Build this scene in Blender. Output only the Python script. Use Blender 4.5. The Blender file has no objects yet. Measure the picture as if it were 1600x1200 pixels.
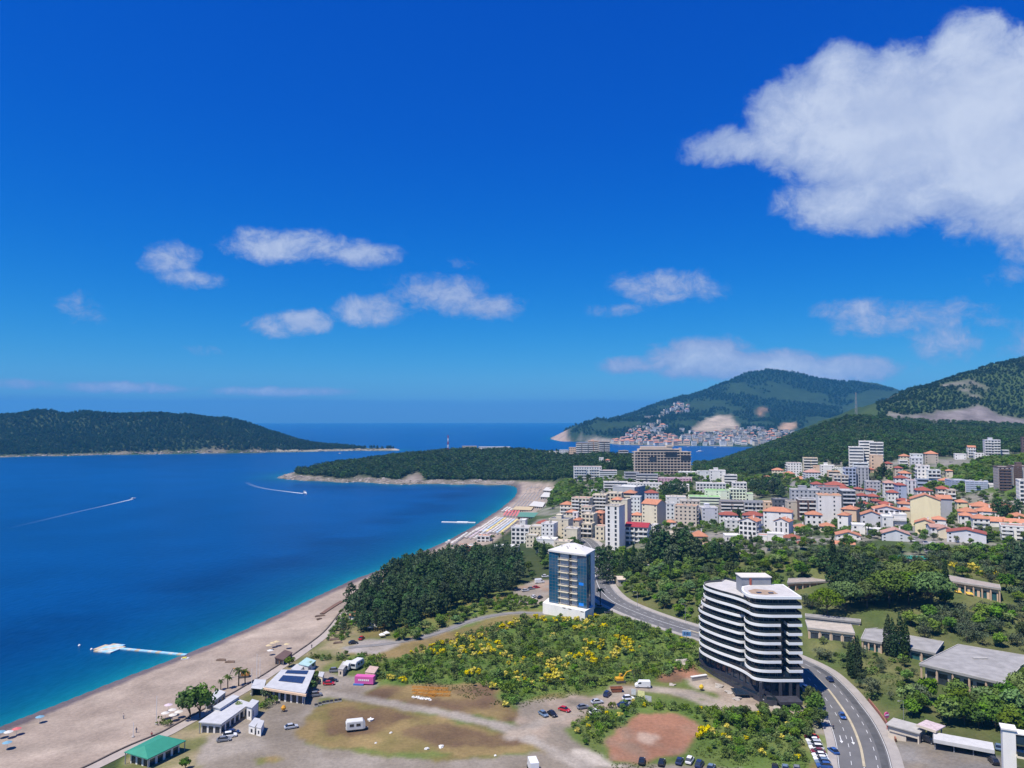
import bpy, bmesh, math, random
import numpy as np
from mathutils import Vector, Matrix
# ------------------------------------------------------------------ camera
F, CX, CY = 1150.0, 800.0, 600.0          # focal length in photograph pixels (1600 x 1200)
CAMZ = 100.0
HAZE = 7.5e-5
PITCH = math.atan((654.6 - 600.0) / F)    # eye level at pixel row 654.6
scene = bpy.context.scene
col = scene.collection
cam_d = bpy.data.cameras.new('camera')
cam_d.sensor_width = 36.0
cam_d.lens = 36.0 * F / 1600.0
cam_d.clip_start = 1.0
cam_d.clip_end = 60000.0
cam = bpy.data.objects.new('camera', cam_d)
cam.location = (0, 0, CAMZ)
cam.rotation_euler = (math.pi / 2 + PITCH, 0, 0)
col.objects.link(cam)
scene.camera = cam
# ------------------------------------------------------------------ light
SUN_EL = math.radians(63.0)
SUN_AZ = math.radians(229.0)              # clockwise from +Y (the view direction): sun behind the left shoulder
sun_dir = Vector((math.sin(SUN_AZ) * math.cos(SUN_EL), math.cos(SUN_AZ) * math.cos(SUN_EL), math.sin(SUN_EL)))
sd = bpy.data.lights.new('sun', 'SUN')
sd.energy = 4.9
sd.angle = math.radians(0.53)
sd.color = (1.0, 0.94, 0.85)
sun = bpy.data.objects.new('sun', sd)
sun.rotation_euler = sun_dir.to_track_quat('Z', 'Y').to_euler()
sun.location = (0, 0, 500)
col.objects.link(sun)
scene.view_settings.view_transform = 'Standard'
scene.view_settings.look = 'None'
scene.view_settings.exposure = 0.36
scene.view_settings.gamma = 1.0
scene.cycles.use_denoising = True
scene.cycles.max_bounces = 6
scene.cycles.diffuse_bounces = 2
scene.cycles.glossy_bounces = 3
scene.cycles.transmission_bounces = 4
scene.cycles.transparent_max_bounces = 8
scene.cycles.volume_bounces = 0
scene.cycles.caustics_reflective = False
scene.cycles.caustics_refractive = False
def pix_dir(u, v):
 """direction of a photograph pixel, scaled so that y (forward) = 1"""
 xc, zc = (u - CX) / F, (CY - v) / F
 c, s = math.cos(PITCH), math.sin(PITCH)
 y = c - s * zc
 return xc / y, 1.0, (s + c * zc) / y
def P(u, v, d):
 x, _, z = pix_dir(u, v)
 return Vector((x * d, d, CAMZ + z * d))
def PZ(u, v, z):
 x, _, dz = pix_dir(u, v)
 d = (z - CAMZ) / dz
 return Vector((x * d, d, z))
def to_pix(x, y, z):
 c, s = math.cos(PITCH), math.sin(PITCH)
 zz = z - CAMZ
 yc = c * y + s * zz
 zc = -s * y + c * zz
 return CX + F * x / yc, CY - F * zc / yc
# ------------------------------------------------------------------ node helpers
class NT:
 def __init__(s, tree):
  s.t = tree
  s.n = tree.nodes
  s.l = tree.links
 def node(s, kind, **kw):
  n = s.n.new(kind)
  for k, v in kw.items():
   setattr(n, k, v)
  return n
 def put(s, sock, val):
  if val is None:
   return
  if isinstance(val, bpy.types.NodeSocket):
   s.l.new(val, sock)
  else:
   try:
    sock.default_value = val
   except TypeError:
    sock.default_value = (*val, 1.0)
 def math(s, op, a, b=None, c=None, clamp=False):
  n = s.node('ShaderNodeMath', operation=op, use_clamp=clamp)
  for i, v in enumerate((a, b, c)):
   s.put(n.inputs[i], v)
  return n.outputs[0]
 def maprange(s, v, a, b, c=0.0, d=1.0, smooth=True):
  n = s.node('ShaderNodeMapRange', interpolation_type='SMOOTHSTEP' if smooth else 'LINEAR')
  for i, x in enumerate((v, a, b, c, d)):
   s.put(n.inputs[i], x)
  return n.outputs[0]
 def mix(s, fac, a, b, blend='MIX'):
  n = s.node('ShaderNodeMix', data_type='RGBA', blend_type=blend)
  s.put(n.inputs[0], fac)
  for i, x in ((6, a), (7, b)):
   if not isinstance(x, bpy.types.NodeSocket) and len(x) == 3:
    x = (*x, 1.0)
   s.put(n.inputs[i], x)
  return n.outputs[2]
 def noise(s, vec, scale, detail=4.0, rough=0.55, dist=0.0, dims='3D', w=None):
  n = s.node('ShaderNodeTexNoise', noise_dimensions=dims)
  if vec is not None:
   s.put(n.inputs['Vector'], vec)
  if w is not None:
   s.put(n.inputs['W'], w)
  n.inputs['Scale'].default_value = scale
  n.inputs['Detail'].default_value = detail
  n.inputs['Roughness'].default_value = rough
  n.inputs['Distortion'].default_value = dist
  return n.outputs[0]
 def ramp(s, fac, stops):
  n = s.node('ShaderNodeValToRGB')
  el = n.color_ramp.elements
  while len(el) < len(stops):
   el.new(0.5)
  for e, (p, c) in zip(el, stops):
   e.position = p
   e.color = (*c, 1.0)
  s.put(n.inputs[0], fac)
  return n.outputs[0]
# ------------------------------------------------------------------ sky
world = bpy.data.worlds.new('World')
scene.world = world
world.cycles.sampling_method = 'MANUAL'
world.cycles.sample_map_resolution = 256
world.use_nodes = True
W = NT(world.node_tree)
W.n.clear()
sky = W.node('ShaderNodeTexSky', sky_type='NISHITA')
sky.sun_disc = False
sky.sun_elevation = SUN_EL
sky.sun_rotation = SUN_AZ
sky.altitude = 100.0
sky.air_density = 1.0
sky.dust_density = 0.3
sky.ozone_density = 3.0
tc = W.node('ShaderNodeTexCoord')
sep = W.node('ShaderNodeSeparateXYZ')
W.l.new(tc.outputs['Generated'], sep.inputs[0])
dx, dy, dz = sep.outputs
az = W.math('ARCTAN2', dx, dy)
el = W.math('ARCSINE', dz)
# a polarised, strongly coloured clear sky: the same grading in every direction
skyc = W.node('ShaderNodeHueSaturation')
skyc.inputs['Hue'].default_value = 0.5
skyc.inputs['Saturation'].default_value = 1.5
skyc.inputs['Value'].default_value = 0.9
W.l.new(sky.outputs[0], skyc.inputs['Color'])
sky_col = W.mix(1.0, skyc.outputs[0], (0.5, 0.86, 1.2), 'MULTIPLY')
sp = W.node('ShaderNodeSeparateColor')
W.l.new(sky_col, sp.inputs[0])
sc3 = W.node('ShaderNodeCombineColor')
W.put(sc3.inputs[0], W.math('MULTIPLY', W.math('POWER', W.math('MULTIPLY', sp.outputs[0], 0.1), 1.6), 17.0))
W.put(sc3.inputs[1], W.math('MULTIPLY', sp.outputs[1], 0.92))
W.put(sc3.inputs[2], W.math('MULTIPLY', W.math('POWER', W.math('MULTIPLY', sp.outputs[2], 0.1), 0.55), 9.3))
sky_col = sc3.outputs[0]
# clouds: ellipses on the sky sphere (azimuth, elevation), broken up by noise
ce = W.node('ShaderNodeCombineXYZ')
W.put(ce.inputs[0], az)
W.put(ce.inputs[1], el)
cc = W.node('ShaderNodeCombineXYZ')
W.put(cc.inputs[0], az)
W.put(cc.inputs[1], W.math('MULTIPLY', el, 1.25))
wv = W.node('ShaderNodeTexNoise')
W.l.new(cc.outputs[0], wv.inputs['Vector'])
wv.inputs['Scale'].default_value = 14.0
wv.inputs['Detail'].default_value = 3.0
wp = W.node('ShaderNodeVectorMath', operation='MULTIPLY_ADD')
W.l.new(wv.outputs['Color'], wp.inputs[0])
wp.inputs[1].default_value = (.05, .05, .05)
W.l.new(cc.outputs[0], wp.inputs[2])
cw = wp.outputs[0]
n1 = W.noise(cw, 7.5, 8.0, 0.66, 0.0)
of = W.node('ShaderNodeVectorMath', operation='ADD')
W.l.new(cw, of.inputs[0])
of.inputs[1].default_value = (-0.03, 0.035, 0.0)
n1b = W.noise(of.outputs[0], 7.5, 4.0, 0.6, 0.0)
n2 = W.noise(cw, 30.0, 5.0, 0.7)
n3 = W.noise(cc.outputs[0], 3.0, 2.0, 0.5)
def azel(u, v):
 x, y, z = pix_dir(u, v)
 return math.atan2(x, y), math.atan2(z, math.hypot(x, y))
# (u, v, half width, half height, weight) in photograph pixels
CLOUDS = [
 (1420, 205, 270, 150, 1.25), (1560, 215, 230, 190, 1.3), (1280, 190, 160, 105, 1.05), (1140, 228, 95, 40, 0.72), (1215, 160, 60, 45, .7),
 (1395, 300, 240, 75, 0.95), (1510, 95, 100, 90, 0.9), (1310, 110, 70, 50, 0.8), (1700, 260, 260, 190, 1.2),
 (455, 385, 120, 36, 0.78), (560, 397, 75, 24, 0.62), (262, 405, 60, 34, 0.62), (290, 435, 60, 22, 0.55), (130, 480, 50, 30, 0.42),
 (580, 487, 75, 34, 0.8), (480, 503, 60, 22, 0.72), (420, 512, 40, 22, 0.5), (690, 458, 95, 40, 0.72), (760, 478, 70, 28, 0.66),
 (720, 410, 40, 16, 0.4), (1040, 447, 120, 34, 0.6), (960, 485, 60, 16, 0.42),
 (1100, 562, 120, 42, 0.9), (1190, 575, 120, 36, 0.95), (1310, 580, 140, 30, 0.66), (985, 570, 60, 20, 0.62),
 (1430, 498, 170, 34, 0.72), (1335, 485, 80, 26, 0.62), (1480, 530, 90, 44, 0.5), (1560, 505, 70, 22, 0.55), (1640, 520, 150, 60, 0.6),
 (320, 548, 60, 12, 0.33), (30, 600, 90, 12, 0.7), (200, 606, 160, 12, 0.75), (430, 612, 140, 10, 0.65),
 (1580, 430, 60, 22, 0.4), (1600, 370, 90, 24, 0.4),
]
dens = None
CLOUDS = [(u, v, a, b, w * (2.0 if v < 320 and u > 1000 else 1.8 if v > 520 and u > 900 else 1.35)) for u, v, a, b, w in CLOUDS]
def add_cloud(a0, e0, ra, rb, wt):
 global dens
 q = W.node('ShaderNodeVectorMath', operation='MULTIPLY_ADD')
 W.l.new(ce.outputs[0], q.inputs[0])
 q.inputs[1].default_value = (1 / ra, 1 / rb, 0)
 q.inputs[2].default_value = (-a0 / ra, -e0 / rb, 0)
 dt = W.node('ShaderNodeVectorMath', operation='DOT_PRODUCT')
 W.l.new(q.outputs[0], dt.inputs[0])
 W.l.new(q.outputs[0], dt.inputs[1])
 v = W.math('MULTIPLY_ADD', dt.outputs['Value'], -wt, wt)
 dens = v if dens is None else W.math('SMOOTH_MAX', dens, v, 0.25)
for u, v, hw, hh, wt in CLOUDS:
 a0, e0 = azel(u, v)
 a1, _ = azel(u + hw, v)
 _, e1 = azel(u, v - hh)
 add_cloud(a0, e0, abs(a1 - a0), abs(e1 - e0), wt)
rnd = random.Random(5)
for i in range(8):      # the same fair-weather cumulus goes on round the rest of the sky
 add_cloud(math.radians(rnd.choice((-1, 1)) * rnd.uniform(60, 175)), math.radians(rnd.uniform(6, 32)),
     rnd.uniform(0.08, 0.25), rnd.uniform(0.03, 0.08), rnd.uniform(0.6, 1.1))
shape = W.math('ADD', dens, W.math('MULTIPLY', W.math('SUBTRACT', n1, 0.5), 2.4))
shape = W.math('ADD', shape, W.math('MULTIPLY', W.math('SUBTRACT', n2, 0.5), 0.9))
alpha = W.maprange(shape, 0.1, 1.05)
alpha = W.math('MULTIPLY', alpha, 0.93)
core = W.maprange(W.math('ADD', shape, W.math('MULTIPLY', W.math('SUBTRACT', n3, 0.5), 1.6)), 0.3, 2.0)
lit = W.maprange(W.math('SUBTRACT', n1, n1b), -0.2, 0.2)  # cloud light and shade painted from noise offset towards the sun
cloud_col = W.mix(core, (2.9, 3.9, 6.8), W.mix(lit, (5.0, 5.9, 8.0), (6.6, 7.4, 9.0)))
final = W.mix(alpha, sky_col, cloud_col)
# distant stratus just over the sea horizon
sn = W.node('ShaderNodeCombineXYZ')
W.put(sn.inputs[0], W.math('MULTIPLY', az, 0.35))
W.put(sn.inputs[1], W.math('MULTIPLY', el, 3.0))
nb = W.noise(sn.outputs[0], 8.0, 4.0, 0.6)
top = W.math('ADD', 0.0255, W.math('MULTIPLY', W.math('SUBTRACT', nb, 0.5), 0.02))
band = W.maprange(W.math('SUBTRACT', el, top), -0.006, 0.004, 0.55, 0.0)
final = W.mix(band, final, (1.25, 2.3, 5.0))
bg = W.node('ShaderNodeBackground')
W.put(bg.inputs['Color'], final)
bg.inputs['Strength'].default_value = 0.076
wo = W.node('ShaderNodeOutputWorld')
W.l.new(bg.outputs[0], wo.inputs['Surface'])
# ------------------------------------------------------------------ object helpers
def tag(o, label=None, cat=None, group=None, kind=None):
 if label:
  o['label'] = label
 if cat:
  o['category'] = cat
 if group:
  o['group'] = group
 if kind:
  o['kind'] = kind
 return o
def empty(name, loc=(0, 0, 0), rz=0.0, label=None, cat=None, group=None):
 o = bpy.data.objects.new(name, None)
 o.empty_display_size = 0.5
 o.location = loc
 o.rotation_euler = (0, 0, rz)
 col.objects.link(o)
 return tag(o, label, cat, group)
def link_mesh(name, me, parent=None, loc=(0, 0, 0), rz=0.0, scale=None):
 o = bpy.data.objects.new(name, me)
 o.location = loc
 o.rotation_euler = (0, 0, rz)
 if scale is not None:
  o.scale = scale
 if parent is not None:
  o.parent = parent
 col.objects.link(o)
 return o
class MB:
 """collects faces, builds one mesh object"""
 def __init__(s):
  s.v, s.f, s.m = [], [], []
 def add(s, verts, faces, mi=0):
  b = len(s.v)
  s.v.extend([tuple(p) for p in verts])
  s.f.extend([tuple(i + b for i in f) for f in faces])
  s.m.extend([mi] * len(faces))
 def quad(s, a, b, c, d, mi=0):
  s.add((a, b, c, d), ((0, 1, 2, 3),), mi)
 def box(s, x0, x1, y0, y1, z0, z1, mi=0):
  s.add([(x0, y0, z0), (x1, y0, z0), (x1, y1, z0), (x0, y1, z0), (x0, y0, z1), (x1, y0, z1), (x1, y1, z1), (x0, y1, z1)],
     [(0, 3, 2, 1), (4, 5, 6, 7), (0, 1, 5, 4), (1, 2, 6, 5), (2, 3, 7, 6), (3, 0, 4, 7)], mi)
 def prism(s, poly, z0, z1, mi=0, top=True, bottom=True, mi_top=None):
  n = len(poly)
  v = [(p[0], p[1], z0) for p in poly] + [(p[0], p[1], z1) for p in poly]
  f = [(i, (i + 1) % n, n + (i + 1) % n, n + i) for i in range(n)]
  s.add(v, f, mi)
  if top:
   s.add(v[n:], [tuple(range(n))], mi if mi_top is None else mi_top)
  if bottom:
   s.add(v[:n], [tuple(reversed(range(n)))], mi)
 def tube(s, pts, r, seg=6, mi=0, r2=None):
  pts = [Vector(p) for p in pts]
  rings = []
  for i, p in enumerate(pts):
   d = (pts[min(i + 1, len(pts) - 1)] - pts[max(i - 1, 0)]).normalized()
   q = d.to_track_quat('Z', 'Y')
   rr = r if r2 is None else r + (r2 - r) * i / (len(pts) - 1)
   rings.append([p + q @ Vector((rr * math.cos(a), rr * math.sin(a), 0)) for a in [2 * math.pi * k / seg for k in range(seg)]])
  v = [q for rg in rings for q in rg]
  f = [(i * seg + k, i * seg + (k + 1) % seg, (i + 1) * seg + (k + 1) % seg, (i + 1) * seg + k)
     for i in range(len(pts) - 1) for k in range(seg)]
  f.append(tuple(reversed(range(seg))))
  f.append(tuple(len(v) - seg + k for k in range(seg)))
  s.add(v, f, mi)
 def lathe(s, prof, seg=10, cx=0, cy=0, mi=0):
  v, f = [], []
  for r, z in prof:
   for k in range(seg):
    a = 2 * math.pi * k / seg
    v.append((cx + r * math.cos(a), cy + r * math.sin(a), z))
  for i in range(len(prof) - 1):
   for k in range(seg):
    f.append((i * seg + k, i * seg + (k + 1) % seg, (i + 1) * seg + (k + 1) % seg, (i + 1) * seg + k))
  f.append(tuple(reversed(range(seg))))
  f.append(tuple(len(v) - seg + k for k in range(seg)))
  s.add(v, f, mi)
 def mesh(s, name, mats, smooth=False):
  me = bpy.data.meshes.new(name)
  me.from_pydata(s.v, [], s.f)
  for m in (mats if isinstance(mats, (list, tuple)) else [mats]):
   me.materials.append(m)
  if any(s.m):
   me.polygons.foreach_set('material_index', s.m)
  if smooth:
   me.polygons.foreach_set('use_smooth', [True] * len(s.f))
  me.update()
  return me
 def build(s, name, mats, parent=None, smooth=False, loc=(0, 0, 0), rz=0.0):
  return link_mesh(name, s.mesh(name, mats, smooth), parent, loc, rz)
def np_mesh(name, verts, faces, mats, smooth=False):
 me = bpy.data.meshes.new(name)
 verts = np.asarray(verts, dtype=np.float32)
 faces = np.asarray(faces, dtype=np.int32)
 n, k = faces.shape
 me.vertices.add(len(verts))
 me.vertices.foreach_set('co', verts.ravel())
 me.loops.add(n * k)
 me.loops.foreach_set('vertex_index', faces.ravel())
 me.polygons.add(n)
 me.polygons.foreach_set('loop_start', np.arange(0, n * k, k, dtype=np.int32))
 if smooth:
  me.polygons.foreach_set('use_smooth', np.ones(n, dtype=bool))
 for m in mats:
  me.materials.append(m)
 me.update(calc_edges=True)
 return me
def copy_tree(o, parent=None):
 c = o.copy()
 col.objects.link(c)
 c.parent = parent
 for ch in o.children:
  copy_tree(ch, c)
 return c
# ------------------------------------------------------------------ materials
MATS = {}
def mat(name, color, rough=0.8, var=0.12, scale=0.6, metallic=0.0, bump=0.0, bscale=3.0, spec=0.3, obj_var=0.0, streak=False, emis=None):
 """a procedural surface: base colour with mottling, optional fine relief and per-object variation"""
 if name in MATS:
  return MATS[name]
 m = bpy.data.materials.new(name)
 m.use_nodes = True
 T = NT(m.node_tree)
 b = T.n['Principled BSDF']
 tcn = T.node('ShaderNodeTexCoord')
 vec = tcn.outputs['Object']
 if streak:
  mp = T.node('ShaderNodeMapping')
  mp.inputs['Scale'].default_value = (1.0, 1.0, 0.25)
  T.l.new(vec, mp.inputs[0])
  vec = mp.outputs[0]
 n = T.noise(vec, scale, 5.0, 0.6)
 f = T.maprange(n, 0.25, 0.75, 1.0 - var, 1.0 + var, False)
 if obj_var:
  oi = T.node('ShaderNodeObjectInfo')
  f = T.math('MULTIPLY', f, T.maprange(oi.outputs['Random'], 0, 1, 1 - obj_var, 1 + obj_var, False))
 cmb = T.node('ShaderNodeCombineColor')
 for i in range(3):
  T.put(cmb.inputs[i], T.math('MULTIPLY', f, color[i]))
 T.l.new(cmb.outputs[0], b.inputs['Base Color'])
 b.inputs['Roughness'].default_value = rough
 b.inputs['Metallic'].default_value = metallic
 b.inputs['Specular IOR Level'].default_value = spec
 if bump:
  bn = T.node('ShaderNodeBump')
  bn.inputs['Strength'].default_value = bump
  bn.inputs['Distance'].default_value = 0.1
  T.put(bn.inputs['Height'], T.noise(tcn.outputs['Object'], bscale, 4.0, 0.6))
  T.l.new(bn.outputs[0], b.inputs['Normal'])
 MATS[name] = m
 return m
# ------------------------------------------------------------------ noise on arrays
def _hash(ix, iy, seed):
 h = (ix.astype(np.int64) * 374761393 + iy.astype(np.int64) * 668265263 + seed * 1442695041) & 0xFFFFFFFF
 h = ((h ^ (h >> 13)) * 1274126177) & 0xFFFFFFFF
 return ((h ^ (h >> 16)) & 0xFFFF) / 65535.0
def vnoise(x, y, seed=0):
 x = np.asarray(x, float)
 y = np.asarray(y, float)
 ix, iy = np.floor(x), np.floor(y)
 fx, fy = x - ix, y - iy
 fx, fy = fx * fx * (3 - 2 * fx), fy * fy * (3 - 2 * fy)
 ix, iy = ix.astype(np.int64), iy.astype(np.int64)
 a, b = _hash(ix, iy, seed), _hash(ix + 1, iy, seed)
 c, d = _hash(ix, iy + 1, seed), _hash(ix + 1, iy + 1, seed)
 return (a * (1 - fx) + b * fx) * (1 - fy) + (c * (1 - fx) + d * fx) * fy
def fbm(x, y, seed=0, octv=4):
 t, a, s = 0, 0.5, 0
 for i in range(octv):
  t = t + a * vnoise(x * 2 ** i, y * 2 ** i, seed + i * 17)
  s += a
  a *= 0.5
 return t / s
def in_poly(px, py, poly):
 px = np.asarray(px, float)
 py = np.asarray(py, float)
 r = np.zeros(px.shape, bool)
 n = len(poly)
 for i in range(n):
  x1, y1 = poly[i]
  x2, y2 = poly[(i + 1) % n]
  if y1 == y2:
   continue
  c = ((y1 > py) != (y2 > py)) & (px < (x2 - x1) * (py - y1) / (y2 - y1) + x1)
  r ^= c
 return r
def seg_dist(px, py, line, closed=False):
 px = np.asarray(px, float)
 py = np.asarray(py, float)
 best = np.full(px.shape, 1e12)
 tpos = np.zeros(px.shape)
 n = len(line)
 for i in range(n if closed else n - 1):
  x1, y1 = line[i][0], line[i][1]
  x2, y2 = line[(i + 1) % n][0], line[(i + 1) % n][1]
  dx_, dy_ = x2 - x1, y2 - y1
  L = dx_ * dx_ + dy_ * dy_ + 1e-9
  t = np.clip(((px - x1) * dx_ + (py - y1) * dy_) / L, 0, 1)
  d = (px - x1 - t * dx_) ** 2 + (py - y1 - t * dy_) ** 2
  b = d < best
  best = np.where(b, d, best)
  tpos = np.where(b, i + t, tpos)
 return np.sqrt(best), tpos
def smooth_line(pts, n=6):
 """Catmull-Rom through the points"""
 pts = [np.array(p, float) for p in pts]
 q = [2 * pts[0] - pts[1]] + pts + [2 * pts[-1] - pts[-2]]
 out = []
 for i in range(1, len(q) - 2):
  for k in range(n):
   t = k / n
   out.append(0.5 * ((2 * q[i]) + (q[i + 1] - q[i - 1]) * t + (2 * q[i - 1] - 5 * q[i] + 4 * q[i + 1] - q[i + 2]) * t * t
         + (3 * q[i] - q[i - 1] - 3 * q[i + 1] + q[i + 2]) * t ** 3))
 out.append(pts[-1])
 return [tuple(p) for p in out]
# ------------------------------------------------------------------ the lie of the land
def px_line(pts, z=0.0):
 return [(p.x, p.y) for p in (PZ(u, v, z) for u, v in pts)]
beach_px = [(-420, 1330), (-200, 1226), (-100, 1180), (0, 1135), (100, 1096), (200, 1056), (300, 1018), (400, 976), (500, 929), (550, 906), (600, 888),
   (650, 866), (700, 844), (740, 822), (780, 796), (802, 778), (810, 767), (806, 760)]
cape_px = [(790, 757), (765, 758), (740, 756), (715, 757.5), (690, 755.5), (660, 756), (630, 757), (600, 755.5), (560, 752.5), (535, 754), (505, 751.5), (480, 751), (455, 749), (436, 747.2)]
coast = px_line(beach_px) + px_line(cape_px)
coast += [(P(446, 742, 1330).x, 1330), (P(490, 730, 1440).x, 1440), (P(560, 722, 1570).x, 1570), (P(660, 715, 1650).x, 1650), (P(760, 712, 1660).x, 1660),
    (P(850, 710, 1600).x, 1600), (P(930, 712, 1500).x, 1500), (P(1000, 715, 1400).x, 1400), (P(1060, 720, 1370).x, 1370), (P(1110, 724, 1400).x, 1400),
    (P(1140, 724, 1600).x, 1600), (P(1170, 712, 2000).x, 2000), (P(1220, 705, 2350).x, 2350)]
coast += px_line([(1245, 699.5), (1200, 698.5), (1160, 698), (1120, 697), (1080, 696.5), (1040, 696), (1000, 695.5), (970, 694.5), (950, 692.5), (925, 690.5), (900, 690), (878, 689.5), (864, 686.5), (861, 684)])
coast += [(P(866, 680, 4050).x, 4050), (P(880, 675, 4700).x, 4700), (P(960, 675, 6000).x, 6000), (1500, 7800), (3000, 9000)]
land_poly = coast + [(12000, 9000), (12000, -300), (-40, -300), (-90, 60), (-140, 140)]
isle_near = [(-500, 722), (-300, 719), (-150, 716.5), (0, 714.5), (60, 712.5), (100, 712.5), (160, 710.5), (230, 710), (300, 708.5), (380, 708), (430, 706.5), (470, 706), (520, 704.8), (560, 704), (600, 704.3), (626, 703.6)]
isle = px_line(isle_near)
isle += [(P(622, 700, 2420).x, 2420), (P(560, 700, 2470).x, 2470), (P(500, 698, 2620).x, 2620), (P(420, 690, 2800).x, 2800), (P(200, 690, 2900).x, 2900),
    (P(-100, 690, 2900).x, 2900), (P(-500, 690, 2700).x, 2700)]
# road centre line (photograph pixel, height)
road_px = [(1385, 1330, 4.0), (1362, 1250, 4.0), (1352, 1200, 4.0), (1345, 1165, 4.0), (1331, 1130, 4.1), (1312, 1100, 4.4), (1288, 1070, 5.0), (1258, 1045, 5.8),
    (1200, 1020, 6.6), (1140, 1003, 7.2), (1085, 987, 7.6), (1030, 970, 8.0), (985, 953, 8.3), (955, 938, 8.5), (938, 921, 8.8), (931, 903, 9.1), (930, 885, 9.4), (930, 868, 9.7), (921, 851, 10), (905, 838, 10.2), (893, 825, 10.4)]
road_c = []
for u, v, z in road_px:
 p = PZ(u, v, z)
 road_c.append((p.x, p.y, z))
road_c = smooth_line(road_c, 8)
ROAD_W = 14.0
ctl = []
def cz(z, *pts):
 for u, v in pts:
  p = PZ(u, v, z)
  ctl.append((p.x, p.y, z))
def cd(*pts):
 for u, v, d in pts:
  p = P(u, v, d)
  ctl.append((p.x, p.y, p.z))
for x_, y_ in coast[::2] + isle[::2]:
 ctl.append((x_, y_, 0.0))
prom_px = [(60, 1234), (138, 1198), (195, 1170), (248, 1148), (280, 1131), (370, 1081), (418, 1052), (445, 1034), (485, 1006), (510, 985), (540, 948), (556, 930)]
cz(2.6, *prom_px[::2])
cz(3, (640, 890), (720, 856), (770, 838), (830, 795), (862, 765))
cz(4, (350, 1160), (250, 1230), (700, 1230), (1250, 1180), (1330, 1195), (1000, 1230))
cz(4.3, (560, 1140), (560, 1060), (470, 1040), (700, 1180), (1000, 1190), (1170, 1100))
cz(5, (800, 1100), (600, 985), (680, 1010), (1000, 1100), (1310, 1100), (880, 1080))
cz(6, (760, 1030), (720, 960), (1080, 1040), (880, 1030), (1400, 1130), (1570, 1195), (1700, 1230))
cz(7, (850, 965), (980, 1000), (760, 900), (840, 900), (1440, 1090))
cz(8, (900, 955), (940, 930), (1080, 985), (1380, 1040), (1530, 1070))
cz(9, (935, 880), (840, 870))
cz(6, (800, 850), (850, 820))
cz(12, (1300, 990), (1010, 915), (1400, 1000), (1560, 1010))
cz(13, (1100, 945), (1000, 890), (1200, 960))
cz(17, (1350, 960), (1450, 965), (1580, 975), (1250, 925), (1100, 895))
cz(21, (1280, 905), (1200, 892), (1360, 915), (1480, 935), (1580, 945))
cz(26, (1300, 882), (1400, 890), (1500, 905), (1600, 910))
cz(20, (1100, 862), (1030, 855))
cz(31, (1400, 860), (1500, 868), (1600, 875), (1330, 855), (1250, 855))
cd((965, 862, 511), (1000, 820, 590), (900, 815, 610), (1060, 830, 540), (1180, 822, 540), (1250, 828, 510), (1350, 822, 500), (1480, 825, 460), (1580, 825, 440),
  (1600, 800, 480), (1500, 795, 540), (1400, 795, 560), (1300, 795, 600), (1180, 795, 660), (1100, 790, 690), (1020, 780, 720), (940, 770, 780), (900, 765, 860),
  (1250, 765, 740), (1350, 765, 700), (1450, 762, 680), (1530, 748, 610), (1600, 735, 600), (1600, 760, 540), (1250, 745, 860), (1350, 732, 720), (1400, 735, 720), (1480, 722, 830), (1550, 716, 850),
  (900, 752, 900), (960, 748, 880), (1035, 742, 860), (1130, 752, 860), (1180, 748, 880))
# the wooded cape and its ridge
cd((870, 748, 1020), (820, 745, 1200), (760, 745, 1200), (700, 742, 1215), (640, 748, 1195), (560, 744, 1195), (500, 745, 1210), (462, 744.5, 1225),
  (520, 734, 1290), (580, 722, 1340), (640, 714, 1370), (700, 709, 1390), (760, 707, 1400), (820, 708, 1390), (870, 712, 1330), (920, 714, 1230), (960, 716, 1150), (985, 720, 1080),
  (900, 730, 1100), (830, 725, 1280), (720, 726, 1290), (1060, 735, 1050), (1110, 730, 1150))
# wooded hill on the right
cd((1150, 719, 1250), (1200, 698, 1330), (1270, 672, 1330), (1330, 649, 1330), (1365, 655, 1350), (1390, 660, 1380), (1450, 664, 1400), (1520, 668, 1400), (1600, 672, 1400),
  (1700, 668, 1400), (1200, 735, 950), (1280, 715, 980), (1380, 700, 1000), (1450, 700, 980), (1600, 700, 960), (1300, 690, 1150), (1420, 682, 1200), (1560, 686, 1150), (1700, 700, 800),
  (1530, 730, 700), (1600, 715, 720), (1350, 680, 1600), (1250, 690, 1700))
# rock cutting and the ridge above it
cd((1392, 648, 1480), (1450, 655, 1480), (1530, 662, 1470), (1600, 664, 1470), (1700, 660, 1470),
  (1395, 635, 1530), (1450, 640, 1530), (1520, 636, 1540), (1600, 650, 1530), (1700, 640, 1540),
  (1405, 623, 1640), (1440, 609, 1720), (1480, 594, 1790), (1520, 580, 1850), (1560, 567, 1900), (1600, 555, 1950), (1680, 530, 2050), (1850, 490, 2200), (2100, 480, 2300),
  (1520, 615, 1660), (1600, 610, 1700), (1700, 600, 1700), (1560, 640, 2500), (1800, 600, 2900), (1420, 660, 2200))
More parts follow.
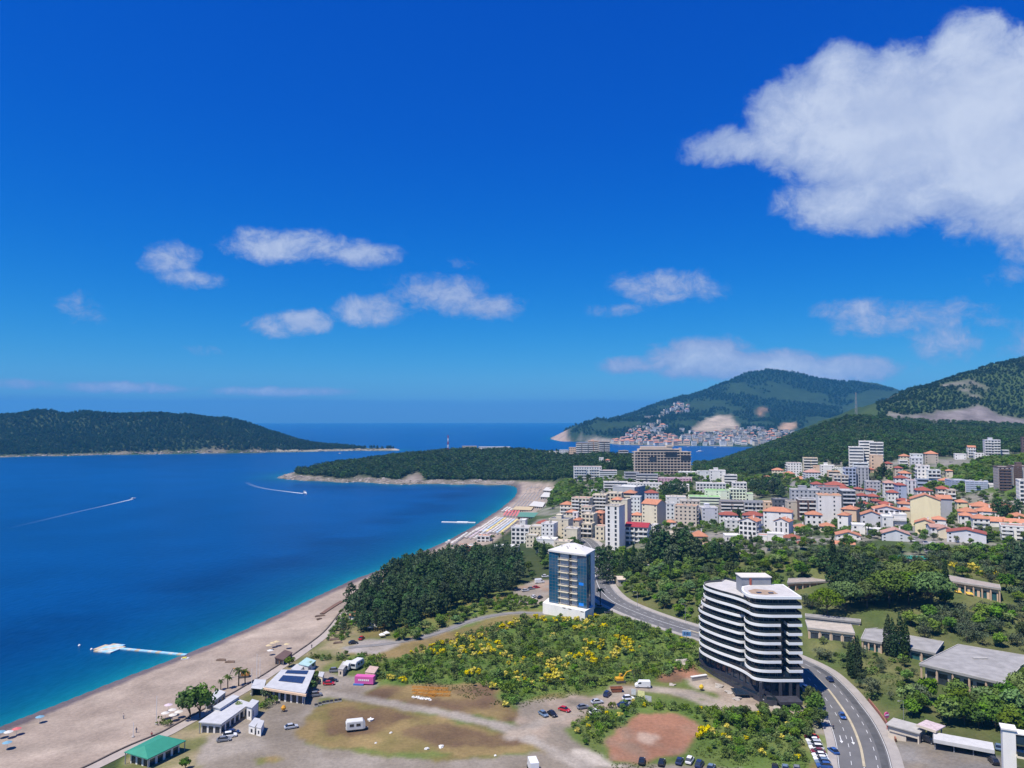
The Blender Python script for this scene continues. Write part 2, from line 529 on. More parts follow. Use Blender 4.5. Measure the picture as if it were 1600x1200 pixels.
# far mountain and town slope
cd((1205, 577, 4500), (1170, 588, 4420), (1130, 604, 4300), (1090, 621, 4150), (1060, 633, 4000), (1030, 645, 3850), (1000, 655, 3700), (960, 660, 3550), (930, 660, 3480), (900, 661, 3420), (880, 665, 3380), (868, 673, 3340),
  (1240, 588, 4600), (1275, 596, 4650), (1310, 599, 4700), (1340, 597, 4700), (1370, 602, 4650), (1400, 612, 4600), (1430, 622, 4600), (1500, 640, 4500),
  (1150, 645, 3700), (1250, 652, 3600), (1350, 645, 3700), (1100, 676, 3100), (1180, 682, 3050), (1240, 690, 2950), (1020, 684, 3000), (1060, 660, 3350), (980, 680, 3100), (940, 684, 3200), (1200, 620, 4100), (1300, 630, 4100), (1110, 648, 3600),
  (1250, 640, 5600), (1000, 665, 5200), (1500, 650, 6000), (1800, 640, 6000))
# island
for u, v, d in [(-300, 662, 2350), (-100, 660, 2380), (0, 652, 2400), (55, 650, 2400), (100, 652, 2420), (150, 647, 2430), (200, 647.5, 2450), (260, 650, 2480), (320, 655, 2500), (360, 658, 2500), (400, 672, 2480), (430, 682, 2450),
    (470, 692, 2430), (520, 697, 2430), (545, 699, 2430), (0, 690, 2150), (100, 690, 2150), (200, 690, 2170), (300, 688, 2200), (370, 692, 2220), (200, 665, 2750), (0, 668, 2700)]:
 cd((u, v, d))
C = np.array(ctl)
def rbf_fit(C, lam=0.4):
 D = np.hypot(C[:, None, 0] - C[None, :, 0], C[:, None, 1] - C[None, :, 1])
 n = len(C)
 A = np.zeros((n + 3, n + 3))
 A[:n, :n] = D - lam * np.eye(n)
 A[:n, n] = 1
 A[:n, n + 1:] = C[:, :2] / 1000
 A[n:, :n] = A[:n, n:].T
 b = np.zeros(n + 3)
 b[:n] = C[:, 2]
 return np.linalg.solve(A, b)
RW = rbf_fit(C)
def rbf(x, y):
 out = RW[len(C)] + RW[len(C) + 1] * x / 1000 + RW[len(C) + 2] * y / 1000
 for i in range(len(C)):
  out = out + RW[i] * np.hypot(x - C[i, 0], y - C[i, 1])
 return out
# camera-centred fan grid: fine close by, coarse far away
AZ0, AZ1 = math.radians(-52), math.radians(52)
NA = 440
ang = np.linspace(AZ0, AZ1, NA)
rad = np.concatenate([np.exp(np.arange(math.log(120), math.log(720), 0.0052)), np.exp(np.arange(math.log(720), math.log(9000), 0.0115))])
NR = len(rad)
LR = np.log(rad)
AA, RR = np.meshgrid(ang, rad)
GX, GY = RR * np.sin(AA), RR * np.cos(AA)
def land_sdf(x, y):
 d1, _ = seg_dist(x, y, coast)
 d2, _ = seg_dist(x, y, isle, True)
 ins = in_poly(x, y, land_poly) | in_poly(x, y, isle)
 d = np.minimum(d1, d2)
 return np.where(ins, d, -d)
SD = land_sdf(GX, GY)
h = rbf(GX, GY)
# broken ground: stronger on the hills
rough = np.clip((h - 25) / 60, 0, 1)
h = h + rough * ((fbm(GX / 160, GY / 160, 3, 5) - 0.5) * 34 + (fbm(GX / 40, GY / 40, 9, 3) - 0.5) * 10) * np.clip(RR / 1800, 0.25, 1.5)
h = h + (fbm(GX / 25, GY / 25, 21, 3) - 0.5) * 0.7 * np.clip(SD / 60, 0, 1)
rocky = (GY > 1000)
lim = np.where(rocky, SD * 0.6, SD * 0.075 + np.maximum(SD - 50, 0) * 0.6)
hl = np.minimum(np.maximum(h, 1.2), np.maximum(lim, 0.0) + 0.02)
hl = np.where(rocky & (SD < 30), np.maximum(hl, np.minimum(SD * 0.35, 5) * (0.4 + 1.2 * fbm(GX / 14, GY / 14, 5, 3))), hl)
HZ = np.where(SD > 0, hl, -0.15 - np.minimum(-SD * 0.06, 12))
# road bed
rd, rt = seg_dist(GX, GY, road_c)
ri = np.clip(rt, 0, len(road_c) - 1.001)
rz_arr = np.array([p[2] for p in road_c])
rzz = rz_arr[ri.astype(int)] * (1 - (ri % 1)) + rz_arr[ri.astype(int) + 1] * (ri % 1)
wgt = np.clip((rd - 10.5) / 9.0, 0, 1)
HZ = np.where(SD > 3, (rzz - .12) * (1 - wgt) + HZ * wgt, HZ)
def H(x, y):
 a = np.arctan2(x, y)
 r = np.hypot(x, y)
 fa = np.clip((a - AZ0) / (AZ1 - AZ0) * (NA - 1), 0, NA - 1.001)
 fr = np.clip(np.interp(np.log(np.maximum(r, 1)), LR, np.arange(NR)), 0, NR - 1.001)
 ia, ir = fa.astype(int) if hasattr(fa, 'astype') else int(fa), fr.astype(int) if hasattr(fr, 'astype') else int(fr)
 ta, tr = fa - ia, fr - ir
 return (HZ[ir, ia] * (1 - ta) + HZ[ir, ia + 1] * ta) * (1 - tr) + (HZ[ir + 1, ia] * (1 - ta) + HZ[ir + 1, ia + 1] * ta) * tr
def Hs(x, y):
 return float(H(np.float64(x), np.float64(y)))
_ds = np.exp(np.linspace(math.log(150), math.log(8000), 1600))
def G(u, v, dmin=150.0):
 """where the line of sight through a pixel meets the ground (or the sea)"""
 x, _, z = pix_dir(u, v)
 ds = _ds[_ds >= dmin]
 zz = np.maximum(H(x * ds, ds), 0.0)
 below = CAMZ + z * ds < zz
 i = int(np.argmax(below)) if below.any() else len(ds) - 1
 if i > 0:
  a, b = ds[i - 1], ds[i]
  for _ in range(12):
   m = (a + b) / 2
   if CAMZ + z * m < max(Hs(x * m, m), 0.0):
    b = m
   else:
    a = m
  d = b
 else:
  d = ds[0]
 return Vector((x * d, d, max(Hs(x * d, d), 0.0)))
# ------------------------------------------------------------------ ground colour zones
UU, VV = to_pix(GX, GY, HZ)
wob = 1.0 / np.clip(GY / 260, 0.7, 6)
UN = UU + (fbm(GX / 7, GY / 7, 31, 4) - 0.5) * 34 * wob
VN = VV + (fbm(GX / 7, GY / 7, 57, 4) - 0.5) * 16 * wob
colr = np.zeros(GX.shape + (3,))
def zone(poly, c, c2=None, sc=9.0, seed=1, soft=True, extra=None):
 m = in_poly(UN if soft else UU, VN if soft else VV, poly)
 if extra is not None:
  m &= extra
 if c2 is None:
  colr[m] = c
 else:
  t = np.clip((fbm(GX / sc, GY / sc, seed, 4) - 0.36) / 0.28, 0, 1)[..., None]
  cc_ = np.array(c) * (1 - t) + np.array(c2) * t
  colr[m] = cc_[m]
SAND, SAND2 = (0.345, 0.28, 0.225), (0.295, 0.235, 0.188)
GRAVEL, GRAVEL2 = (0.27, 0.235, 0.195), (0.21, 0.178, 0.14)
DRY, DRY2 = (0.235, 0.17, 0.075), (0.165, 0.135, 0.05)
BROWN = (0.13, 0.083, 0.05)
GRASS, GRASS2 = (0.085, 0.135, 0.028), (0.115, 0.15, 0.04)
FLOOR, FLOOR2 = (0.032, 0.05, 0.018), (0.05, 0.066, 0.024)
ROCK, ROCK2 = (0.33, 0.28, 0.24), (0.13, 0.105, 0.09)
URBAN, URBAN2 = (0.24, 0.22, 0.19), (0.06, 0.09, 0.03)
RED, RED2 = (0.29, 0.145, 0.09), (0.25, 0.165, 0.115)
BIG = [(-900, 560), (2600, 560), (2600, 1700), (-900, 1700)]
zone(BIG, FLOOR, FLOOR2, 30, 2)
# town ground
zone([(820, 852), (850, 780), (870, 752), (1000, 742), (1200, 742), (1300, 715), (1700, 700), (1700, 880), (1240, 872), (1000, 862), (940, 880)], URBAN, URBAN2, 14, 3, extra=GY < 1000)
zone([(930, 960), (940, 890), (1000, 858), (1240, 868), (1700, 870), (1700, 1300), (1330, 1300), (1270, 1080), (1100, 1000)], (0.072, 0.098, 0.03), (0.125, 0.128, 0.05), 9, 4, extra=GY < 520)
zone([(1510, 760), (1480, 735), (1560, 715), (1640, 700), (1640, 790)], FLOOR, GRASS, 20, 6, extra=GY < 900)
# meadow and scrub in the foreground
zone([(60, 1300), (250, 1130), (440, 1030), (545, 945), (620, 930), (830, 900), (1000, 940), (1100, 1000), (1300, 1110), (1320, 1300)], GRASS2, DRY2, 10, 7, extra=GY < 420)
zone([(560, 1060), (600, 1030), (690, 1010), (760, 985), (850, 962), (1000, 965), (1090, 1000), (1100, 1048), (1000, 1062), (940, 1078), (850, 1085), (800, 1108), (770, 1070), (640, 1075)], (0.075, 0.125, 0.025), (0.115, 0.155, 0.035), 8, 8)
zone([(540, 1022), (610, 1002), (700, 988), (770, 968), (850, 960), (760, 992), (700, 1006), (620, 1030)], DRY, DRY2, 8, 9)
zone([(880, 1140), (900, 1115), (960, 1095), (1060, 1090), (1130, 1100), (1255, 1130), (1270, 1230), (950, 1210)], GRASS, GRASS2, 8, 10)
zone([(460, 1155), (470, 1110), (520, 1095), (590, 1098), (700, 1122), (790, 1148), (850, 1180), (700, 1180), (540, 1170)], DRY, DRY2, 9, 11)
zone([(505, 1130), (520, 1108), (590, 1106), (660, 1120), (620, 1128), (560, 1150), (510, 1150)], BROWN, (0.18, 0.12, 0.06), 8, 12)
zone([(630, 1150), (660, 1132), (720, 1135), (800, 1150), (840, 1170), (760, 1165), (690, 1168)], BROWN, (0.17, 0.115, 0.06), 8, 13)
zone([(570, 1085), (600, 1072), (680, 1070), (760, 1066), (780, 1090), (800, 1112), (860, 1090), (840, 1110), (800, 1122), (700, 1114), (620, 1098)], DRY, BROWN, 9, 14)
zone([(800, 1120), (810, 1098), (870, 1090), (930, 1088), (960, 1070), (1000, 1078), (975, 1100), (900, 1120), (890, 1140), (920, 1175), (880, 1190), (820, 1150)], (0.33, 0.26, 0.2), GRAVEL2, 7, 15)
zone([(945, 1165), (965, 1140), (1000, 1114), (1050, 1116), (1085, 1128), (1096, 1140), (1080, 1152), (1070, 1168), (1055, 1182), (990, 1192), (950, 1186)], RED, RED2, 7, 16)
zone([(1000, 1140), (1030, 1150), (1010, 1162), (990, 1158)], (0.4, 0.29, 0.22), soft=True)
zone([(40, 1320), (250, 1146), (330, 1108), (440, 1036), (500, 1000), (540, 958), (566, 985), (560, 1010), (500, 1050), (440, 1092), (330, 1160), (318, 1320)], (0.25, 0.205, 0.12), (0.13, 0.135, 0.05), 7, 71, extra=GY < 420)
# gravel yard and tracks
zone([(300, 1320), (316, 1200), (322, 1150), (345, 1122), (380, 1120), (415, 1108), (432, 1082), (478, 1062), (500, 1052), (560, 1052), (590, 1075), (560, 1086), (500, 1092), (482, 1108), (462, 1150), (500, 1168), (560, 1180), (640, 1186), (720, 1185),
   (840, 1180), (900, 1180), (960, 1195), (1000, 1195), (1100, 1200), (1200, 1215), (1180, 1320)], GRAVEL, GRAVEL2, 11, 17)
zone([(930, 1178), (900, 1176), (880, 1176), (905, 1195), (940, 1200), (980, 1200)], (0.42, 0.37, 0.31))
zone([(395, 1186), (440, 1180), (450, 1188), (410, 1198)], GRASS2, DRY, 8, 18)
def stroke(px, w, c, c2=None, z=5.0, seed=19):
 ln = smooth_line([(p.x, p.y) for p in (G(u, v) for u, v in px)], 5)
 d, _ = seg_dist(GX, GY, ln)
 m = d + (fbm(GX / 5, GY / 5, seed, 3) - 0.5) * w * 0.5 < w / 2
 t = np.clip((fbm(GX / 6, GY / 6, seed, 4) - 0.36) / 0.28, 0, 1)[..., None]
 cc_ = np.array(c) * (1 - t) + np.array(c2 or c) * t
 colr[m] = cc_[m]
 return ln
stroke([(490, 1082), (540, 1088), (600, 1097), (660, 1108), (720, 1120), (780, 1134), (830, 1156), (880, 1182), (920, 1205)], 5.0, (0.33, 0.29, 0.245), GRAVEL, seed=20)
stroke([(800, 1150), (850, 1128), (900, 1112), (945, 1092), (975, 1080), (1020, 1076), (1070, 1082), (1110, 1092), (1150, 1108)], 5.0, (0.34, 0.28, 0.22), GRAVEL, seed=22)
stroke([(1020, 1076), (1060, 1085), (1100, 1098), (1150, 1115)], 4.0, (0.36, 0.3, 0.24), GRAVEL, seed=25)
path_ln = stroke([(545, 1012), (590, 1008), (640, 1000), (690, 987), (730, 972), (770, 962), (810, 957.5), (850, 958.5)], 4.5, (0.21, 0.2, 0.19), (0.25, 0.235, 0.215), seed=23)
zone([(545, 1020), (555, 1003), (600, 998), (625, 1000), (620, 1010), (580, 1022)], (0.3, 0.27, 0.245), GRAVEL, 8, 24)
zone([(1085, 1052), (1120, 1060), (1180, 1090), (1262, 1105), (1258, 1122), (1150, 1108), (1090, 1075), (1055, 1062)], (0.37, 0.31, 0.25), (0.27, 0.21, 0.16), 5, 25)
zone([(1030, 1058), (1050, 1044), (1085, 1040), (1092, 1056), (1060, 1068)], RED, BROWN, 5, 26)
zone([(795, 945), (800, 925), (840, 905), (870, 905), (862, 930), (850, 945)], (0.3, 0.21, 0.15), GRAVEL, 7, 27)
zone([(1380, 1200), (1390, 1160), (1420, 1150), (1580, 1190), (1620, 1260), (1400, 1260)], (0.2, 0.185, 0.17), GRAVEL2, 8, 28)
zone([(1310, 1180), (1290, 1110), (1270, 1120), (1262, 1200)], GRAVEL, GRASS2, 6, 29)
# beach: between the water and the promenade
bm_ = in_poly(UU, VV, beach_px + [(812, 752), (866, 755), (866, 768), (838, 800), (800, 826), (770, 848), (720, 862), (640, 892)] + prom_px[::-1] + [(-420, 1500)])
t = np.clip((fbm(GX / 16, GY / 9, 41, 5) - 0.36) / 0.28, 0, 1)[..., None]
colr[bm_] = (np.array(SAND) * (1 - t) + np.array(SAND2) * t)[bm_]
colr[bm_] *= (0.86 + 0.26 * fbm(SD / 3.0, GY / 45, 143, 4))[..., None][bm_]
wet = (SD > -3) & (SD < 4.5 + 3 * fbm(GX / 20, GY / 20, 43, 3)) & (GY < 1120)
colr[wet] = (0.12, 0.098, 0.105)
# rocky shores
rk = (SD > -2) & (SD < 9 + 14 * fbm(GX / 40, GY / 40, 44, 4)) & (GY > 1120) & (GY < 1500) & (GX < 40)
tt = np.clip((fbm(GX / 9, GY / 9, 46, 4) - 0.3) / 0.4, 0, 1)[..., None]
rockc = np.array(ROCK) * (1 - tt) + np.array(ROCK2) * tt
colr[rk] = rockc[rk]
rk2 = in_poly(UU, VV, [(620, 757), (635, 744), (655, 738), (662, 748), (650, 757)]) & (GY > 1000) & (GY < 1300)
colr[rk2] = rockc[rk2]
ri_ = (SD > -3) & (SD < 14 + 40 * np.clip(fbm(GX / 90, GY / 90, 47, 4) - 0.4, 0, 1)) & (GY > 1800) & (GX < 0)
colr[ri_] = (rockc * np.array((1.1, 1.05, 0.95)))[ri_]
spit = in_poly(UU, VV, [(430, 712), (430, 703), (640, 699), (640, 712)]) & (SD > -2) & (SD < 26) & (GX < 0)
colr[spit] = (0.46, 0.4, 0.32)
cap_r = in_poly(UU, VV, [(858, 690), (862, 680), (872, 670), (888, 668), (884, 678), (890, 692)]) & (GY > 3000)
colr[cap_r] = (0.36, 0.27, 0.21)
# the far slopes: scrub in patches, quarry and slips
far = (GY > 2700) & (GX > 0) & (SD > 25)
t = np.clip((fbm(GX / 260, GY / 260, 48, 5) - 0.40) / 0.22, 0, 1)[..., None]
fc = np.array((0.016, 0.034, 0.014)) * (1 - t) + np.array((0.028, 0.05, 0.018)) * t
colr[far & ~cap_r] = fc[far & ~cap_r]
fs = (GY > 2700) & (SD > 0) & (SD < 26) & (GX > 300)
colr[fs] = (0.4, 0.34, 0.28)
for pl, c in (([(1076, 672), (1090, 664), (1116, 650), (1140, 649), (1152, 662), (1156, 676), (1135, 668), (1120, 676)], (0.47, 0.38, 0.28)),
     ([(1180, 638), (1196, 636), (1200, 641), (1188, 642), (1192, 653), (1184, 645)], (0.45, 0.26, 0.15)),
     ([(1217, 672), (1222, 662), (1240, 660), (1244, 668), (1232, 674)], (0.45, 0.3, 0.19))):
 zone(pl, c, tuple(0.7 * k for k in c), 40, 49, soft=False, extra=far)
# rock cutting and bare patches on the near ridge
cutp = [(1384, 652), (1388, 642), (1410, 648), (1440, 645), (1490, 640), (1530, 630), (1546, 634), (1556, 648), (1610, 655), (1610, 665), (1540, 662), (1470, 660), (1420, 656)]
m = in_poly(UU, VV + (fbm(GX / 60, GY / 60, 50, 3) - 0.5) * 12, cutp) & (GY > 1300) & (GY < 1800)
cut_mask = m
colr[m] = (np.array((0.205, 0.18, 0.175)) * (0.55 + 0.7 * tt))[m]
ridge = (GY > 1380) & (GY < 2600) & (GX > 700) & ~m
bare = ridge & (fbm(GX / 55, GY / 55, 51, 5) > 0.75)
colr[ridge] = (np.array((0.03, 0.055, 0.018)) * (1 - t) + np.array((0.05, 0.078, 0.024)) * t)[ridge]
colr[bare] = (0.22, 0.19, 0.17)
# blur the zones a little, so that edges are not cut along the grid
k = colr.copy()
k[1:-1, 1:-1] = (colr[1:-1, 1:-1] * 2 + colr[:-2, 1:-1] + colr[2:, 1:-1] + colr[1:-1, :-2] + colr[1:-1, 2:]) / 6
colr = k
gm = bpy.data.materials.new('ground')
gm.use_nodes = True
T = NT(gm.node_tree)
b = T.n['Principled BSDF']
at = T.node('ShaderNodeAttribute', attribute_name='soil')
geo = T.node('ShaderNodeNewGeometry')
na = T.noise(geo.outputs['Position'], 0.9, 6.0, 0.65)
nb_ = T.noise(geo.outputs['Position'], 0.09, 5.0, 0.6)
nc_ = T.noise(geo.outputs['Position'], 0.018, 6.0, 0.7)
f = T.math('MULTIPLY', T.maprange(nc_, 0.25, 0.75, 0.7, 1.3, False), T.maprange(na, 0.2, 0.8, 0.74, 1.26, False))
f = T.math('MULTIPLY', f, T.maprange(nb_, 0.2, 0.8, 0.8, 1.2, False))
cm = T.node('ShaderNodeVectorMath', operation='SCALE')
T.l.new(at.outputs['Color'], cm.inputs[0])
T.put(cm.inputs['Scale'], f)
T.l.new(cm.outputs[0], b.inputs['Base Color'])
b.inputs['Roughness'].default_value = 0.95
b.inputs['Specular IOR Level'].default_value = 0.1
bn = T.node('ShaderNodeBump')
bn.inputs['Strength'].default_value = 0.6
bn.inputs['Distance'].default_value = 0.35
T.put(bn.inputs['Height'], T.noise(geo.outputs['Position'], 0.7, 6.0, 0.7))
T.l.new(bn.outputs[0], b.inputs['Normal'])
idx = np.arange(NR * NA).reshape(NR, NA)
quads = np.stack([idx[:-1, :-1], idx[:-1, 1:], idx[1:, 1:], idx[1:, :-1]], -1).reshape(-1, 4)
me = np_mesh('ground', np.stack([GX, GY, HZ], -1).reshape(-1, 3), quads, [gm], True)
ca = me.attributes.new('soil', 'FLOAT_COLOR', 'POINT')
ca.data.foreach_set('color', np.concatenate([colr.reshape(-1, 3), np.ones((NR * NA, 1))], 1).astype(np.float32).ravel())
tag(link_mesh('ground', me), kind='structure')
# ------------------------------------------------------------------ sea
sa = np.radians(np.concatenate([np.arange(-88, -52, 2.0), np.linspace(-52, 30, 330), np.arange(32, 89, 2.0)]))
sr = np.concatenate([np.exp(np.arange(math.log(90), math.log(1400), 0.009)), np.exp(np.arange(math.log(1400), math.log(18000), 0.03)), [18000.0]])
SA, SR = np.meshgrid(sa, sr)
SX, SY = SR * np.sin(SA), SR * np.cos(SA)
ssd = -land_sdf(SX, SY)
n_s = fbm(SX / 90, SY / 90, 61, 4)
sh = np.clip(ssd, 0, 400)
# shallow water over sand by the beach, deep blue farther out, darker beds of seagrass
shal = np.exp(-sh / 9.0) * (SY < 1150) + np.exp(-sh / 14.0) * (SY >= 1150) * 0.5
mid = np.exp(-(sh / 48.0) ** 1.6)
grass_bed = np.exp(-((sh - 85 - 45 * (n_s - 0.5)) / 34) ** 2) * np.clip((fbm(SX / 70, SY / 40, 63, 4) - 0.35) * 4, 0, 1) * (SX > -330) * (SY < 1150)
deep = np.array((0.0003, 0.039, 0.142))
deep2 = np.array((0.0005, 0.060, 0.215))
turq = np.array((0.005, 0.15, 0.185))
mids = np.array((0.0004, 0.070, 0.132))
tt = np.clip((fbm(SX / 420, SY / 420, 62, 4) - 0.35) / 0.3, 0, 1)[..., None]
farw = np.clip((SR - 250) / 900, 0, 1)[..., None]
sc_ = deep * (1 - 0.6 * farw - 0.25 * tt) + deep2 * (0.6 * farw + 0.25 * tt)
sc_ = sc_ * (1 - 0.75 * mid[..., None]) + mids * 0.75 * mid[..., None]
sc_ = sc_ * (1 - 0.6 * grass_bed[..., None]) + np.array((0.0003, 0.022, 0.088)) * 0.6 * grass_bed[..., None]
sc_ = sc_ * (1 - 0.9 * shal[..., None]) + turq * 0.9 * shal[..., None]
wm = bpy.data.materials.new('sea_water')
wm.use_nodes = True
T = NT(wm.node_tree)
b = T.n['Principled BSDF']
at = T.node('ShaderNodeAttribute', attribute_name='water')
geo = T.node('ShaderNodeNewGeometry')
mp = T.node('ShaderNodeMapping')
mp.inputs['Rotation'].default_value = (0, 0, 0.5)
mp.inputs['Scale'].default_value = (1.0, 0.45, 1.0)
T.l.new(geo.outputs['Position'], mp.inputs[0])
w1 = T.noise(mp.outputs[0], 0.30, 5.0, 0.6)
w2 = T.noise(geo.outputs['Position'], 0.012, 4.0, 0.55)
cm = T.node('ShaderNodeVectorMath', operation='SCALE')
T.l.new(at.outputs['Color'], cm.inputs[0])
T.put(cm.inputs['Scale'], T.math('MULTIPLY', T.maprange(w1, 0.3, 0.7, 0.9, 1.1, False), T.maprange(w2, 0.3, 0.7, 0.88, 1.12, False)))
T.l.new(cm.outputs[0], b.inputs['Base Color'])
b.inputs['Roughness'].default_value = 0.32
b.inputs['IOR'].default_value = 1.33
b.inputs['Specular IOR Level'].default_value = 0.12
bn = T.node('ShaderNodeBump')
bn.inputs['Strength'].default_value = 0.45
bn.inputs['Distance'].default_value = 0.6
T.put(bn.inputs['Height'], w1)
T.l.new(bn.outputs[0], b.inputs['Normal'])
ns, na_ = SX.shape
idx = np.arange(ns * na_).reshape(ns, na_)
quads = np.stack([idx[:-1, :-1], idx[:-1, 1:], idx[1:, 1:], idx[1:, :-1]], -1).reshape(-1, 4)
me = np_mesh('sea', np.stack([SX, SY, np.zeros_like(SX)], -1).reshape(-1, 3), quads, [wm], True)
ca = me.attributes.new('water', 'FLOAT_COLOR', 'POINT')
ca.data.foreach_set('color', np.concatenate([sc_.reshape(-1, 3), np.ones((ns * na_, 1))], 1).astype(np.float32).ravel())
tag(link_mesh('sea', me), kind='structure')
# ------------------------------------------------------------------ plants: meshes
def leaf_mat(name, c, var=0.35, trans=0.2, patch=0.35):
 m = bpy.data.materials.new(name)
 m.use_nodes = True
 T = NT(m.node_tree)
 T.n.clear()
 oi = T.node('ShaderNodeObjectInfo')
 tcn = T.node('ShaderNodeTexCoord')
 n = T.noise(tcn.outputs['Object'], 0.55, 3.0, 0.6)
 f = T.math('MULTIPLY', T.maprange(oi.outputs['Random'], 0, 1, 1 - var, 1 + var, False), T.maprange(n, 0.3, 0.7, 1 - patch, 1 + patch, False))
 hs = T.node('ShaderNodeHueSaturation')
 hs.inputs['Color'].default_value = (*c, 1)
 T.put(hs.inputs['Value'], f)
 rr = T.math('FRACT', T.math('MULTIPLY', oi.outputs['Random'], 7.31))
 T.put(hs.inputs['Hue'], T.maprange(rr, 0, 1, 0.478, 0.525, False) if patch > .3 else 0.5)
 T.put(hs.inputs['Saturation'], T.maprange(T.math('FRACT', T.math('MULTIPLY', oi.outputs['Random'], 3.17)), 0, 1, 0.8, 1.15, False))
 d = T.node('ShaderNodeBsdfDiffuse')
 t = T.node('ShaderNodeBsdfTranslucent')
 T.l.new(hs.outputs[0], d.inputs['Color'])
 T.l.new(hs.outputs[0], t.inputs['Color'])
 mx = T.node('ShaderNodeMixShader')
 mx.inputs[0].default_value = trans
 T.l.new(d.outputs[0], mx.inputs[1])
 T.l.new(t.outputs[0], mx.inputs[2])
 o = T.node('ShaderNodeOutputMaterial')
 T.l.new(mx.outputs[0], o.inputs['Surface'])
 return m
LM = {'pine': leaf_mat('pine_needles', (0.066, 0.110, 0.046), 0.3),
   'stone': leaf_mat('stone_pine_needles', (0.115, 0.18, 0.036), 0.2),
   'cypress': leaf_mat('cypress_leaves', (0.042, 0.076, 0.03), 0.2),
   'broad': leaf_mat('broad_leaves', (0.115, 0.188, 0.036), 0.45),
   'olive': leaf_mat('olive_leaves', (0.115, 0.150, 0.075), 0.25),
   'shrub': leaf_mat('shrub_leaves', (0.135, 0.205, 0.040), 0.45),
   'flower': leaf_mat('broom_flowers', (0.66, 0.545, 0.005), 0.15, 0.25, 0.2),
   'pink': leaf_mat('bougainvillea_flowers', (0.22, 0.03, 0.2), 0.1, 0.2, 0.2),
   'palm': leaf_mat('palm_leaves', (0.075, 0.10, 0.028), 0.15),
   'forest': leaf_mat('forest_leaves', (0.060, 0.104, 0.034), 0.45),
   'hill': leaf_mat('hill_leaves', (0.056, 0.098, 0.028), 0.45),
   'dark': leaf_mat('dark_forest_leaves', (0.036, 0.064, 0.026), 0.45)}  # darker green leaves for island, ridge and far mountain
BARK = mat('bark', (0.10, 0.075, 0.055), 0.9, 0.25, 2.0)
def leaves(seed, clumps, size, per_area, out_bias=0.75, jitter=0.22, cup=0.0):
 """leaf-sized quads over the surface of clump ellipsoids (x, y, z, rx, ry, rz)"""
 r = np.random.default_rng(seed)
 C_, N_ = [], []
 for (x, y, z, rx, ry, rz) in clumps:
  n = max(6, int(per_area * (rx * ry + rx * rz + ry * rz)))
  d = r.normal(size=(n, 3))
  d /= np.linalg.norm(d, axis=1)[:, None]
  d = d[(d[:, 2] > -0.75)]
  rad_ = 1 - jitter * r.random((len(d), 1)) ** 1.5 + 0.1 * r.random((len(d), 1))
  C_.append(np.array((x, y, z)) + d * rad_ * np.array((rx, ry, rz)))
  nn = d / np.array((rx, ry, rz))
  N_.append(nn / np.linalg.norm(nn, axis=1)[:, None])
 C_ = np.concatenate(C_)
 N_ = np.concatenate(N_)
 nr = r.normal(size=N_.shape)
 nr /= np.linalg.norm(nr, axis=1)[:, None]
 N_ = N_ * out_bias + nr * (1 - out_bias)
 N_ /= np.linalg.norm(N_, axis=1)[:, None]
 a = np.cross(N_, r.normal(size=N_.shape))
 a /= np.linalg.norm(a, axis=1)[:, None]
 b_ = np.cross(N_, a)
 s = size * (0.6 + 0.8 * r.random((len(C_), 1)))
 a, b_ = a * s * 0.5, b_ * s * 0.5 * (0.6 + 0.4 * r.random((len(C_), 1)))
 V = np.stack([C_ - a - b_ * 0.6, C_ + a * 0.4 - b_, C_ + a + b_ * 0.5, C_ - a * 0.5 + b_], 1).reshape(-1, 3)
 Fq = np.arange(len(V)).reshape(-1, 4)
 return V, Fq
def trunk_mesh(name, h, r0, r1, limbs, seed):
 rr = random.Random(seed)
 m = MB()
 pts = [(0, 0, -0.6)]
 for i in range(1, 4):
  pts.append((rr.uniform(-.04, .04) * h, rr.uniform(-.04, .04) * h, h * i / 3))
 m.tube(pts, r0, 6, r2=r1)
 for (x, y, z, zs) in limbs:
  m.tube([(0, 0, zs), (x * .5, y * .5, zs + (z - zs) * .6), (x, y, z)], r1 * .75, 5, r2=r1 * .3)
 return m.mesh(name, BARK, True)
SPECIES = {}
def species(key, variants):
 SPECIES[key] = variants     # list of (trunk mesh or None, [(part name, mesh)])
def mk_pine(seed):
 r = random.Random(seed)
 h = 12.0
 cl = []
 lean = r.uniform(-.4, .4)
 for i in range(26):
  t = (i + r.random()) / 26
  z = 2.6 + t * 9.0
  R = 3.3 * (1 - t ** 2.2) ** 0.6 * r.uniform(0.7, 1.1) + 0.2
  a = i * 2.4 + r.uniform(-.5, .5)
  s = r.uniform(0.95, 1.45) * (1.2 - 0.4 * t)
  cl.append((R * math.cos(a) * .78 + lean * t, R * math.sin(a) * .78, z, s * 1.15, s * 1.15, s * .62))
 cl.append((lean, 0, 11.6, .5, .5, 1.0))
 V, Fq = leaves(seed, cl, 0.7, 9.5, 0.66)
 tr = trunk_mesh('trunk', 11.0, .24, .06, [(c[0] * .8, c[1] * .8, c[2], max(1.5, c[2] - 1)) for c in cl[:10]], seed)
 return tr, [('crown', np_mesh('crown', V, Fq, [LM['pine']]))]
def mk_stone(seed):
 r = random.Random(seed)
 cl = []
 for i in range(46):
  a = i * 2.399
  R = 5.3 * math.sqrt((i + .5) / 46)
  z = 6.0 + 3.6 * (1 - (R / 5.9) ** 2) + r.uniform(-.3, .3)
  s = r.uniform(1.15, 1.6)
  cl.append((R * math.cos(a), R * math.sin(a), z, s * 1.1, s * 1.1, s * .9))
 V, Fq = leaves(seed, cl, 0.6, 10.0, 0.74)
 lim = [(c[0] * .85, c[1] * .85, c[2] - .6, 3.4 + r.random()) for c in cl[8::4]]
 return trunk_mesh('trunk', 6.0, .36, .2, lim, seed), [('crown', np_mesh('crown', V, Fq, [LM['stone']]))]
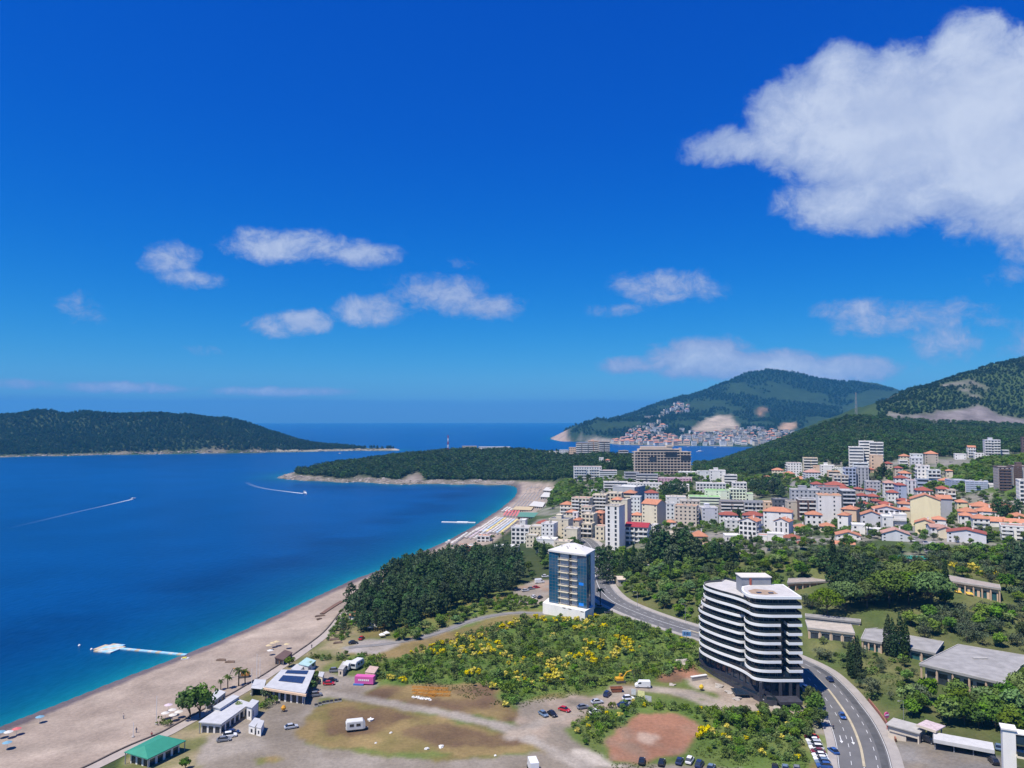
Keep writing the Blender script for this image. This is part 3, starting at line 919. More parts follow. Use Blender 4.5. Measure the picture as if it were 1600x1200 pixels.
def mk_cypress(seed):
 r = random.Random(seed)
 cl = []
 for i in range(16):
  t = (i + .3) / 16
  R = 1.55 * (math.sin(math.pi * min(1, .18 + .82 * t)) ** .55) * (1 - t * .35)
  cl.append((r.uniform(-.15, .15), r.uniform(-.15, .15), .9 + t * 12.3, R, R, 1.1))
 V, Fq = leaves(seed, cl, 0.5, 22.0, 0.6, 0.2)
 return trunk_mesh('trunk', 9, .2, .05, [], seed), [('crown', np_mesh('crown', V, Fq, [LM['cypress']]))]
def mk_round(seed, key, h, R, n, ls, pa, flat=.8, base=.32, part='crown', loose=.5):
 r = random.Random(seed)
 cl = []
 zc = h * (base + (1 - base) * .5)
 rz = h * (1 - base) * .5
 for i in range(n):
  d = Vector((r.gauss(0, 1), r.gauss(0, 1), r.gauss(0, .9))).normalized()
  q = r.uniform(.35, .8)
  s = R * r.uniform(.24, .46) * (1 - .25 * q)
  cl.append((d.x * R * q, d.y * R * q, zc + d.z * rz * q, s, s, s * flat))
 V, Fq = leaves(seed, cl, ls, pa, loose)
 lim = [(c[0] * .8, c[1] * .8, c[2], h * base * .6) for c in cl[:7]]
 tr = trunk_mesh('trunk', h * (base + .25), .03 * h, .014 * h, lim, seed) if base > .05 else None
 return tr, [(part, np_mesh(part, V, Fq, [LM[key]]))], cl
def mk_broom(seed):
 tr, parts, cl = mk_round(seed, 'shrub', 2.1, 1.6, 11, .34, 26.0, .85, .02, 'foliage')
 r = random.Random(seed)
 top = [(c[0], c[1], c[2] + .15, c[3] * 1.02, c[4] * 1.02, c[5]) for c in cl if c[2] > .8 or r.random() < .5]
 V, Fq = leaves(seed + 9, top, .38, 46.0, .7)
 keep = V.reshape(-1, 4, 3)[:, :, 2].mean(1) > .7
 V = V.reshape(-1, 4, 3)[keep].reshape(-1, 3)
 parts.append(('flowers', np_mesh('flowers', V, np.arange(len(V)).reshape(-1, 4), [LM['flower']])))
 return None, parts
def mk_palm(seed, h=6.0):
 r = random.Random(seed)
 m = MB()
 m.tube([(0, 0, -.5), (.1, 0, h * .5), (.05, .1, h)], .32, 8, r2=.22)
 tr = m.mesh('trunk', BARK, True)
 m = MB()
 for i in range(22):
  a = i * 2.4
  up = r.uniform(.15, 1.2)
  L = r.uniform(2.0, 2.7)
  d = Vector((math.cos(a), math.sin(a), 0))
  side = Vector((-math.sin(a), math.cos(a), 0))
  prev = None
  for k in range(6):
   t = k / 5
   p = d * L * t + Vector((.05, .1, h + up * 1.2 * math.sin(t * 2.2) - 1.5 * t * t * (1.3 - up * .6)))
   w = .42 * math.sin(math.pi * (.12 + .85 * t))
   cur = (p - side * w - Vector((0, 0, .18 * w)), p + Vector((0, 0, .07)), p + side * w - Vector((0, 0, .18 * w)))
   if prev:
    m.quad(prev[0], prev[1], cur[1], cur[0])
    m.quad(prev[1], prev[2], cur[2], cur[1])
   prev = cur
 return tr, [('fronds', m.mesh('fronds', LM['palm']))]
species('pine', [mk_pine(i) for i in range(4)])
species('stone', [mk_stone(i + 10) for i in range(2)])
species('cypress', [mk_cypress(i + 20) for i in range(2)])
species('broad', [mk_round(i + 30, 'broad', 7.0, 3.4, 28 + i, .62, 13.0, loose=.62)[:2] for i in range(4)])
species('olive', [mk_round(i + 40, 'olive', 5.0, 2.9, 20, .42, 11.0, .8, .28, 'crown', .35)[:2] for i in range(2)])
species('shrub', [mk_round(i + 50, 'shrub', 1.9, 1.5, 11, .34, 26.0, .85, .02, 'foliage')[:2] for i in range(3)])
species('broom', [mk_broom(i + 60) for i in range(3)])
species('palm', [mk_palm(i + 70, 6.0) for i in range(2)])
NAME = {'pine': 'pine_tree', 'stone': 'stone_pine', 'cypress': 'cypress_tree', 'broad': 'broadleaf_tree', 'olive': 'olive_tree', 'shrub': 'shrub', 'broom': 'broom_bush', 'palm': 'palm_tree'}
_var = random.Random(77)
def plant(key, x, y, s, label, group=None, z=None, cat=None, sz=None, name=None, vi=None):
 V_ = SPECIES[key]
 tr, parts = V_[_var.randrange(len(V_)) if vi is None else vi]
 o = empty(name or NAME[key], (x, y, (Hs(x, y) if z is None else z) - 0.05), _var.uniform(0, 6.28), label, cat or ('shrub' if key in ('shrub', 'broom') else 'tree'), group)
 o.scale = (s, s, s * (sz or _var.uniform(.9, 1.12)))
 if tr is not None:
  link_mesh('trunk', tr, o)
 for n, me in parts:
  link_mesh(n, me, o)
 return o
def scatter(poly, spacing, seed, dmin=150, dmax=900, avoid=None, keep=None, jit=1.0):
 """ground points whose foot falls inside a pixel polygon, roughly 'spacing' apart"""
 r = np.random.default_rng(seed)
 us = [p[0] for p in poly]
 a0, a1 = math.atan((min(us) - CX) / F) - .01, math.atan((max(us) - CX) / F) + .01
 x0, x1 = min(math.tan(a0) * dmin, math.tan(a0) * dmax), max(math.tan(a1) * dmax, math.tan(a1) * dmin)
 gx, gy = np.meshgrid(np.arange(x0, x1, spacing), np.arange(dmin, dmax, spacing))
 gx = gx + (r.random(gx.shape) - .5) * spacing * jit
 gy = gy + (r.random(gx.shape) - .5) * spacing * jit
 gx, gy = gx.ravel(), gy.ravel()
 z = H(gx, gy)
 u, v = to_pix(gx, gy, z)
 m = in_poly(u, v, poly) & (z > .3)
 if avoid is not None:
  m &= ~avoid(gx, gy)
 if keep is not None:
  m &= keep(gx, gy, u, v)
 return np.stack([gx[m], gy[m], z[m]], 1)
# ------------------------------------------------------------------ woods that read as one mass
def scatter_group(target):
 g = bpy.data.node_groups.new('scatter', 'GeometryNodeTree')
 g.interface.new_socket('Geometry', in_out='INPUT', socket_type='NodeSocketGeometry')
 g.interface.new_socket('Geometry', in_out='OUTPUT', socket_type='NodeSocketGeometry')
 n = g.nodes
 gi, go = n.new('NodeGroupInput'), n.new('NodeGroupOutput')
 ip = n.new('GeometryNodeInstanceOnPoints')
 ob = n.new('GeometryNodeObjectInfo')
 ob.inputs['Object'].default_value = target
 rv = n.new('FunctionNodeRandomValue')
 rv.data_type = 'FLOAT_VECTOR'
 rv.inputs[0].default_value = (-.08, -.08, 0)
 rv.inputs[1].default_value = (.08, .08, 6.283)
 at_ = n.new('GeometryNodeInputNamedAttribute')
 at_.data_type = 'FLOAT_VECTOR'
 at_.inputs[0].default_value = 'size'
 g.links.new(gi.outputs[0], ip.inputs['Points'])
 g.links.new(ob.outputs['Geometry'], ip.inputs['Instance'])
 g.links.new(rv.outputs[0], ip.inputs['Rotation'])
 g.links.new(at_.outputs[0], ip.inputs['Scale'])
 g.links.new(ip.outputs[0], go.inputs[0])
 return g
def canopy_proto(name, key, seed, h=8.0, R=4.2, n=15, ls=1.15, pa=2.6):
 _, parts, _ = mk_round(seed, key, h, R, n, ls, pa, .85, .1, name, .6)
 o = bpy.data.objects.new(name, parts[0][1])
 return o
def wood(name, pts, sizes, proto, label, cat='trees'):
 me = bpy.data.meshes.new(name)
 me.from_pydata([tuple(p) for p in pts], [], [])
 a = me.attributes.new('size', 'FLOAT_VECTOR', 'POINT')
 sz = np.asarray(sizes, float)
 if sz.ndim == 1:
  sz = np.stack([sz, sz, sz], 1)
 a.data.foreach_set('vector', sz.astype(np.float32).ravel())
 o = link_mesh(name, me)
 md = o.modifiers.new('scatter', 'NODES')
 md.node_group = scatter_group(proto)
 tag(o, label, cat, kind='stuff')
 return o
def grid_pts(mask, spacing, seed, x0, x1, y0, y1):
 r = np.random.default_rng(seed)
 gx, gy = np.meshgrid(np.arange(x0, x1, spacing), np.arange(y0, y1, spacing))
 gx = (gx + (r.random(gx.shape) - .5) * spacing * 1.1).ravel()
 gy = (gy + (r.random(gy.shape) - .5) * spacing * 1.1).ravel()
 z = H(gx, gy)
 u, v = to_pix(gx, gy, z)
 m = mask(gx, gy, z, u, v)
 return np.stack([gx[m], gy[m], z[m] - .5], 1), r
protoA = canopy_proto('canopy', 'forest', 90)
protoB = canopy_proto('canopy', 'hill', 91)
protoC = canopy_proto('canopy', 'dark', 92)
# the wooded cape
cape_clear = [(618, 760), (630, 744), (655, 736), (664, 748), (655, 760)]
pts, r = grid_pts(lambda x, y, z, u, v: (z > 3) & (land_sdf(x, y) > 12 + 22 * fbm(x / 40, y / 40, 44, 4)) & (y > 1000 - 0 * x) & ~in_poly(u, v, cape_clear) & (x < 240) & (u < 1000)
      & ~((u > 868) & (v > 748)) & ~in_poly(u, v, [(806, 770), (812, 750), (868, 752), (868, 770)]), 6.3, 1, -460, 260, 1000, 1640)
wood('cape_woodland', pts, .5 + .55 * r.random(len(pts)) + 1.0 * fbm(pts[:, 0] / 28, pts[:, 1] / 28, 3, 3), protoA, 'dense dark green pine wood covering the rocky cape')
# island
pts, r = grid_pts(lambda x, y, z, u, v: (z > 4) & (land_sdf(x, y) > 14 + 46 * np.clip(fbm(x / 90, y / 90, 47, 4) - .4, 0, 1)) & (y > 1900) & (x < -250) & (u > -60) & (z > 4), 8.6, 2, -2100, -250, 1950, 2720)
wood('island_woodland', pts, (.6 + .6 * r.random(len(pts)) + .7 * fbm(pts[:, 0] / 45, pts[:, 1] / 45, 3, 3)), protoC, 'dark green scrub and wood covering the long island')
# wooded hill below the rock cutting
town_px = [(1120, 765), (1180, 742), (1240, 728), (1290, 722), (1330, 732), (1390, 722), (1440, 712), (1500, 716), (1560, 712), (1700, 705), (1700, 900), (1100, 900)]
pts, r = grid_pts(lambda x, y, z, u, v: (y > 860) & (y < 1520) & (x > 240) & (u > 1085) & (u < 1680) & (land_sdf(x, y) > 15) & ~in_poly(u, v, town_px) & ~in_poly(u, v, cutp) & (v < 760), 6.8, 3, 230, 1250, 860, 1520)
wood('hill_woodland', pts, .45 + .5 * r.random(len(pts)) + .5 * fbm(pts[:, 0] / 35, pts[:, 1] / 35, 3, 3), protoB, 'dense green oak wood on the hill behind the town')
# scrub on the ridge above the cutting
pts, r = grid_pts(lambda x, y, z, u, v: (u > 1370) & (u < 1690) & (v < 664) & ~in_poly(u, v + 12 * (fbm(x / 60, y / 60, 50, 3) - .5), cutp) & (fbm(x / 55, y / 55, 51, 5) < .72), 7.6, 4, 700, 1750, 1490, 2150)
wood('ridge_scrub', pts, .45 + .6 * r.random(len(pts)), protoC, 'dark scrub growing over the rocky ridge on the right')
# wood on the far mountain
pts, r = grid_pts(lambda x, y, z, u, v: (u > 855) & (u < 1460) & (z > 12) & (land_sdf(x, y) > 60) & (fbm(x / 260, y / 260, 48, 5) < .50 + .06 * fbm(x / 30, y / 30, 5, 2))
      & ~in_poly(u, v, [(1070, 678), (1090, 662), (1116, 648), (1142, 647), (1156, 662), (1160, 680)]) & ~in_poly(u, v, [(1176, 656), (1178, 634), (1202, 634), (1200, 656)]) & ~in_poly(u, v, [(1214, 676), (1220, 658), (1246, 658), (1246, 676)]), 17, 5, 150, 2700, 2950, 4800)
wood('mountain_woodland', pts, 1.2 + 1.1 * r.random(len(pts)), protoC, 'dark green wood on the far mountain above the old town')
# broken rock along the cape and island shores
bm = bmesh.new()
bmesh.ops.create_icosphere(bm, subdivisions=1, radius=1.0)
rr = random.Random(6)
for vt in bm.verts:
 vt.co *= rr.uniform(.65, 1.25)
 vt.co.z *= .7
me = bpy.data.meshes.new('rock')
bm.to_mesh(me)
bm.free()
me.materials.append(mat('shore_rock', (0.25, 0.215, 0.19), .95, .45, .5, obj_var=.45))
rock_o = bpy.data.objects.new('rock', me)
pts, r = grid_pts(lambda x, y, z, u, v: (y > 1130) & (y < 1420) & (x < 10) & (land_sdf(x, y) > -4) & (land_sdf(x, y) < 8 + 16 * fbm(x / 40, y / 40, 44, 4)), 4.4, 31, -460, 10, 1130, 1420)
q = r.random(len(pts))
wood('shore_rocks', pts, np.stack([1.2 + 3.2 * q ** 2, 1.2 + 2.6 * q ** 2, .8 + 2.2 * q ** 2 * r.random(len(pts))], 1), rock_o, 'broken grey brown rocks along the foot of the wooded cape', 'rocks')
pts, r = grid_pts(lambda x, y, z, u, v: (y > 1900) & (x < -420) & (u > -40) & (land_sdf(x, y) > -4) & (land_sdf(x, y) < 10 + 40 * np.clip(fbm(x / 90, y / 90, 47, 4) - .4, 0, 1)) & (v > 700), 7.5, 32, -1950, -420, 1940, 2420)
q = r.random(len(pts))
wood('island_rocks', pts, np.stack([2 + 5 * q ** 2, 2 + 5 * q ** 2, 1.2 + 4 * q ** 2 * r.random(len(pts))], 1), rock_o, 'pale rocks along the waterline of the long island', 'rocks')
# ------------------------------------------------------------------ buildings: generator
def wallm(key):
 c = {'white': (0.76, 0.73, 0.68), 'cream': (0.70, 0.62, 0.46), 'beige': (0.58, 0.50, 0.40), 'grey': (0.42, 0.42, 0.43), 'lav': (0.63, 0.62, 0.63), 'blue': (0.40, 0.45, 0.56),
    'yellow': (0.76, 0.66, 0.41), 'salmon': (0.70, 0.50, 0.34), 'pink': (0.66, 0.40, 0.46), 'brown': (0.15, 0.10, 0.085), 'dark': (0.12, 0.125, 0.14), 'pale': (0.68, 0.69, 0.66),
    'stone': (0.46, 0.40, 0.33), 'terra': (0.50, 0.24, 0.15), 'green': (0.72, 0.76, 0.58), 'taupe': (0.40, 0.35, 0.32)}[key]
 return mat('render_' + key, c, 0.85, 0.10, 0.35, streak=True, obj_var=0.05)
def roofm(key):
 c = {'orange': (0.46, 0.20, 0.115), 'red': (0.30, 0.085, 0.06), 'maroon': (0.32, 0.035, 0.05), 'brown': (0.27, 0.095, 0.06), 'flat': (0.42, 0.40, 0.38), 'white': (0.66, 0.65, 0.62), 'darkflat': (0.16, 0.16, 0.17),
    'green': (0.22, 0.46, 0.14), 'pinkish': (0.42, 0.24, 0.19), 'beige': (0.50, 0.42, 0.33), 'terr': (0.45, 0.25, 0.15)}[key]
 return mat('roof_' + key, c, 0.85, 0.22, 0.8, bump=0.4, bscale=2.5, obj_var=0.12)
GLASS = mat('window_glass', (0.035, 0.045, 0.06), 0.12, 0.5, 0.8, spec=0.6, obj_var=0.4)
GLASSB = mat('blue_glass', (0.012, 0.07, 0.15), 0.08, 0.4, 0.5, spec=0.8)
FRAME = mat('white_trim', (0.78, 0.77, 0.74), 0.7, 0.06, 0.5)
CONC = mat('concrete', (0.40, 0.38, 0.35), 0.9, 0.2, 0.4)
RUST = mat('dark_trim', (0.09, 0.085, 0.08), 0.7, 0.2, 1.0)
def facade(mw, mg, A, B, z0, z1, n, style, bay=3.1, mi=0):
 """wall from A to B (outside on the right hand side when walking A to B), windows really set back"""
 A, B = Vector((A[0], A[1], 0)), Vector((B[0], B[1], 0))
 L = (B - A).length
 t = (B - A) / L
 nrm = Vector((t.y, -t.x, 0))
 def pt(s, z, off=0.0):
  p = A + t * s - nrm * off
  return (p.x, p.y, z)
 if style == 'blank' or L < 1.6 or n < 1:
  mw.quad(pt(0, z0), pt(L, z0), pt(L, z1), pt(0, z1), mi)
  return
 sh = (z1 - z0) / n
 nb = max(1, int(round(L / bay)))
 bw = L / nb
 spec = {'win': (.40, .46, .30), 'big': (.66, .62, .16), 'door': (.72, .72, .04), 'band': (1.0, .46, .32), 'slot': (.30, .72, .10), 'few': (.34, .42, .32)}[style]
 fw, fh, f0 = spec
 if style == 'band':
  nb, bw = 1, L
  fw = (L - .8) / L
 for k in range(n):
  zb = z0 + k * sh
  for j in range(nb):
   s0, s1 = j * bw, (j + 1) * bw
   if style == 'few' and ((j * 7 + k * 3) % 3):
    mw.quad(pt(s0, zb), pt(s1, zb), pt(s1, zb + sh), pt(s0, zb + sh), mi)
    continue
   a, b_ = s0 + bw * (1 - fw) / 2, s1 - bw * (1 - fw) / 2
   c, d = zb + sh * f0, zb + sh * (f0 + fh)
   mw.quad(pt(s0, zb), pt(s1, zb), pt(s1, c), pt(s0, c), mi)
   mw.quad(pt(s0, d), pt(s1, d), pt(s1, zb + sh), pt(s0, zb + sh), mi)
   mw.quad(pt(s0, c), pt(a, c), pt(a, d), pt(s0, d), mi)
   mw.quad(pt(b_, c), pt(s1, c), pt(s1, d), pt(b_, d), mi)
   o = .22
   mw.quad(pt(a, c), pt(b_, c), pt(b_, c, o), pt(a, c, o), mi)
   mw.quad(pt(a, d, o), pt(b_, d, o), pt(b_, d), pt(a, d), mi)
   mw.quad(pt(a, c, o), pt(a, d, o), pt(a, d), pt(a, c), mi)
   mw.quad(pt(b_, c), pt(b_, d), pt(b_, d, o), pt(b_, c, o), mi)
   mg.quad(pt(a, c, o), pt(b_, c, o), pt(b_, d, o), pt(a, d, o))
footprints = []          # (x, y, radius) kept clear of planting
def hip_roof(m, w, d, ze, rh, ov, gable=None):
 """gable: None = hipped, 'x' = ridge along x, 'y' = ridge along y"""
 x0, x1, y0, y1 = -w / 2 - ov, w / 2 + ov, -d / 2 - ov, d / 2 + ov
 th = .22
 if gable == 'x':
  R0, R1 = (x0, 0, ze + rh), (x1, 0, ze + rh)
 elif gable == 'y':
  R0, R1 = (0, y0, ze + rh), (0, y1, ze + rh)
 elif w >= d:
  k = (y1 - y0) / 2
  R0, R1 = (x0 + k, 0, ze + rh), (x1 - k, 0, ze + rh)
 else:
  k = (x1 - x0) / 2
  R0, R1 = (0, y0 + k, ze + rh), (0, y1 - k, ze + rh)
 a, b_, c, d_ = (x0, y0, ze), (x1, y0, ze), (x1, y1, ze), (x0, y1, ze)
 along_x = gable == 'x' or (gable is None and w >= d)
 if along_x:
  top = [(a, b_, R1, R0), (c, d_, R0, R1), (b_, c, R1), (d_, a, R0)]
 else:
  top = [(b_, c, R1, R0), (d_, a, R0, R1), (a, b_, R0), (c, d_, R1)]
 for f in top:
  if len(f) == 3 and gable:
   continue
  m.add(f, [tuple(range(len(f)))])
 if gable:      # underside of a pitched sheet
  for f in top[:2]:
   m.add([(p[0], p[1], p[2] - th) for p in f], [tuple(reversed(range(4)))])
   for i in range(4):
    p, q = f[i], f[(i + 1) % 4]
    m.quad((p[0], p[1], p[2] - th), (q[0], q[1], q[2] - th), q, p)
 else:
  m.box(x0, x1, y0, y1, ze - th, ze - .002)
def house(u0, u1, vt, vb, rot=0, D=10, roof='flat', wall='white', rc='orange', front='win', side='win', label='', balc=0, d=None, rh=None, hut=False, name='house', cat='house', storeys=None, group=None, trim=None,
    sill=True, bay=3.1):
 """a building seen between pixel columns u0..u1, top at row vt, foot at row vb"""
 uc = (u0 + u1) / 2
 g = G(uc, vb) if d is None else P(uc, vb, d)
 dist = g.y
 az_ = math.atan2(g.x, g.y)
 rl = math.hypot(g.x, g.y)
 rel = math.radians(rot)          # turned away from the line of sight
 th = rel - az_
 Wm = (u1 - u0) / F * dist * math.cos(az_)
 c_, s_ = abs(math.cos(rel)), abs(math.sin(rel))
 D = min(D, Wm * .5 / max(s_, .05))
 w = max(4.0, (Wm - D * s_) / max(c_, .3))
 vd = Vector((g.x, g.y, 0)).normalized()
 reach = (D * c_ + w * s_) / 2
 cx, cy = g.x + vd.x * reach, g.y + vd.y * reach
 ca, sa_ = math.cos(th), math.sin(th)
 cor = [(cx + ca * sx * w / 2 - sa_ * sy * D / 2, cy + sa_ * sx * w / 2 + ca * sy * D / 2) for sx, sy in ((-1, -1), (1, -1), (1, 1), (-1, 1))]
 zg = min(Hs(*p) for p in cor)
 zf = min(g.z, Hs(*cor[0]), Hs(*cor[1]))
 pitched = roof != 'flat'
 ztop = CAMZ + pix_dir(uc, vt)[2] * ((dist + reach * .9) if pitched else (dist + .5))
 if pitched:
  rh = rh or max(1.2, min(3.0, min(w, D) * .24))
  ze = ztop - rh
 else:
  ze = ztop - .5
 ze = max(ze, zf + 2.6)
 root = empty(name, (cx, cy, zg - .8), th, label, cat, group)
 footprints.append((cx, cy, math.hypot(w, D) / 2 * .8, cor))
 b0 = -.8 + (zf - zg) if False else 0.0
 Ez = ze - (zg - .8)
 Fz = max(0.3, zf - (zg - .8))
 n = storeys or max(1, int(round((ze - zf) / 3.05)))
 mw, mg = MB(), MB()
 X, Y = w / 2, D / 2
 sides = [((-X, -Y), (X, -Y), front), ((X, -Y), (X, Y), side), ((X, Y), (-X, Y), 'win'), ((-X, Y), (-X, -Y), side)]
 for A, B, st in sides:
  if Fz > .05:
   mw.quad((A[0], A[1], 0), (B[0], B[1], 0), (B[0], B[1], Fz), (A[0], A[1], Fz))
  facade(mw, mg, A, B, Fz, Ez, n, st, bay)
 if roof == 'gx':
  for sx in (-1, 1):
   mw.add([(sx * X, -Y, Ez), (sx * X, Y, Ez), (sx * X, 0, Ez + rh * .93)], [(0, 1, 2) if sx > 0 else (2, 1, 0)])
 elif roof == 'gy':
  for sy in (-1, 1):
   mw.add([(-X, sy * Y, Ez), (X, sy * Y, Ez), (0, sy * Y, Ez + rh * .93)], [(0, 1, 2) if sy < 0 else (2, 1, 0)])
 mw.build('wall', wallm(wall), root)
 if mg.f:
  wo_ = mg.build('windows', GLASS, root)
  wo_['kind'] = 'stuff'
 mr = MB()
 if roof == 'flat':
  mr.box(-X + .25, X - .25, -Y + .25, Y - .25, Ez - .12, Ez + .02)
  ro = mr.build('roof', roofm(rc), root)
  mp_ = MB()
  mp_.box(-X - .12, X + .12, -Y - .12, -Y + .2, Ez - .25, Ez + .5)
  mp_.box(-X - .12, X + .12, Y - .2, Y + .12, Ez - .25, Ez + .5)
  mp_.box(-X - .12, -X + .2, -Y + .2, Y - .2, Ez - .25, Ez + .5)
  mp_.box(X - .2, X + .12, -Y + .2, Y - .2, Ez - .25, Ez + .5)
  mp_.build('parapet', wallm(trim or wall), ro)
  if hut:
   mh = MB()
   mh.box(-X * .45, X * .1, -Y * .3, Y * .55, Ez, Ez + 2.6)
   mh.box(-X * .45 - .2, X * .1 + .2, -Y * .3 - .2, Y * .55 + .2, Ez + 2.6, Ez + 2.8)
   mh.build('roof_hut', wallm(trim or wall), ro)
  elif w > 9 and D > 7:
   ma = MB()
   rr = random.Random(int(u0 * 7 + vt))
   for _ in range(3):
    ax, ay = rr.uniform(-X + 1, X - 2), rr.uniform(-Y + 1, Y - 2)
    ma.box(ax, ax + rr.uniform(.8, 1.6), ay, ay + rr.uniform(.8, 1.4), Ez + .02, Ez + rr.uniform(.7, 1.3))
   ao = ma.build('rooftop_units', CONC, ro)
   ao['kind'] = 'stuff'
 else:
  hip_roof(mr, w, D, Ez + .02, rh, .45, {'hip': None, 'gx': 'x', 'gy': 'y'}[roof])
  ro = mr.build('roof', roofm(rc), root)
  if w > 7 and dist < 560:
   mc = MB()
   mc.box(X * .3, X * .3 + .7, Y * .2, Y * .2 + .7, Ez + .3, Ez + rh + .7)
   mc.box(X * .3 - .1, X * .3 + .8, Y * .2 - .1, Y * .2 + .8, Ez + rh + .7, Ez + rh + .85)
   mc.build('chimney', wallm('white'), ro)
 if balc:
  sh = (Ez - Fz) / n
  for k in range(1, n):
   zb = Fz + k * sh
   mb = MB()
   if balc & 1:
    spans = [(-X + .3, X - .3)] if w < 12 or balc & 4 else [(-X + .3, -w * .06), (w * .06, X - .3)]
    for (p, q) in spans:
     mb.box(p, q, -Y - 1.25, -Y + .05, zb - .14, zb + .04)
     mb.box(p, q, -Y - 1.27, -Y - 1.15, zb - .16, zb + .95)
     mb.box(p, p + .1, -Y - 1.15, -Y, zb + .04, zb + .95)
     mb.box(q - .1, q, -Y - 1.15, -Y, zb + .04, zb + .95)
   if balc & 2:
    sx = -1 if rel > 0 else 1
    mb.box(min(sx * X, sx * (X + 1.2)), max(sx * X, sx * (X + 1.2)), -Y + .6, Y - .6, zb - .14, zb + .04)
    mb.box(min(sx * (X + 1.08), sx * (X + 1.2)), max(sx * (X + 1.08), sx * (X + 1.2)), -Y + .6, Y - .6, zb + .04, zb + .95)
   mb.build('balcony', wallm(trim or 'white'), root)
 return root
# ------------------------------------------------------------------ the town (pixel box, then look, then label)
def hh(*a, **k):
 return house(*a, **k)
# around the tall white tower
hh(973, 986, 780, 822, -20, 9, 'flat', 'cream', 'flat', 'blank', 'blank', 'blank cream stair tower rising behind the tall white apartment tower', d=530, name='stair_tower', cat='building')
A1 = hh(946, 977, 790, 860, -22, 11, 'flat', 'white', 'flat', 'slot', 'blank', 'tall slim white apartment tower with two columns of dark windows', d=512, name='apartment_tower', cat='building', storeys=10, bay=4.6, trim='beige')
hh(977, 1018, 816, 853, -14, 11, 'gx', 'white', 'maroon', 'door', 'win', 'white apartment block with maroon roof right of the slim white tower', 1, name='apartment_block', cat='building', d=520, rh=2.6)
hh(1003, 1041, 780, 822, -30, 14, 'gx', 'cream', 'orange', 'few', 'blank', 'tall cream block with bright orange gabled roof and bare wall', name='apartment_block', cat='building', d=575, rh=3.2)
hh(986, 1005, 800, 822, -10, 9, 'hip', 'cream', 'orange', 'win', 'win', 'small cream house with orange roof tucked left of the tall cream block', d=585)
hh(1040, 1056, 812, 832, 10, 9, 'hip', 'white', 'orange', 'win', 'win', 'low white house with orange roof right of the tall cream block', d=560)
hh(1054, 1092, 790, 830, -8, 12, 'flat', 'beige', 'terr', 'win', 'win', 'beige apartment block with planted roof terrace and side balconies', 2, name='apartment_block', cat='building', d=560)
hh(1092, 1122, 793, 828, 12, 12, 'flat', 'lav', 'flat', 'few', 'few', 'pale blue grey block with flat roof behind the orange roofed cottage', hut=True, name='apartment_block', cat='building', d=560)
hh(1078, 1106, 829, 853, 8, 9, 'hip', 'salmon', 'orange', 'few', 'few', 'cottage with vivid orange two tier roof among dark cypresses', d=470, rh=3.0)
hh(1155, 1190, 807, 845, -18, 10, 'gy', 'white', 'orange', 'big', 'win', 'white gabled house with tall strips of dark blue glass', 2, d=470)
hh(1193, 1240, 792, 827, -6, 11, 'hip', 'white', 'orange', 'few', 'few', 'wide white house with orange hipped roof above the pool terrace', d=500)
hh(1209, 1239, 808, 832, -16, 9, 'gy', 'white', 'orange', 'slot', 'few', 'white gabled house with beige stone strip in front of the wide white house', d=462)
hh(1199, 1224, 833, 841, 0, 6, 'flat', 'white', 'white', 'blank', 'blank', 'curved white pool terrace below the gabled houses', d=448, name='pool_terrace', cat='terrace')
hh(1224, 1251, 834, 849, 4, 8, 'hip', 'white', 'brown', 'win', 'win', 'small white house with brown hipped roof beside the pool terrace', d=440)
hh(1242, 1283, 843, 870, 6, 11, 'hip', 'yellow', 'brown', 'big', 'win', 'yellow villa with brown hipped roof and white balconies', 1, d=415, name='villa')
# brown and grey blocks behind
hh(1227, 1246, 783, 812, 10, 10, 'flat', 'beige', 'darkflat', 'few', 'few', 'narrow beige block with single column of windows beside the dark brown block', name='apartment_block', cat='building', d=560)
hh(1244, 1277, 780, 812, 10, 12, 'flat', 'brown', 'darkflat', 'win', 'win', 'dark brown apartment block with white corner balconies', 1, name='apartment_block', cat='building', d=550, trim='white')
hh(1233, 1283, 765, 784, 6, 14, 'flat', 'grey', 'flat', 'win', 'win', 'long grey top storey block above the dark brown block', hut=True, name='apartment_block', cat='building', d=600)
hh(1205, 1234, 780, 796, 10, 12, 'flat', 'dark', 'darkflat', 'win', 'win', 'dark grey low block left of the long grey block', name='apartment_block', cat='building', d=590)
hh(1123, 1162, 783, 801, 8, 12, 'flat', 'taupe', 'darkflat', 'band', 'win', 'low taupe block with dark roof terraces below the green trimmed hotel', 1, name='apartment_block', cat='building', d=620)
hh(1160, 1194, 784, 800, 8, 12, 'flat', 'grey', 'darkflat', 'big', 'win', 'grey block with dark awnings left of the ochre house', 1, name='apartment_block', cat='building', d=615)
hh(1192, 1208, 784, 798, 8, 10, 'flat', 'salmon', 'beige', 'win', 'win', 'ochre flat roofed house between the grey and dark grey blocks', d=600)
hh(1123, 1153, 799, 815, 4, 9, 'hip', 'white', 'red', 'win', 'win', 'house with dark red roof behind the cypress right of the blue grey block', d=545)
hh(1160, 1193, 799, 813, -4, 10, 'hip', 'lav', 'red', 'win', 'win', 'house with dark red roof and skylights behind the gabled white house', d=535)
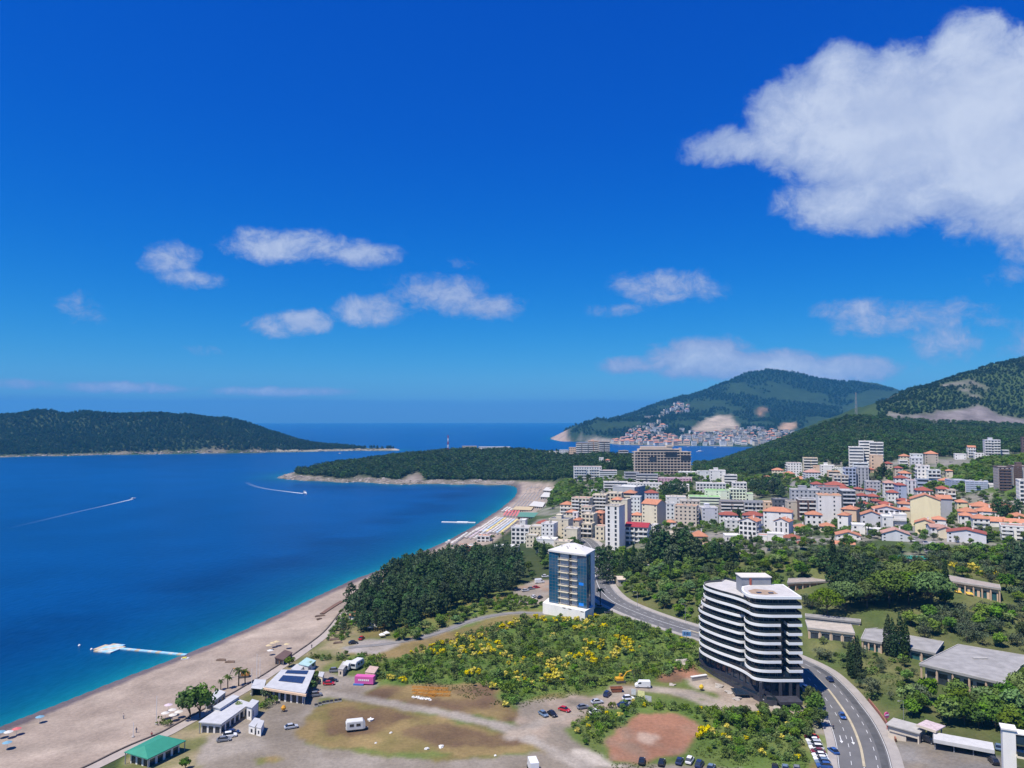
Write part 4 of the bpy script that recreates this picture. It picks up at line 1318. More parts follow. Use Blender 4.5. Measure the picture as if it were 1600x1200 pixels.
# green trimmed hotel
hh(1087, 1134, 755, 775, 4, 14, 'flat', 'white', 'flat', 'big', 'win', 'white hotel wing with rows of tall windows above the green trimmed terraces', name='hotel_wing', cat='hotel', d=735)
hh(1075, 1126, 776, 792, 4, 16, 'flat', 'green', 'green', 'band', 'band', 'lowest pale green hotel terrace with bright green roof edge', name='hotel_wing', cat='hotel', d=690, trim='green')
hh(1100, 1140, 766, 788, 4, 16, 'flat', 'green', 'green', 'few', 'few', 'pale green hotel block stepping up behind the lowest terrace', name='hotel_wing', cat='hotel', d=705)
hh(1139, 1165, 764, 785, 6, 12, 'flat', 'green', 'flat', 'big', 'win', 'pale green hotel block with square grid of loggias', name='hotel_wing', cat='hotel', d=705, storeys=4)
hh(1143, 1167, 754, 768, 6, 12, 'flat', 'white', 'flat', 'big', 'win', 'white upper hotel block with satellite dome beside it', name='hotel_wing', cat='hotel', d=735)
hh(1163, 1177, 771, 783, 6, 10, 'flat', 'green', 'green', 'few', 'few', 'small pale green annex at the right end of the green trimmed hotel', name='hotel_wing', cat='hotel', d=700)
hh(1108, 1134, 735, 760, 4, 14, 'flat', 'white', 'flat', 'few', 'win', 'white stepped hotel tower behind the green trimmed hotel', name='hotel_wing', cat='hotel', d=800, hut=True)
hh(1130, 1152, 742, 761, 4, 14, 'flat', 'white', 'flat', 'band', 'win', 'white hotel wing with banded windows right of the stepped tower', name='hotel_wing', cat='hotel', d=790)
hh(1060, 1091, 737, 750, 2, 12, 'flat', 'white', 'white', 'few', 'few', 'long white low hall right of the big terraced hotel', name='hall', cat='building', d=850)
hh(1089, 1111, 736, 750, 4, 12, 'flat', 'pale', 'flat', 'few', 'win', 'pale flat roofed wing between the white hall and stepped tower', name='hotel_wing', cat='hotel', d=845)
hh(1028, 1081, 747, 766, 2, 13, 'flat', 'pink', 'flat', 'win', 'win', 'long pink hotel with grey flat roof', name='pink_hotel', cat='hotel', d=800)
hh(1044, 1077, 757, 781, 4, 10, 'flat', 'white', 'white', 'win', 'win', 'white block standing in front of the long pink hotel', name='hotel_wing', cat='hotel', d=755)
hh(994, 1028, 741, 757, 0, 14, 'flat', 'grey', 'darkflat', 'band', 'band', 'grey terraced building with ribbon windows left of the pink hotel', 1, name='terraced_building', cat='building', d=815)
hh(975, 999, 738, 756, 6, 12, 'flat', 'grey', 'darkflat', 'band', 'band', 'low grey building at the foot of the wooded cape', name='terraced_building', cat='building', d=830)
hh(943, 981, 753, 772, 2, 12, 'flat', 'white', 'flat', 'band', 'win', 'white long building with ribbon windows above the cream hotel', 1, name='apartment_block', cat='building', d=780)
hh(980, 1034, 755, 769, 2, 12, 'flat', 'white', 'flat', 'win', 'win', 'long low white block in front of the grey terraced building', name='apartment_block', cat='building', d=770)
hh(957, 1009, 761, 783, -26, 24, 'flat', 'grey', 'white', 'blank', 'few', 'large grey hall with pale roof behind the cream hotel', name='hall', cat='building', d=700)
hh(974, 996, 765, 783, -10, 12, 'hip', 'cream', 'orange', 'band', 'band', 'round cream pavilion with orange roof in front of the grey hall', name='pavilion', cat='building', d=660)
hh(1007, 1029, 765, 783, 8, 11, 'hip', 'lav', 'red', 'win', 'win', 'grey house with red roof right of the large grey hall', d=690)
hh(924, 945, 766, 775, 4, 10, 'flat', 'pale', 'darkflat', 'win', 'win', 'low pale building with dark solar roof left of the grey hall', d=790, name='pavilion', cat='building')
hh(896, 940, 729, 755, 3, 13, 'flat', 'pale', 'pinkish', 'win', 'win', 'long pale hotel with red window bands on the wooded slope', 1, name='slope_hotel', cat='hotel', d=900)
hh(936, 964, 735, 754, 3, 13, 'flat', 'pale', 'pinkish', 'band', 'win', 'right wing of the pale hotel on the wooded slope', name='hotel_wing', cat='hotel', d=890)
# cream hotel by the beach
hh(875, 897, 783, 812, -12, 12, 'hip', 'cream', 'orange', 'win', 'win', 'cream beach hotel end pavilion with small orange roof', 1, name='hotel_wing', cat='hotel', d=640)
hh(893, 927, 778, 812, -16, 12, 'flat', 'cream', 'pinkish', 'door', 'win', 'cream beach hotel wing with deep arched balconies', 1, name='hotel_wing', cat='hotel', d=632)
hh(926, 950, 773, 806, -8, 12, 'flat', 'cream', 'beige', 'door', 'win', 'tall cream hotel wing with stacked balconies left of the slim tower', 1, name='hotel_wing', cat='hotel', d=640)
hh(948, 974, 770, 800, -8, 12, 'flat', 'cream', 'beige', 'big', 'win', 'cream hotel wing with green glass corner behind the slim tower', name='hotel_wing', cat='hotel', d=655)
hh(928, 947, 797, 822, -14, 10, 'hip', 'terra', 'orange', 'win', 'win', 'terracotta house with orange roof left of the slim white tower', d=585)
hh(909, 934, 803, 828, -18, 11, 'flat', 'cream', 'beige', 'big', 'few', 'cream block with arched windows right of the small white belvedere', name='apartment_block', cat='building', d=575)
hh(895, 911, 809, 832, -18, 10, 'hip', 'beige', 'orange', 'few', 'blank', 'narrow beige house with small orange roof', d=560)
hh(896, 903, 800, 815, -10, 4.5, 'flat', 'white', 'white', 'slot', 'slot', 'small white belvedere turret with four open corners', d=570, name='turret', cat='tower')
hh(858, 896, 811, 840, -16, 14, 'flat', 'cream', 'darkflat', 'few', 'few', 'cream villa complex with stepped flat roofs by the road bridge', hut=True, name='villa', d=545)
hh(846, 872, 818, 850, -16, 12, 'flat', 'white', 'flat', 'win', 'few', 'white villa block with terrace left of the stepped cream complex', name='villa', d=530)
hh(866, 884, 806, 818, -10, 10, 'hip', 'cream', 'red', 'win', 'win', 'red roofed cream house behind the stepped cream complex', d=590)
hh(838, 862, 812, 826, -10, 10, 'hip', 'cream', 'red', 'win', 'win', 'low cream house with red roof nearest the sun loungers', d=590)
hh(799, 832, 824, 850, -12, 13, 'flat', 'white', 'flat', 'big', 'win', 'white beach villa with balustrade left of the villa complex', name='villa', d=555)
hh(812, 824, 812, 824, -12, 8, 'flat', 'white', 'white', 'few', 'few', 'small white flat roofed kiosk building behind the beach villa', d=600)
hh(828, 850, 822, 846, -12, 11, 'flat', 'cream', 'flat', 'win', 'few', 'cream beach villa next to the white balustrade villa', name='villa', d=550)
hh(772, 812, 853, 866, -10, 6, 'flat', 'white', 'white', 'few', 'few', 'long low white garden building behind the pine grove', d=505, name='garden_building', cat='building')
hh(745, 769, 837, 849, -14, 9, 'flat', 'white', 'orange', 'door', 'door', 'beach bar with orange awning roof beside the lounger rows', d=588, name='beach_bar', cat='bar')
hh(716, 745, 853, 867, -14, 8, 'flat', 'terra', 'white', 'door', 'door', 'beach bar with flat white roof right behind the pine grove', d=540, name='beach_bar', cat='bar')
# cape ridge
hh(858, 874, 705, 713, 0, 9, 'flat', 'white', 'white', 'win', 'win', 'long low white building on the left of the cape ridge', d=1330)
hh(874, 888, 703, 713, 0, 9, 'flat', 'pale', 'white', 'win', 'win', 'white box house at the right end of the low ridge building', d=1320)
hh(889, 903, 699, 709, 0, 10, 'flat', 'salmon', 'beige', 'win', 'win', 'salmon house left of the ridge hotel', d=1285)
hh(900, 921, 692, 709, -8, 16, 'flat', 'pinkish' if False else 'stone', 'pinkish', 'band', 'band', 'left half of the terraced ridge hotel with dark balconies', 1, name='ridge_hotel', cat='hotel', d=1235)
hh(919, 936, 689, 708, 0, 16, 'flat', 'salmon', 'pinkish', 'band', 'band', 'middle of the terraced ridge hotel with roof towers', 1, name='ridge_hotel', cat='hotel', d=1235, hut=True)
hh(934, 953, 690, 711, 8, 16, 'flat', 'stone', 'pinkish', 'band', 'band', 'right half of the terraced ridge hotel with dark balconies', 1, name='ridge_hotel', cat='hotel', d=1215)
hh(966, 982, 704, 720, 10, 12, 'flat', 'stone', 'beige', 'band', 'band', 'detached brown terraced house right of the ridge hotel', 1, d=1130)
hh(936, 943, 715, 721, 0, 7, 'flat', 'white', 'white', 'few', 'few', 'tiny white house among the trees below the ridge hotel', d=1060)
hh(946, 953, 717, 723, 0, 7, 'hip', 'cream', 'orange', 'few', 'few', 'tiny cream house among the trees below the ridge hotel', d=1040)
hh(722, 745, 697, 704, 0, 12, 'flat', 'beige', 'beige', 'win', 'win', 'low beige hotel on top of the wooded cape right of the mast', d=1500, name='hotel', cat='hotel')
hh(748, 797, 698, 704, 0, 12, 'flat', 'white', 'white', 'win', 'win', 'long white hotel on top of the wooded cape', d=1480, name='hotel', cat='hotel')
# hillside on the right
hh(1326, 1350, 698, 729, 3, 13, 'flat', 'white', 'white', 'band', 'band', 'left part of the big white hillside hotel', 0, name='hillside_hotel', cat='hotel', d=760)
hh(1342, 1366, 689, 729, 3, 13, 'flat', 'white', 'white', 'band', 'band', 'tall middle of the big white hillside hotel', 0, name='hillside_hotel', cat='hotel', d=770)
hh(1358, 1381, 691, 729, 3, 13, 'flat', 'white', 'white', 'band', 'band', 'right part of the big white hillside hotel with rounded balconies', 1, name='hillside_hotel', cat='hotel', d=765)
hh(1358, 1380, 711, 729, 8, 11, 'flat', 'salmon', 'pinkish', 'few', 'win', 'salmon block in front of the big white hillside hotel', name='apartment_block', cat='building', d=715)
hh(1332, 1357, 723, 734, 4, 10, 'flat', 'pale', 'flat', 'band', 'win', 'low pale building at the foot of the white hillside hotel', d=715)
hh(1228, 1253, 723, 746, 10, 12, 'flat', 'white', 'pinkish', 'win', 'big', 'white block with beige right side on the left of the hillside', 2, name='apartment_block', cat='building', d=860)
hh(1224, 1242, 736, 750, 8, 10, 'hip', 'salmon', 'orange', 'win', 'win', 'salmon house with orange roof in front of the white block', d=840)
hh(1206, 1224, 731, 741, 0, 10, 'hip', 'cream', 'orange', 'win', 'win', 'cream house with orange roof at the wood edge left of the hillside', d=880)
hh(1187, 1209, 743, 756, 0, 11, 'hip', 'white', 'orange', 'win', 'win', 'white house with two orange roofs above the dark trees', d=830)
hh(1178, 1188, 747, 755, 0, 9, 'hip', 'white', 'brown', 'few', 'few', 'small white house left of the house with two orange roofs', d=830)
hh(1254, 1278, 715, 733, 6, 12, 'flat', 'cream', 'orange', 'band', 'win', 'pale yellow block with orange roof edge on the hillside', 1, name='apartment_block', cat='building', d=870)
hh(1255, 1283, 733, 763, 12, 12, 'hip', 'lav', 'pinkish', 'win', 'win', 'tall pale lavender block on the left hillside', 2, name='apartment_block', cat='building', d=760)
hh(1281, 1304, 727, 750, 6, 11, 'flat', 'white', 'white', 'few', 'win', 'white block with roof pergola right of the lavender block', hut=True, name='apartment_block', cat='building', d=770)
hh(1270, 1284, 728, 742, 6, 10, 'flat', 'salmon', 'pinkish', 'few', 'few', 'peach house behind the lavender block', d=800)
hh(1292, 1313, 736, 754, 8, 11, 'flat', 'salmon', 'orange', 'band', 'win', 'peach block with open balconies in front of the white pergola block', 1, name='apartment_block', cat='building', d=730)
hh(1304, 1321, 731, 740, 4, 9, 'flat', 'pale', 'white', 'few', 'few', 'low pale house right of the white pergola block', d=770)
hh(1317, 1338, 731, 758, 10, 13, 'flat', 'blue', 'flat', 'big', 'win', 'grey blue block with glazed left corner on the hillside', 2, name='apartment_block', cat='building', d=700)
hh(1336, 1358, 730, 758, 10, 13, 'flat', 'grey', 'flat', 'slot', 'win', 'grey block with tall window slots joined to the blue block', name='apartment_block', cat='building', d=700)
hh(1356, 1366, 731, 746, 8, 10, 'hip', 'salmon', 'red', 'win', 'win', 'peach house with red roof right of the grey slotted block', d=715)
hh(1380, 1395, 721, 737, 8, 10, 'hip', 'beige', 'red', 'win', 'win', 'beige house with red roof below the hillside hotel', d=720)
hh(1396, 1411, 728, 739, 8, 10, 'hip', 'beige', 'red', 'win', 'win', 'low beige house with red roof among trees right of the beige house', d=700)
hh(1403, 1424, 735, 751, 8, 11, 'hip', 'lav', 'orange', 'win', 'win', 'lavender house with orange roof below the white cubes', d=670)
hh(1404, 1422, 709, 724, 8, 11, 'hip', 'cream', 'orange', 'win', 'win', 'cream house with orange roofs below the bare slope', d=760)
hh(1403, 1419, 719, 731, 8, 10, 'flat', 'white', 'pinkish', 'band', 'win', 'white house with red awning in front of the cream house', 1, d=730)
hh(1421, 1442, 715, 731, 8, 12, 'flat', 'lav', 'white', 'win', 'win', 'pale lavender cube house left of the orange hipped roof', d=740, hut=True)
hh(1443, 1466, 704, 716, 6, 13, 'hip', 'stone', 'orange', 'few', 'few', 'villa under a broad orange hipped roof at the wood edge', d=800, rh=3.2, name='villa')
hh(1421, 1442, 709, 715, 6, 8, 'flat', 'pale', 'flat', 'win', 'win', 'low pale wall building left of the broad orange roof', d=800)
hh(1430, 1453, 727, 752, 8, 12, 'flat', 'white', 'pinkish', 'win', 'win', 'white block with red roof patch in the middle of the hillside', 2, name='apartment_block', cat='building', d=650)
hh(1446, 1470, 734, 754, 10, 12, 'flat', 'pale', 'flat', 'big', 'win', 'pale block with open balconies joined to the white red roofed block', 1, name='apartment_block', cat='building', d=640)
hh(1466, 1488, 746, 755, 6, 9, 'hip', 'white', 'orange', 'few', 'few', 'low white house with long orange roof below the green mound', d=620)
hh(1477, 1489, 733, 742, 6, 8, 'hip', 'cream', 'orange', 'few', 'few', 'tiny house with orange roof at the left foot of the green mound', d=660)
hh(1510, 1525, 696, 711, 10, 10, 'gx', 'white', 'orange', 'win', 'win', 'white house with orange roof left of the grey apartment tower', 1, d=860)
hh(1536, 1564, 687, 718, 10, 13, 'flat', 'lav', 'flat', 'big', 'win', 'pale grey apartment tower alone high on the right hillside', 1, name='apartment_tower', cat='building', d=850, hut=True)
hh(1521, 1538, 708, 720, 8, 10, 'flat', 'white', 'flat', 'win', 'win', 'white low house at the left foot of the grey hillside tower', d=840)
hh(1562, 1577, 703, 714, 8, 10, 'flat', 'lav', 'flat', 'band', 'few', 'lavender low building at the right foot of the grey hillside tower', d=850)
hh(1490, 1510, 709, 718, 8, 10, 'flat', 'white', 'flat', 'few', 'few', 'white low walls of a house left of the white orange roofed house', d=850)
hh(1483, 1500, 722, 729, 8, 9, 'flat', 'dark', 'red', 'few', 'few', 'dark low house with red roof in the shade above the green mound', d=780)
hh(1595, 1612, 683, 708, 8, 12, 'flat', 'brown', 'white', 'win', 'win', 'brown and white block cut by the right edge of the picture', d=800, name='apartment_block', cat='building')
# long blue block and its neighbours
hh(1477, 1512, 750, 786, 18, 14, 'flat', 'blue', 'flat', 'big', 'win', 'left wing of the long bluish grey apartment block', 1, name='long_block', cat='building', d=590, trim='blue')
hh(1508, 1545, 752, 790, 2, 14, 'flat', 'lav', 'flat', 'door', 'win', 'curved middle of the long bluish grey apartment block', 5, name='long_block', cat='building', d=570, trim='blue')
hh(1540, 1570, 757, 790, -6, 14, 'flat', 'lav', 'flat', 'few', 'few', 'bare right end of the long bluish grey apartment block', name='long_block', cat='building', d=565)
hh(1553, 1582, 729, 790, 14, 14, 'flat', 'taupe', 'flat', 'win', 'win', 'tall taupe block with brown balcony bays at the right edge', 1, name='apartment_tower', cat='building', d=545, trim='brown')
hh(1576, 1616, 728, 792, 14, 14, 'flat', 'grey', 'flat', 'big', 'win', 'tall grey block with brown bays cut by the right edge', 1, name='apartment_tower', cat='building', d=550, trim='brown', hut=True)
hh(1588, 1620, 750, 796, 10, 12, 'flat', 'white', 'flat', 'big', 'win', 'white framed block with blue windows in front of the tall grey block', name='apartment_block', cat='building', d=500)
hh(1397, 1417, 754, 783, 14, 12, 'hip', 'blue', 'red', 'few', 'few', 'blue grey house with dark red roof in the middle of the town', d=590)
hh(1415, 1432, 750, 776, 8, 11, 'flat', 'lav', 'red', 'slot', 'win', 'lavender block with narrow windows behind the dark red roofs', name='apartment_block', cat='building', d=610)
hh(1428, 1458, 760, 778, 10, 13, 'hip', 'lav', 'red', 'win', 'win', 'lavender house with broad dark red roof left of the beige house', d=590)
hh(1430, 1478, 748, 762, 6, 13, 'flat', 'blue', 'flat', 'band', 'win', 'long blue grey roofed block behind the dark red roofs', name='apartment_block', cat='building', d=640)
hh(1462, 1484, 759, 785, 8, 11, 'hip', 'beige', 'red', 'win', 'win', 'beige house with red roof left of the long bluish block', 1, d=560)
hh(1478, 1494, 765, 786, 8, 10, 'flat', 'beige', 'flat', 'big', 'win', 'beige annex with balconies against the long bluish block', 1, d=550)
hh(1379, 1400, 750, 774, 8, 11, 'hip', 'white', 'pinkish', 'big', 'win', 'white house with pinkish roof and balconies in the town middle', 1, d=610)
hh(1384, 1404, 765, 776, 8, 10, 'hip', 'white', 'red', 'win', 'win', 'white low house with red roof in front of the balconied house', d=590)
hh(1287, 1322, 752, 768, 8, 14, 'hip', 'taupe', 'red', 'win', 'win', 'house with large bright red hipped roof behind the orange edged block', d=670)
hh(1275, 1312, 761, 778, 10, 13, 'flat', 'grey', 'red', 'win', 'win', 'grey block with flat dark red roof behind the orange edged block', d=610, name='apartment_block', cat='building')
hh(1266, 1286, 752, 766, 8, 11, 'hip', 'lav', 'red', 'win', 'win', 'lavender house with small red roof left of the bright red roof', d=690)
hh(1310, 1337, 766, 794, 14, 13, 'flat', 'dark', 'flat', 'big', 'big', 'dark glazed block with white frame lines right of the red roofs', 1, d=580, trim='lav', name='apartment_block', cat='building')
hh(1304, 1330, 758, 772, 8, 12, 'hip', 'taupe', 'red', 'win', 'win', 'taupe house with dark red roof right of the bright red roof', d=640)
for i, (a_, b_, c_, d_, dd) in enumerate([(1338, 1356, 770, 784, 600), (1354, 1374, 771, 784, 605), (1360, 1378, 779, 793, 575), (1340, 1360, 783, 795, 570), (1372, 1396, 783, 796, 560), (1333, 1350, 761, 772, 640), (1352, 1370, 763, 773, 640), (1400, 1424, 778, 790, 560)]):
 hh(a_, b_, c_, d_, 6 + 3 * i, 10, 'hip', ('lav', 'grey', 'beige')[i % 3], 'red', 'win', 'win',
   ('house with dark red roof in the shaded hollow, leftmost of the lower row', 'house with dark red roof in the shaded hollow, right of a small grey gable', 'house with dark red roof in front of the shaded hollow', 'low house with dark red roof just behind the salmon house',
  'wide house with dark red roof behind the big white gabled house', 'house with dark red roof at the back left of the shaded hollow', 'house with dark red roof at the back right of the shaded hollow', 'wide house with dark red roof left of the big yellow house')[i], d=dd)
# front rows on the right
hh(1275, 1315, 773, 815, 8, 12, 'flat', 'white', 'orange', 'few', 'few', 'white five storey block with orange tiled roof edge and grey strip', name='apartment_block', cat='building', d=525, trim='orange' if False else 'salmon')
hh(1257, 1285, 798, 812, 6, 9, 'hip', 'white', 'orange', 'win', 'win', 'white low house with orange roof left of the white five storey block', d=505)
hh(1314, 1344, 789, 817, -12, 11, 'hip', 'salmon', 'orange', 'few', 'blank', 'peach house with orange hipped roof right of the white block', d=505)
hh(1309, 1331, 800, 823, -14, 9, 'hip', 'white', 'orange', 'few', 'blank', 'narrow white house with orange roof in front of the peach house', d=478)
hh(1344, 1378, 797, 824, 4, 11, 'gy', 'lav', 'orange', 'few', 'few', 'left half of the big pale gabled house with orange verge', d=480)
hh(1362, 1406, 789, 822, 6, 12, 'gy', 'lav', 'orange', 'big', 'few', 'right half of the big pale gabled house with dark loggia', 1, d=485, rh=2.2)
hh(1376, 1396, 806, 833, 8, 8, 'flat', 'white', 'white', 'few', 'few', 'white blue modern house, tall left part', d=455)
hh(1388, 1417, 803, 831, 8, 9, 'flat', 'white', 'white', 'few', 'few', 'white blue modern house with glass balcony and blue door', 1, d=460)
hh(1402, 1424, 782, 802, 6, 10, 'hip', 'white', 'orange', 'few', 'few', 'white house with orange roof left of the big yellow house', d=515)
hh(1405, 1424, 792, 808, 8, 10, 'hip', 'cream', 'orange', 'few', 'few', 'cream house with orange roof just left of the big yellow house', d=495)
hh(1422, 1470, 771, 819, 2, 13, 'gy', 'yellow', 'orange', 'blank', 'win', 'big pale yellow house with blank gable wall and orange roof', d=475, rh=3.4)
hh(1459, 1488, 773, 808, 12, 12, 'gx', 'grey', 'orange', 'few', 'blank', 'grey rear wing with orange roof right of the big yellow house', d=492)
hh(1430, 1460, 810, 834, 0, 9, 'gy', 'yellow', 'orange', 'blank', 'few', 'small ochre house with orange gable below the big yellow house', d=438)
hh(1447, 1472, 818, 844, 14, 10, 'gx', 'lav', 'pinkish', 'win', 'win', 'house with ribbed pinkish roof right of the small ochre house', 1, d=425)
hh(1462, 1489, 821, 848, 8, 10, 'gy', 'cream', 'pinkish', 'blank', 'few', 'cream house with blank gable in front of the ribbed roof', d=420)
hh(1480, 1541, 825, 857, 0, 11, 'gy', 'lav', 'red', 'few', 'win', 'wide pale blue house with low red gable roof and solar boiler', d=405, rh=2.0)
hh(1492, 1512, 780, 796, 8, 10, 'hip', 'yellow', 'orange', 'few', 'few', 'yellow house with orange roof right of the grey rear wing', d=510)
hh(1514, 1550, 783, 798, 4, 12, 'hip', 'cream', 'orange', 'few', 'few', 'long orange roofed house below the curved block', d=500)
hh(1545, 1582, 784, 799, 4, 11, 'hip', 'yellow', 'orange', 'few', 'few', 'yellow long orange roofed house right of the dark conifer', d=495)
hh(1496, 1526, 792, 811, 2, 11, 'hip', 'white', 'orange', 'few', 'few', 'white house with orange hipped roof in the right front row', d=468)
hh(1524, 1557, 791, 808, 2, 11, 'hip', 'white', 'orange', 'few', 'few', 'white house with broad orange roof left of the dark conifer', d=470)
hh(1516, 1547, 803, 833, 8, 11, 'hip', 'white', 'orange', 'win', 'blank', 'white house with blank right wall and orange roof', 1, d=440)
hh(1540, 1571, 807, 829, 4, 11, 'gx', 'white', 'orange', 'few', 'few', 'white house with broad orange roof above the purple bougainvillea', d=445)
hh(1568, 1606, 810, 832, 4, 11, 'gx', 'white', 'orange', 'win', 'few', 'white house with orange roof at the right edge', d=430)
hh(1562, 1608, 821, 856, 4, 11, 'flat', 'white', 'pinkish', 'win', 'few', 'large white house with green shutters at the right edge', 1, d=405)
hh(1305, 1345, 829, 855, 4, 10, 'gy', 'white', 'orange', 'few', 'few', 'white house with low orange gable among the gardens', d=425, rh=2.0)
hh(1298, 1336, 846, 860, 4, 8, 'gx', 'white', 'orange', 'blank', 'few', 'lower annex with long orange roof before the white garden house', d=408)
hh(1376, 1422, 825, 858, 4, 11, 'gy', 'lav', 'pinkish', 'few', 'few', 'lavender house with pinkish gable roof nearest the green awning', d=415, rh=2.6)
hh(1330, 1352, 819, 836, 4, 8, 'flat', 'white', 'white', 'few', 'few', 'white terrace house with flat roof left of the palm', d=450)
hh(1354, 1378, 826, 838, 4, 7, 'flat', 'white', 'white', 'blank', 'few', 'low white garden walls right of the palm', d=440)
hh(1442, 1462, 848, 858, 4, 6, 'flat', 'grey', 'flat', 'door', 'few', 'low grey carport beside the lane', d=405, name='carport', cat='building')
hh(1182, 1202, 836, 846, -10, 8, 'flat', 'pale', 'pinkish', 'few', 'few', 'low pale house under the glass gabled house', d=455)
hh(1130, 1156, 836, 848, 10, 8, 'flat', 'white', 'white', 'few', 'few', 'low white flat roofed house left of the glass gabled house', d=470)
hh(1040, 1062, 846, 858, 0, 9, 'flat', 'beige', 'beige', 'few', 'few', 'low beige flat building behind the tall cypresses', d=500)
hh(1040, 1056, 832, 846, 0, 9, 'flat', 'cream', 'beige', 'few', 'few', 'cream low building between the maroon roof and the beige block', d=520)
hh(1018, 1028, 820, 852, -14, 8, 'flat', 'white', 'flat', 'blank', 'blank', 'white blank stair wall at the right end of the maroon roofed block', d=535, name='stair_tower', cat='building')
# small roofs in the wood behind the bend of the road
hh(962, 978, 900, 911, 12, 7, 'gx', 'stone', 'beige', 'few', 'few', 'low stone shed with grey roof in the wood right of the glass tower', d=405, name='shed', cat='shed')
hh(1002, 1030, 886, 896, 16, 7, 'gx', 'terra', 'flat', 'few', 'few', 'long shed with pale roof and red wall in the wood', d=425, name='shed', cat='shed')
hh(958, 970, 888, 896, 10, 6, 'gx', 'stone', 'flat', 'few', 'few', 'tiny stone shed in the wood beside the tall pines', d=430, name='shed', cat='shed')
# infill along the beach road and between the hotels
for (u0, u1, vt, vb, rt, D_, rf, wl, rc_, fr, dd, lb) in [
  (904, 930, 818, 840, -14, 10, 'flat', 'cream', 'beige', 'big', 560, 'low cream shop row right of the narrow beige house'), (880, 908, 826, 850, -14, 12, 'flat', 'cream', 'flat', 'few', 530, 'cream block with blank parapet beside the road bridge'),
  (930, 948, 822, 838, -12, 9, 'flat', 'cream', 'pinkish', 'win', 548, 'cream low house squeezed left of the slim white tower'), (838, 872, 842, 858, -12, 9, 'flat', 'white', 'white', 'blank', 505, 'long white retaining terrace below the beach villas'),
  (866, 896, 846, 862, -16, 9, 'flat', 'cream', 'beige', 'few', 500, 'cream garden wing below the villa complex'), (822, 842, 836, 850, -12, 8, 'flat', 'cream', 'flat', 'win', 535, 'small cream annex in front of the beach villas'),
  (908, 930, 792, 812, -14, 11, 'flat', 'cream', 'pinkish', 'door', 605, 'cream balconied wing in front of the arched hotel wing'), (884, 902, 796, 812, -14, 10, 'hip', 'cream', 'orange', 'win', 608, 'small cream house with orange roof below the end pavilion'),
  (955, 975, 776, 800, -10, 11, 'hip', 'cream', 'orange', 'win', 630, 'cream hotel corner with orange cap behind the stair tower'), (1026, 1054, 786, 812, 4, 11, 'flat', 'pale', 'flat', 'win', 610, 'pale block right of the orange gabled cream block'),
  (1040, 1072, 776, 792, 4, 12, 'flat', 'white', 'beige', 'few', 660, 'white low terraces left of the green trimmed hotel'), (1062, 1094, 782, 800, 6, 11, 'flat', 'beige', 'flat', 'win', 625, 'beige long house behind the planted roof block'),
  (985, 1003, 776, 796, -8, 10, 'flat', 'pale', 'flat', 'win', 640, 'pale narrow house left of the orange gabled cream block'), (1132, 1158, 812, 830, 6, 10, 'flat', 'white', 'flat', 'win', 520, 'white low house left of the glass gabled house, higher up'),
  (1240, 1262, 818, 836, 4, 9, 'hip', 'white', 'orange', 'win', 480, 'white garden house with orange roof above the yellow villa'), (1280, 1304, 816, 832, 4, 9, 'hip', 'cream', 'orange', 'few', 480, 'cream garden house with orange roof below the five storey block'),
  (1350, 1376, 752, 768, 8, 11, 'flat', 'grey', 'flat', 'win', 650, 'grey flat roofed house behind the shaded hollow'), (1396, 1420, 742, 756, 8, 10, 'hip', 'white', 'red', 'win', 645, 'white house with red roof below the lavender orange roofed house'),
  (1300, 1326, 742, 760, 8, 11, 'flat', 'beige', 'flat', 'big', 700, 'beige block with loggias left of the blue glazed block'), (1240, 1262, 744, 762, 8, 11, 'hip', 'white', 'orange', 'win', 780, 'white house with orange roof left of the tall lavender block'),
  (1440, 1460, 742, 756, 8, 10, 'flat', 'lav', 'flat', 'win', 655, 'pale flat house below the joined white and pale blocks'), (1498, 1520, 800, 815, 4, 10, 'hip', 'white', 'orange', 'win', 455, 'white house with orange roof nearest the round bush in the right rows'),
  (1575, 1604, 800, 815, 4, 10, 'hip', 'cream', 'orange', 'win', 460, 'cream house with orange roof behind the right edge house'), (1456, 1478, 806, 820, 4, 9, 'hip', 'white', 'orange', 'few', 455, 'white house with orange roof right of the big yellow house foot')]:
 hh(u0, u1, vt, vb, rt, D_, rf, wl, rc_, fr, 'win', lb, 1 if fr in ('door', 'big') else 0, d=dd)
# ------------------------------------------------------------------ the curved hotel
def rounded(poly, n=3):
 p = [Vector((a, b)) for a, b in poly]
 for _ in range(n):
  q = []
  for i in range(len(p)):
   a, b_ = p[i], p[(i + 1) % len(p)]
   q += [a * .75 + b_ * .25, a * .25 + b_ * .75]
  p = q
 return [(v.x, v.y) for v in p]
def inset(poly, d):
 out = []
 n = len(poly)
 for i in range(n):
  a, b_, c = Vector(poly[i - 1]), Vector(poly[i]), Vector(poly[(i + 1) % n])
  e1, e2 = (b_ - a).normalized(), (c - b_).normalized()
  n1, n2 = Vector((-e1.y, e1.x)), Vector((-e2.y, e2.x))
  m = n1 + n2
  if m.length < .2:
   m = n1
  m.normalize()
  out.append(tuple(b_ + m * min(d / max(m.dot(n1), .45), d * 2)))
 return out
SLAB = mat('white_fascia', (0.82, 0.82, 0.80), 0.5, 0.04, 0.3)
SOFFIT = mat('terrace_floor', (0.30, 0.29, 0.28), 0.8, 0.15, 0.5)
DARKCL = mat('dark_cladding', (0.050, 0.050, 0.062), 0.55, 0.25, 0.6)
RAILG = mat('railing_glass', (0.018, 0.028, 0.04), 0.06, 0.2, 0.4, spec=0.9)
HGLASS = mat('hotel_glazing', (0.018, 0.035, 0.06), 0.08, 0.6, 0.5, spec=0.9)
MULL = mat('mullions', (0.16, 0.16, 0.17), 0.5, 0.1, 1.0)
SOIL = mat('planted_gravel', (0.33, 0.24, 0.17), 0.95, 0.2, 0.7)
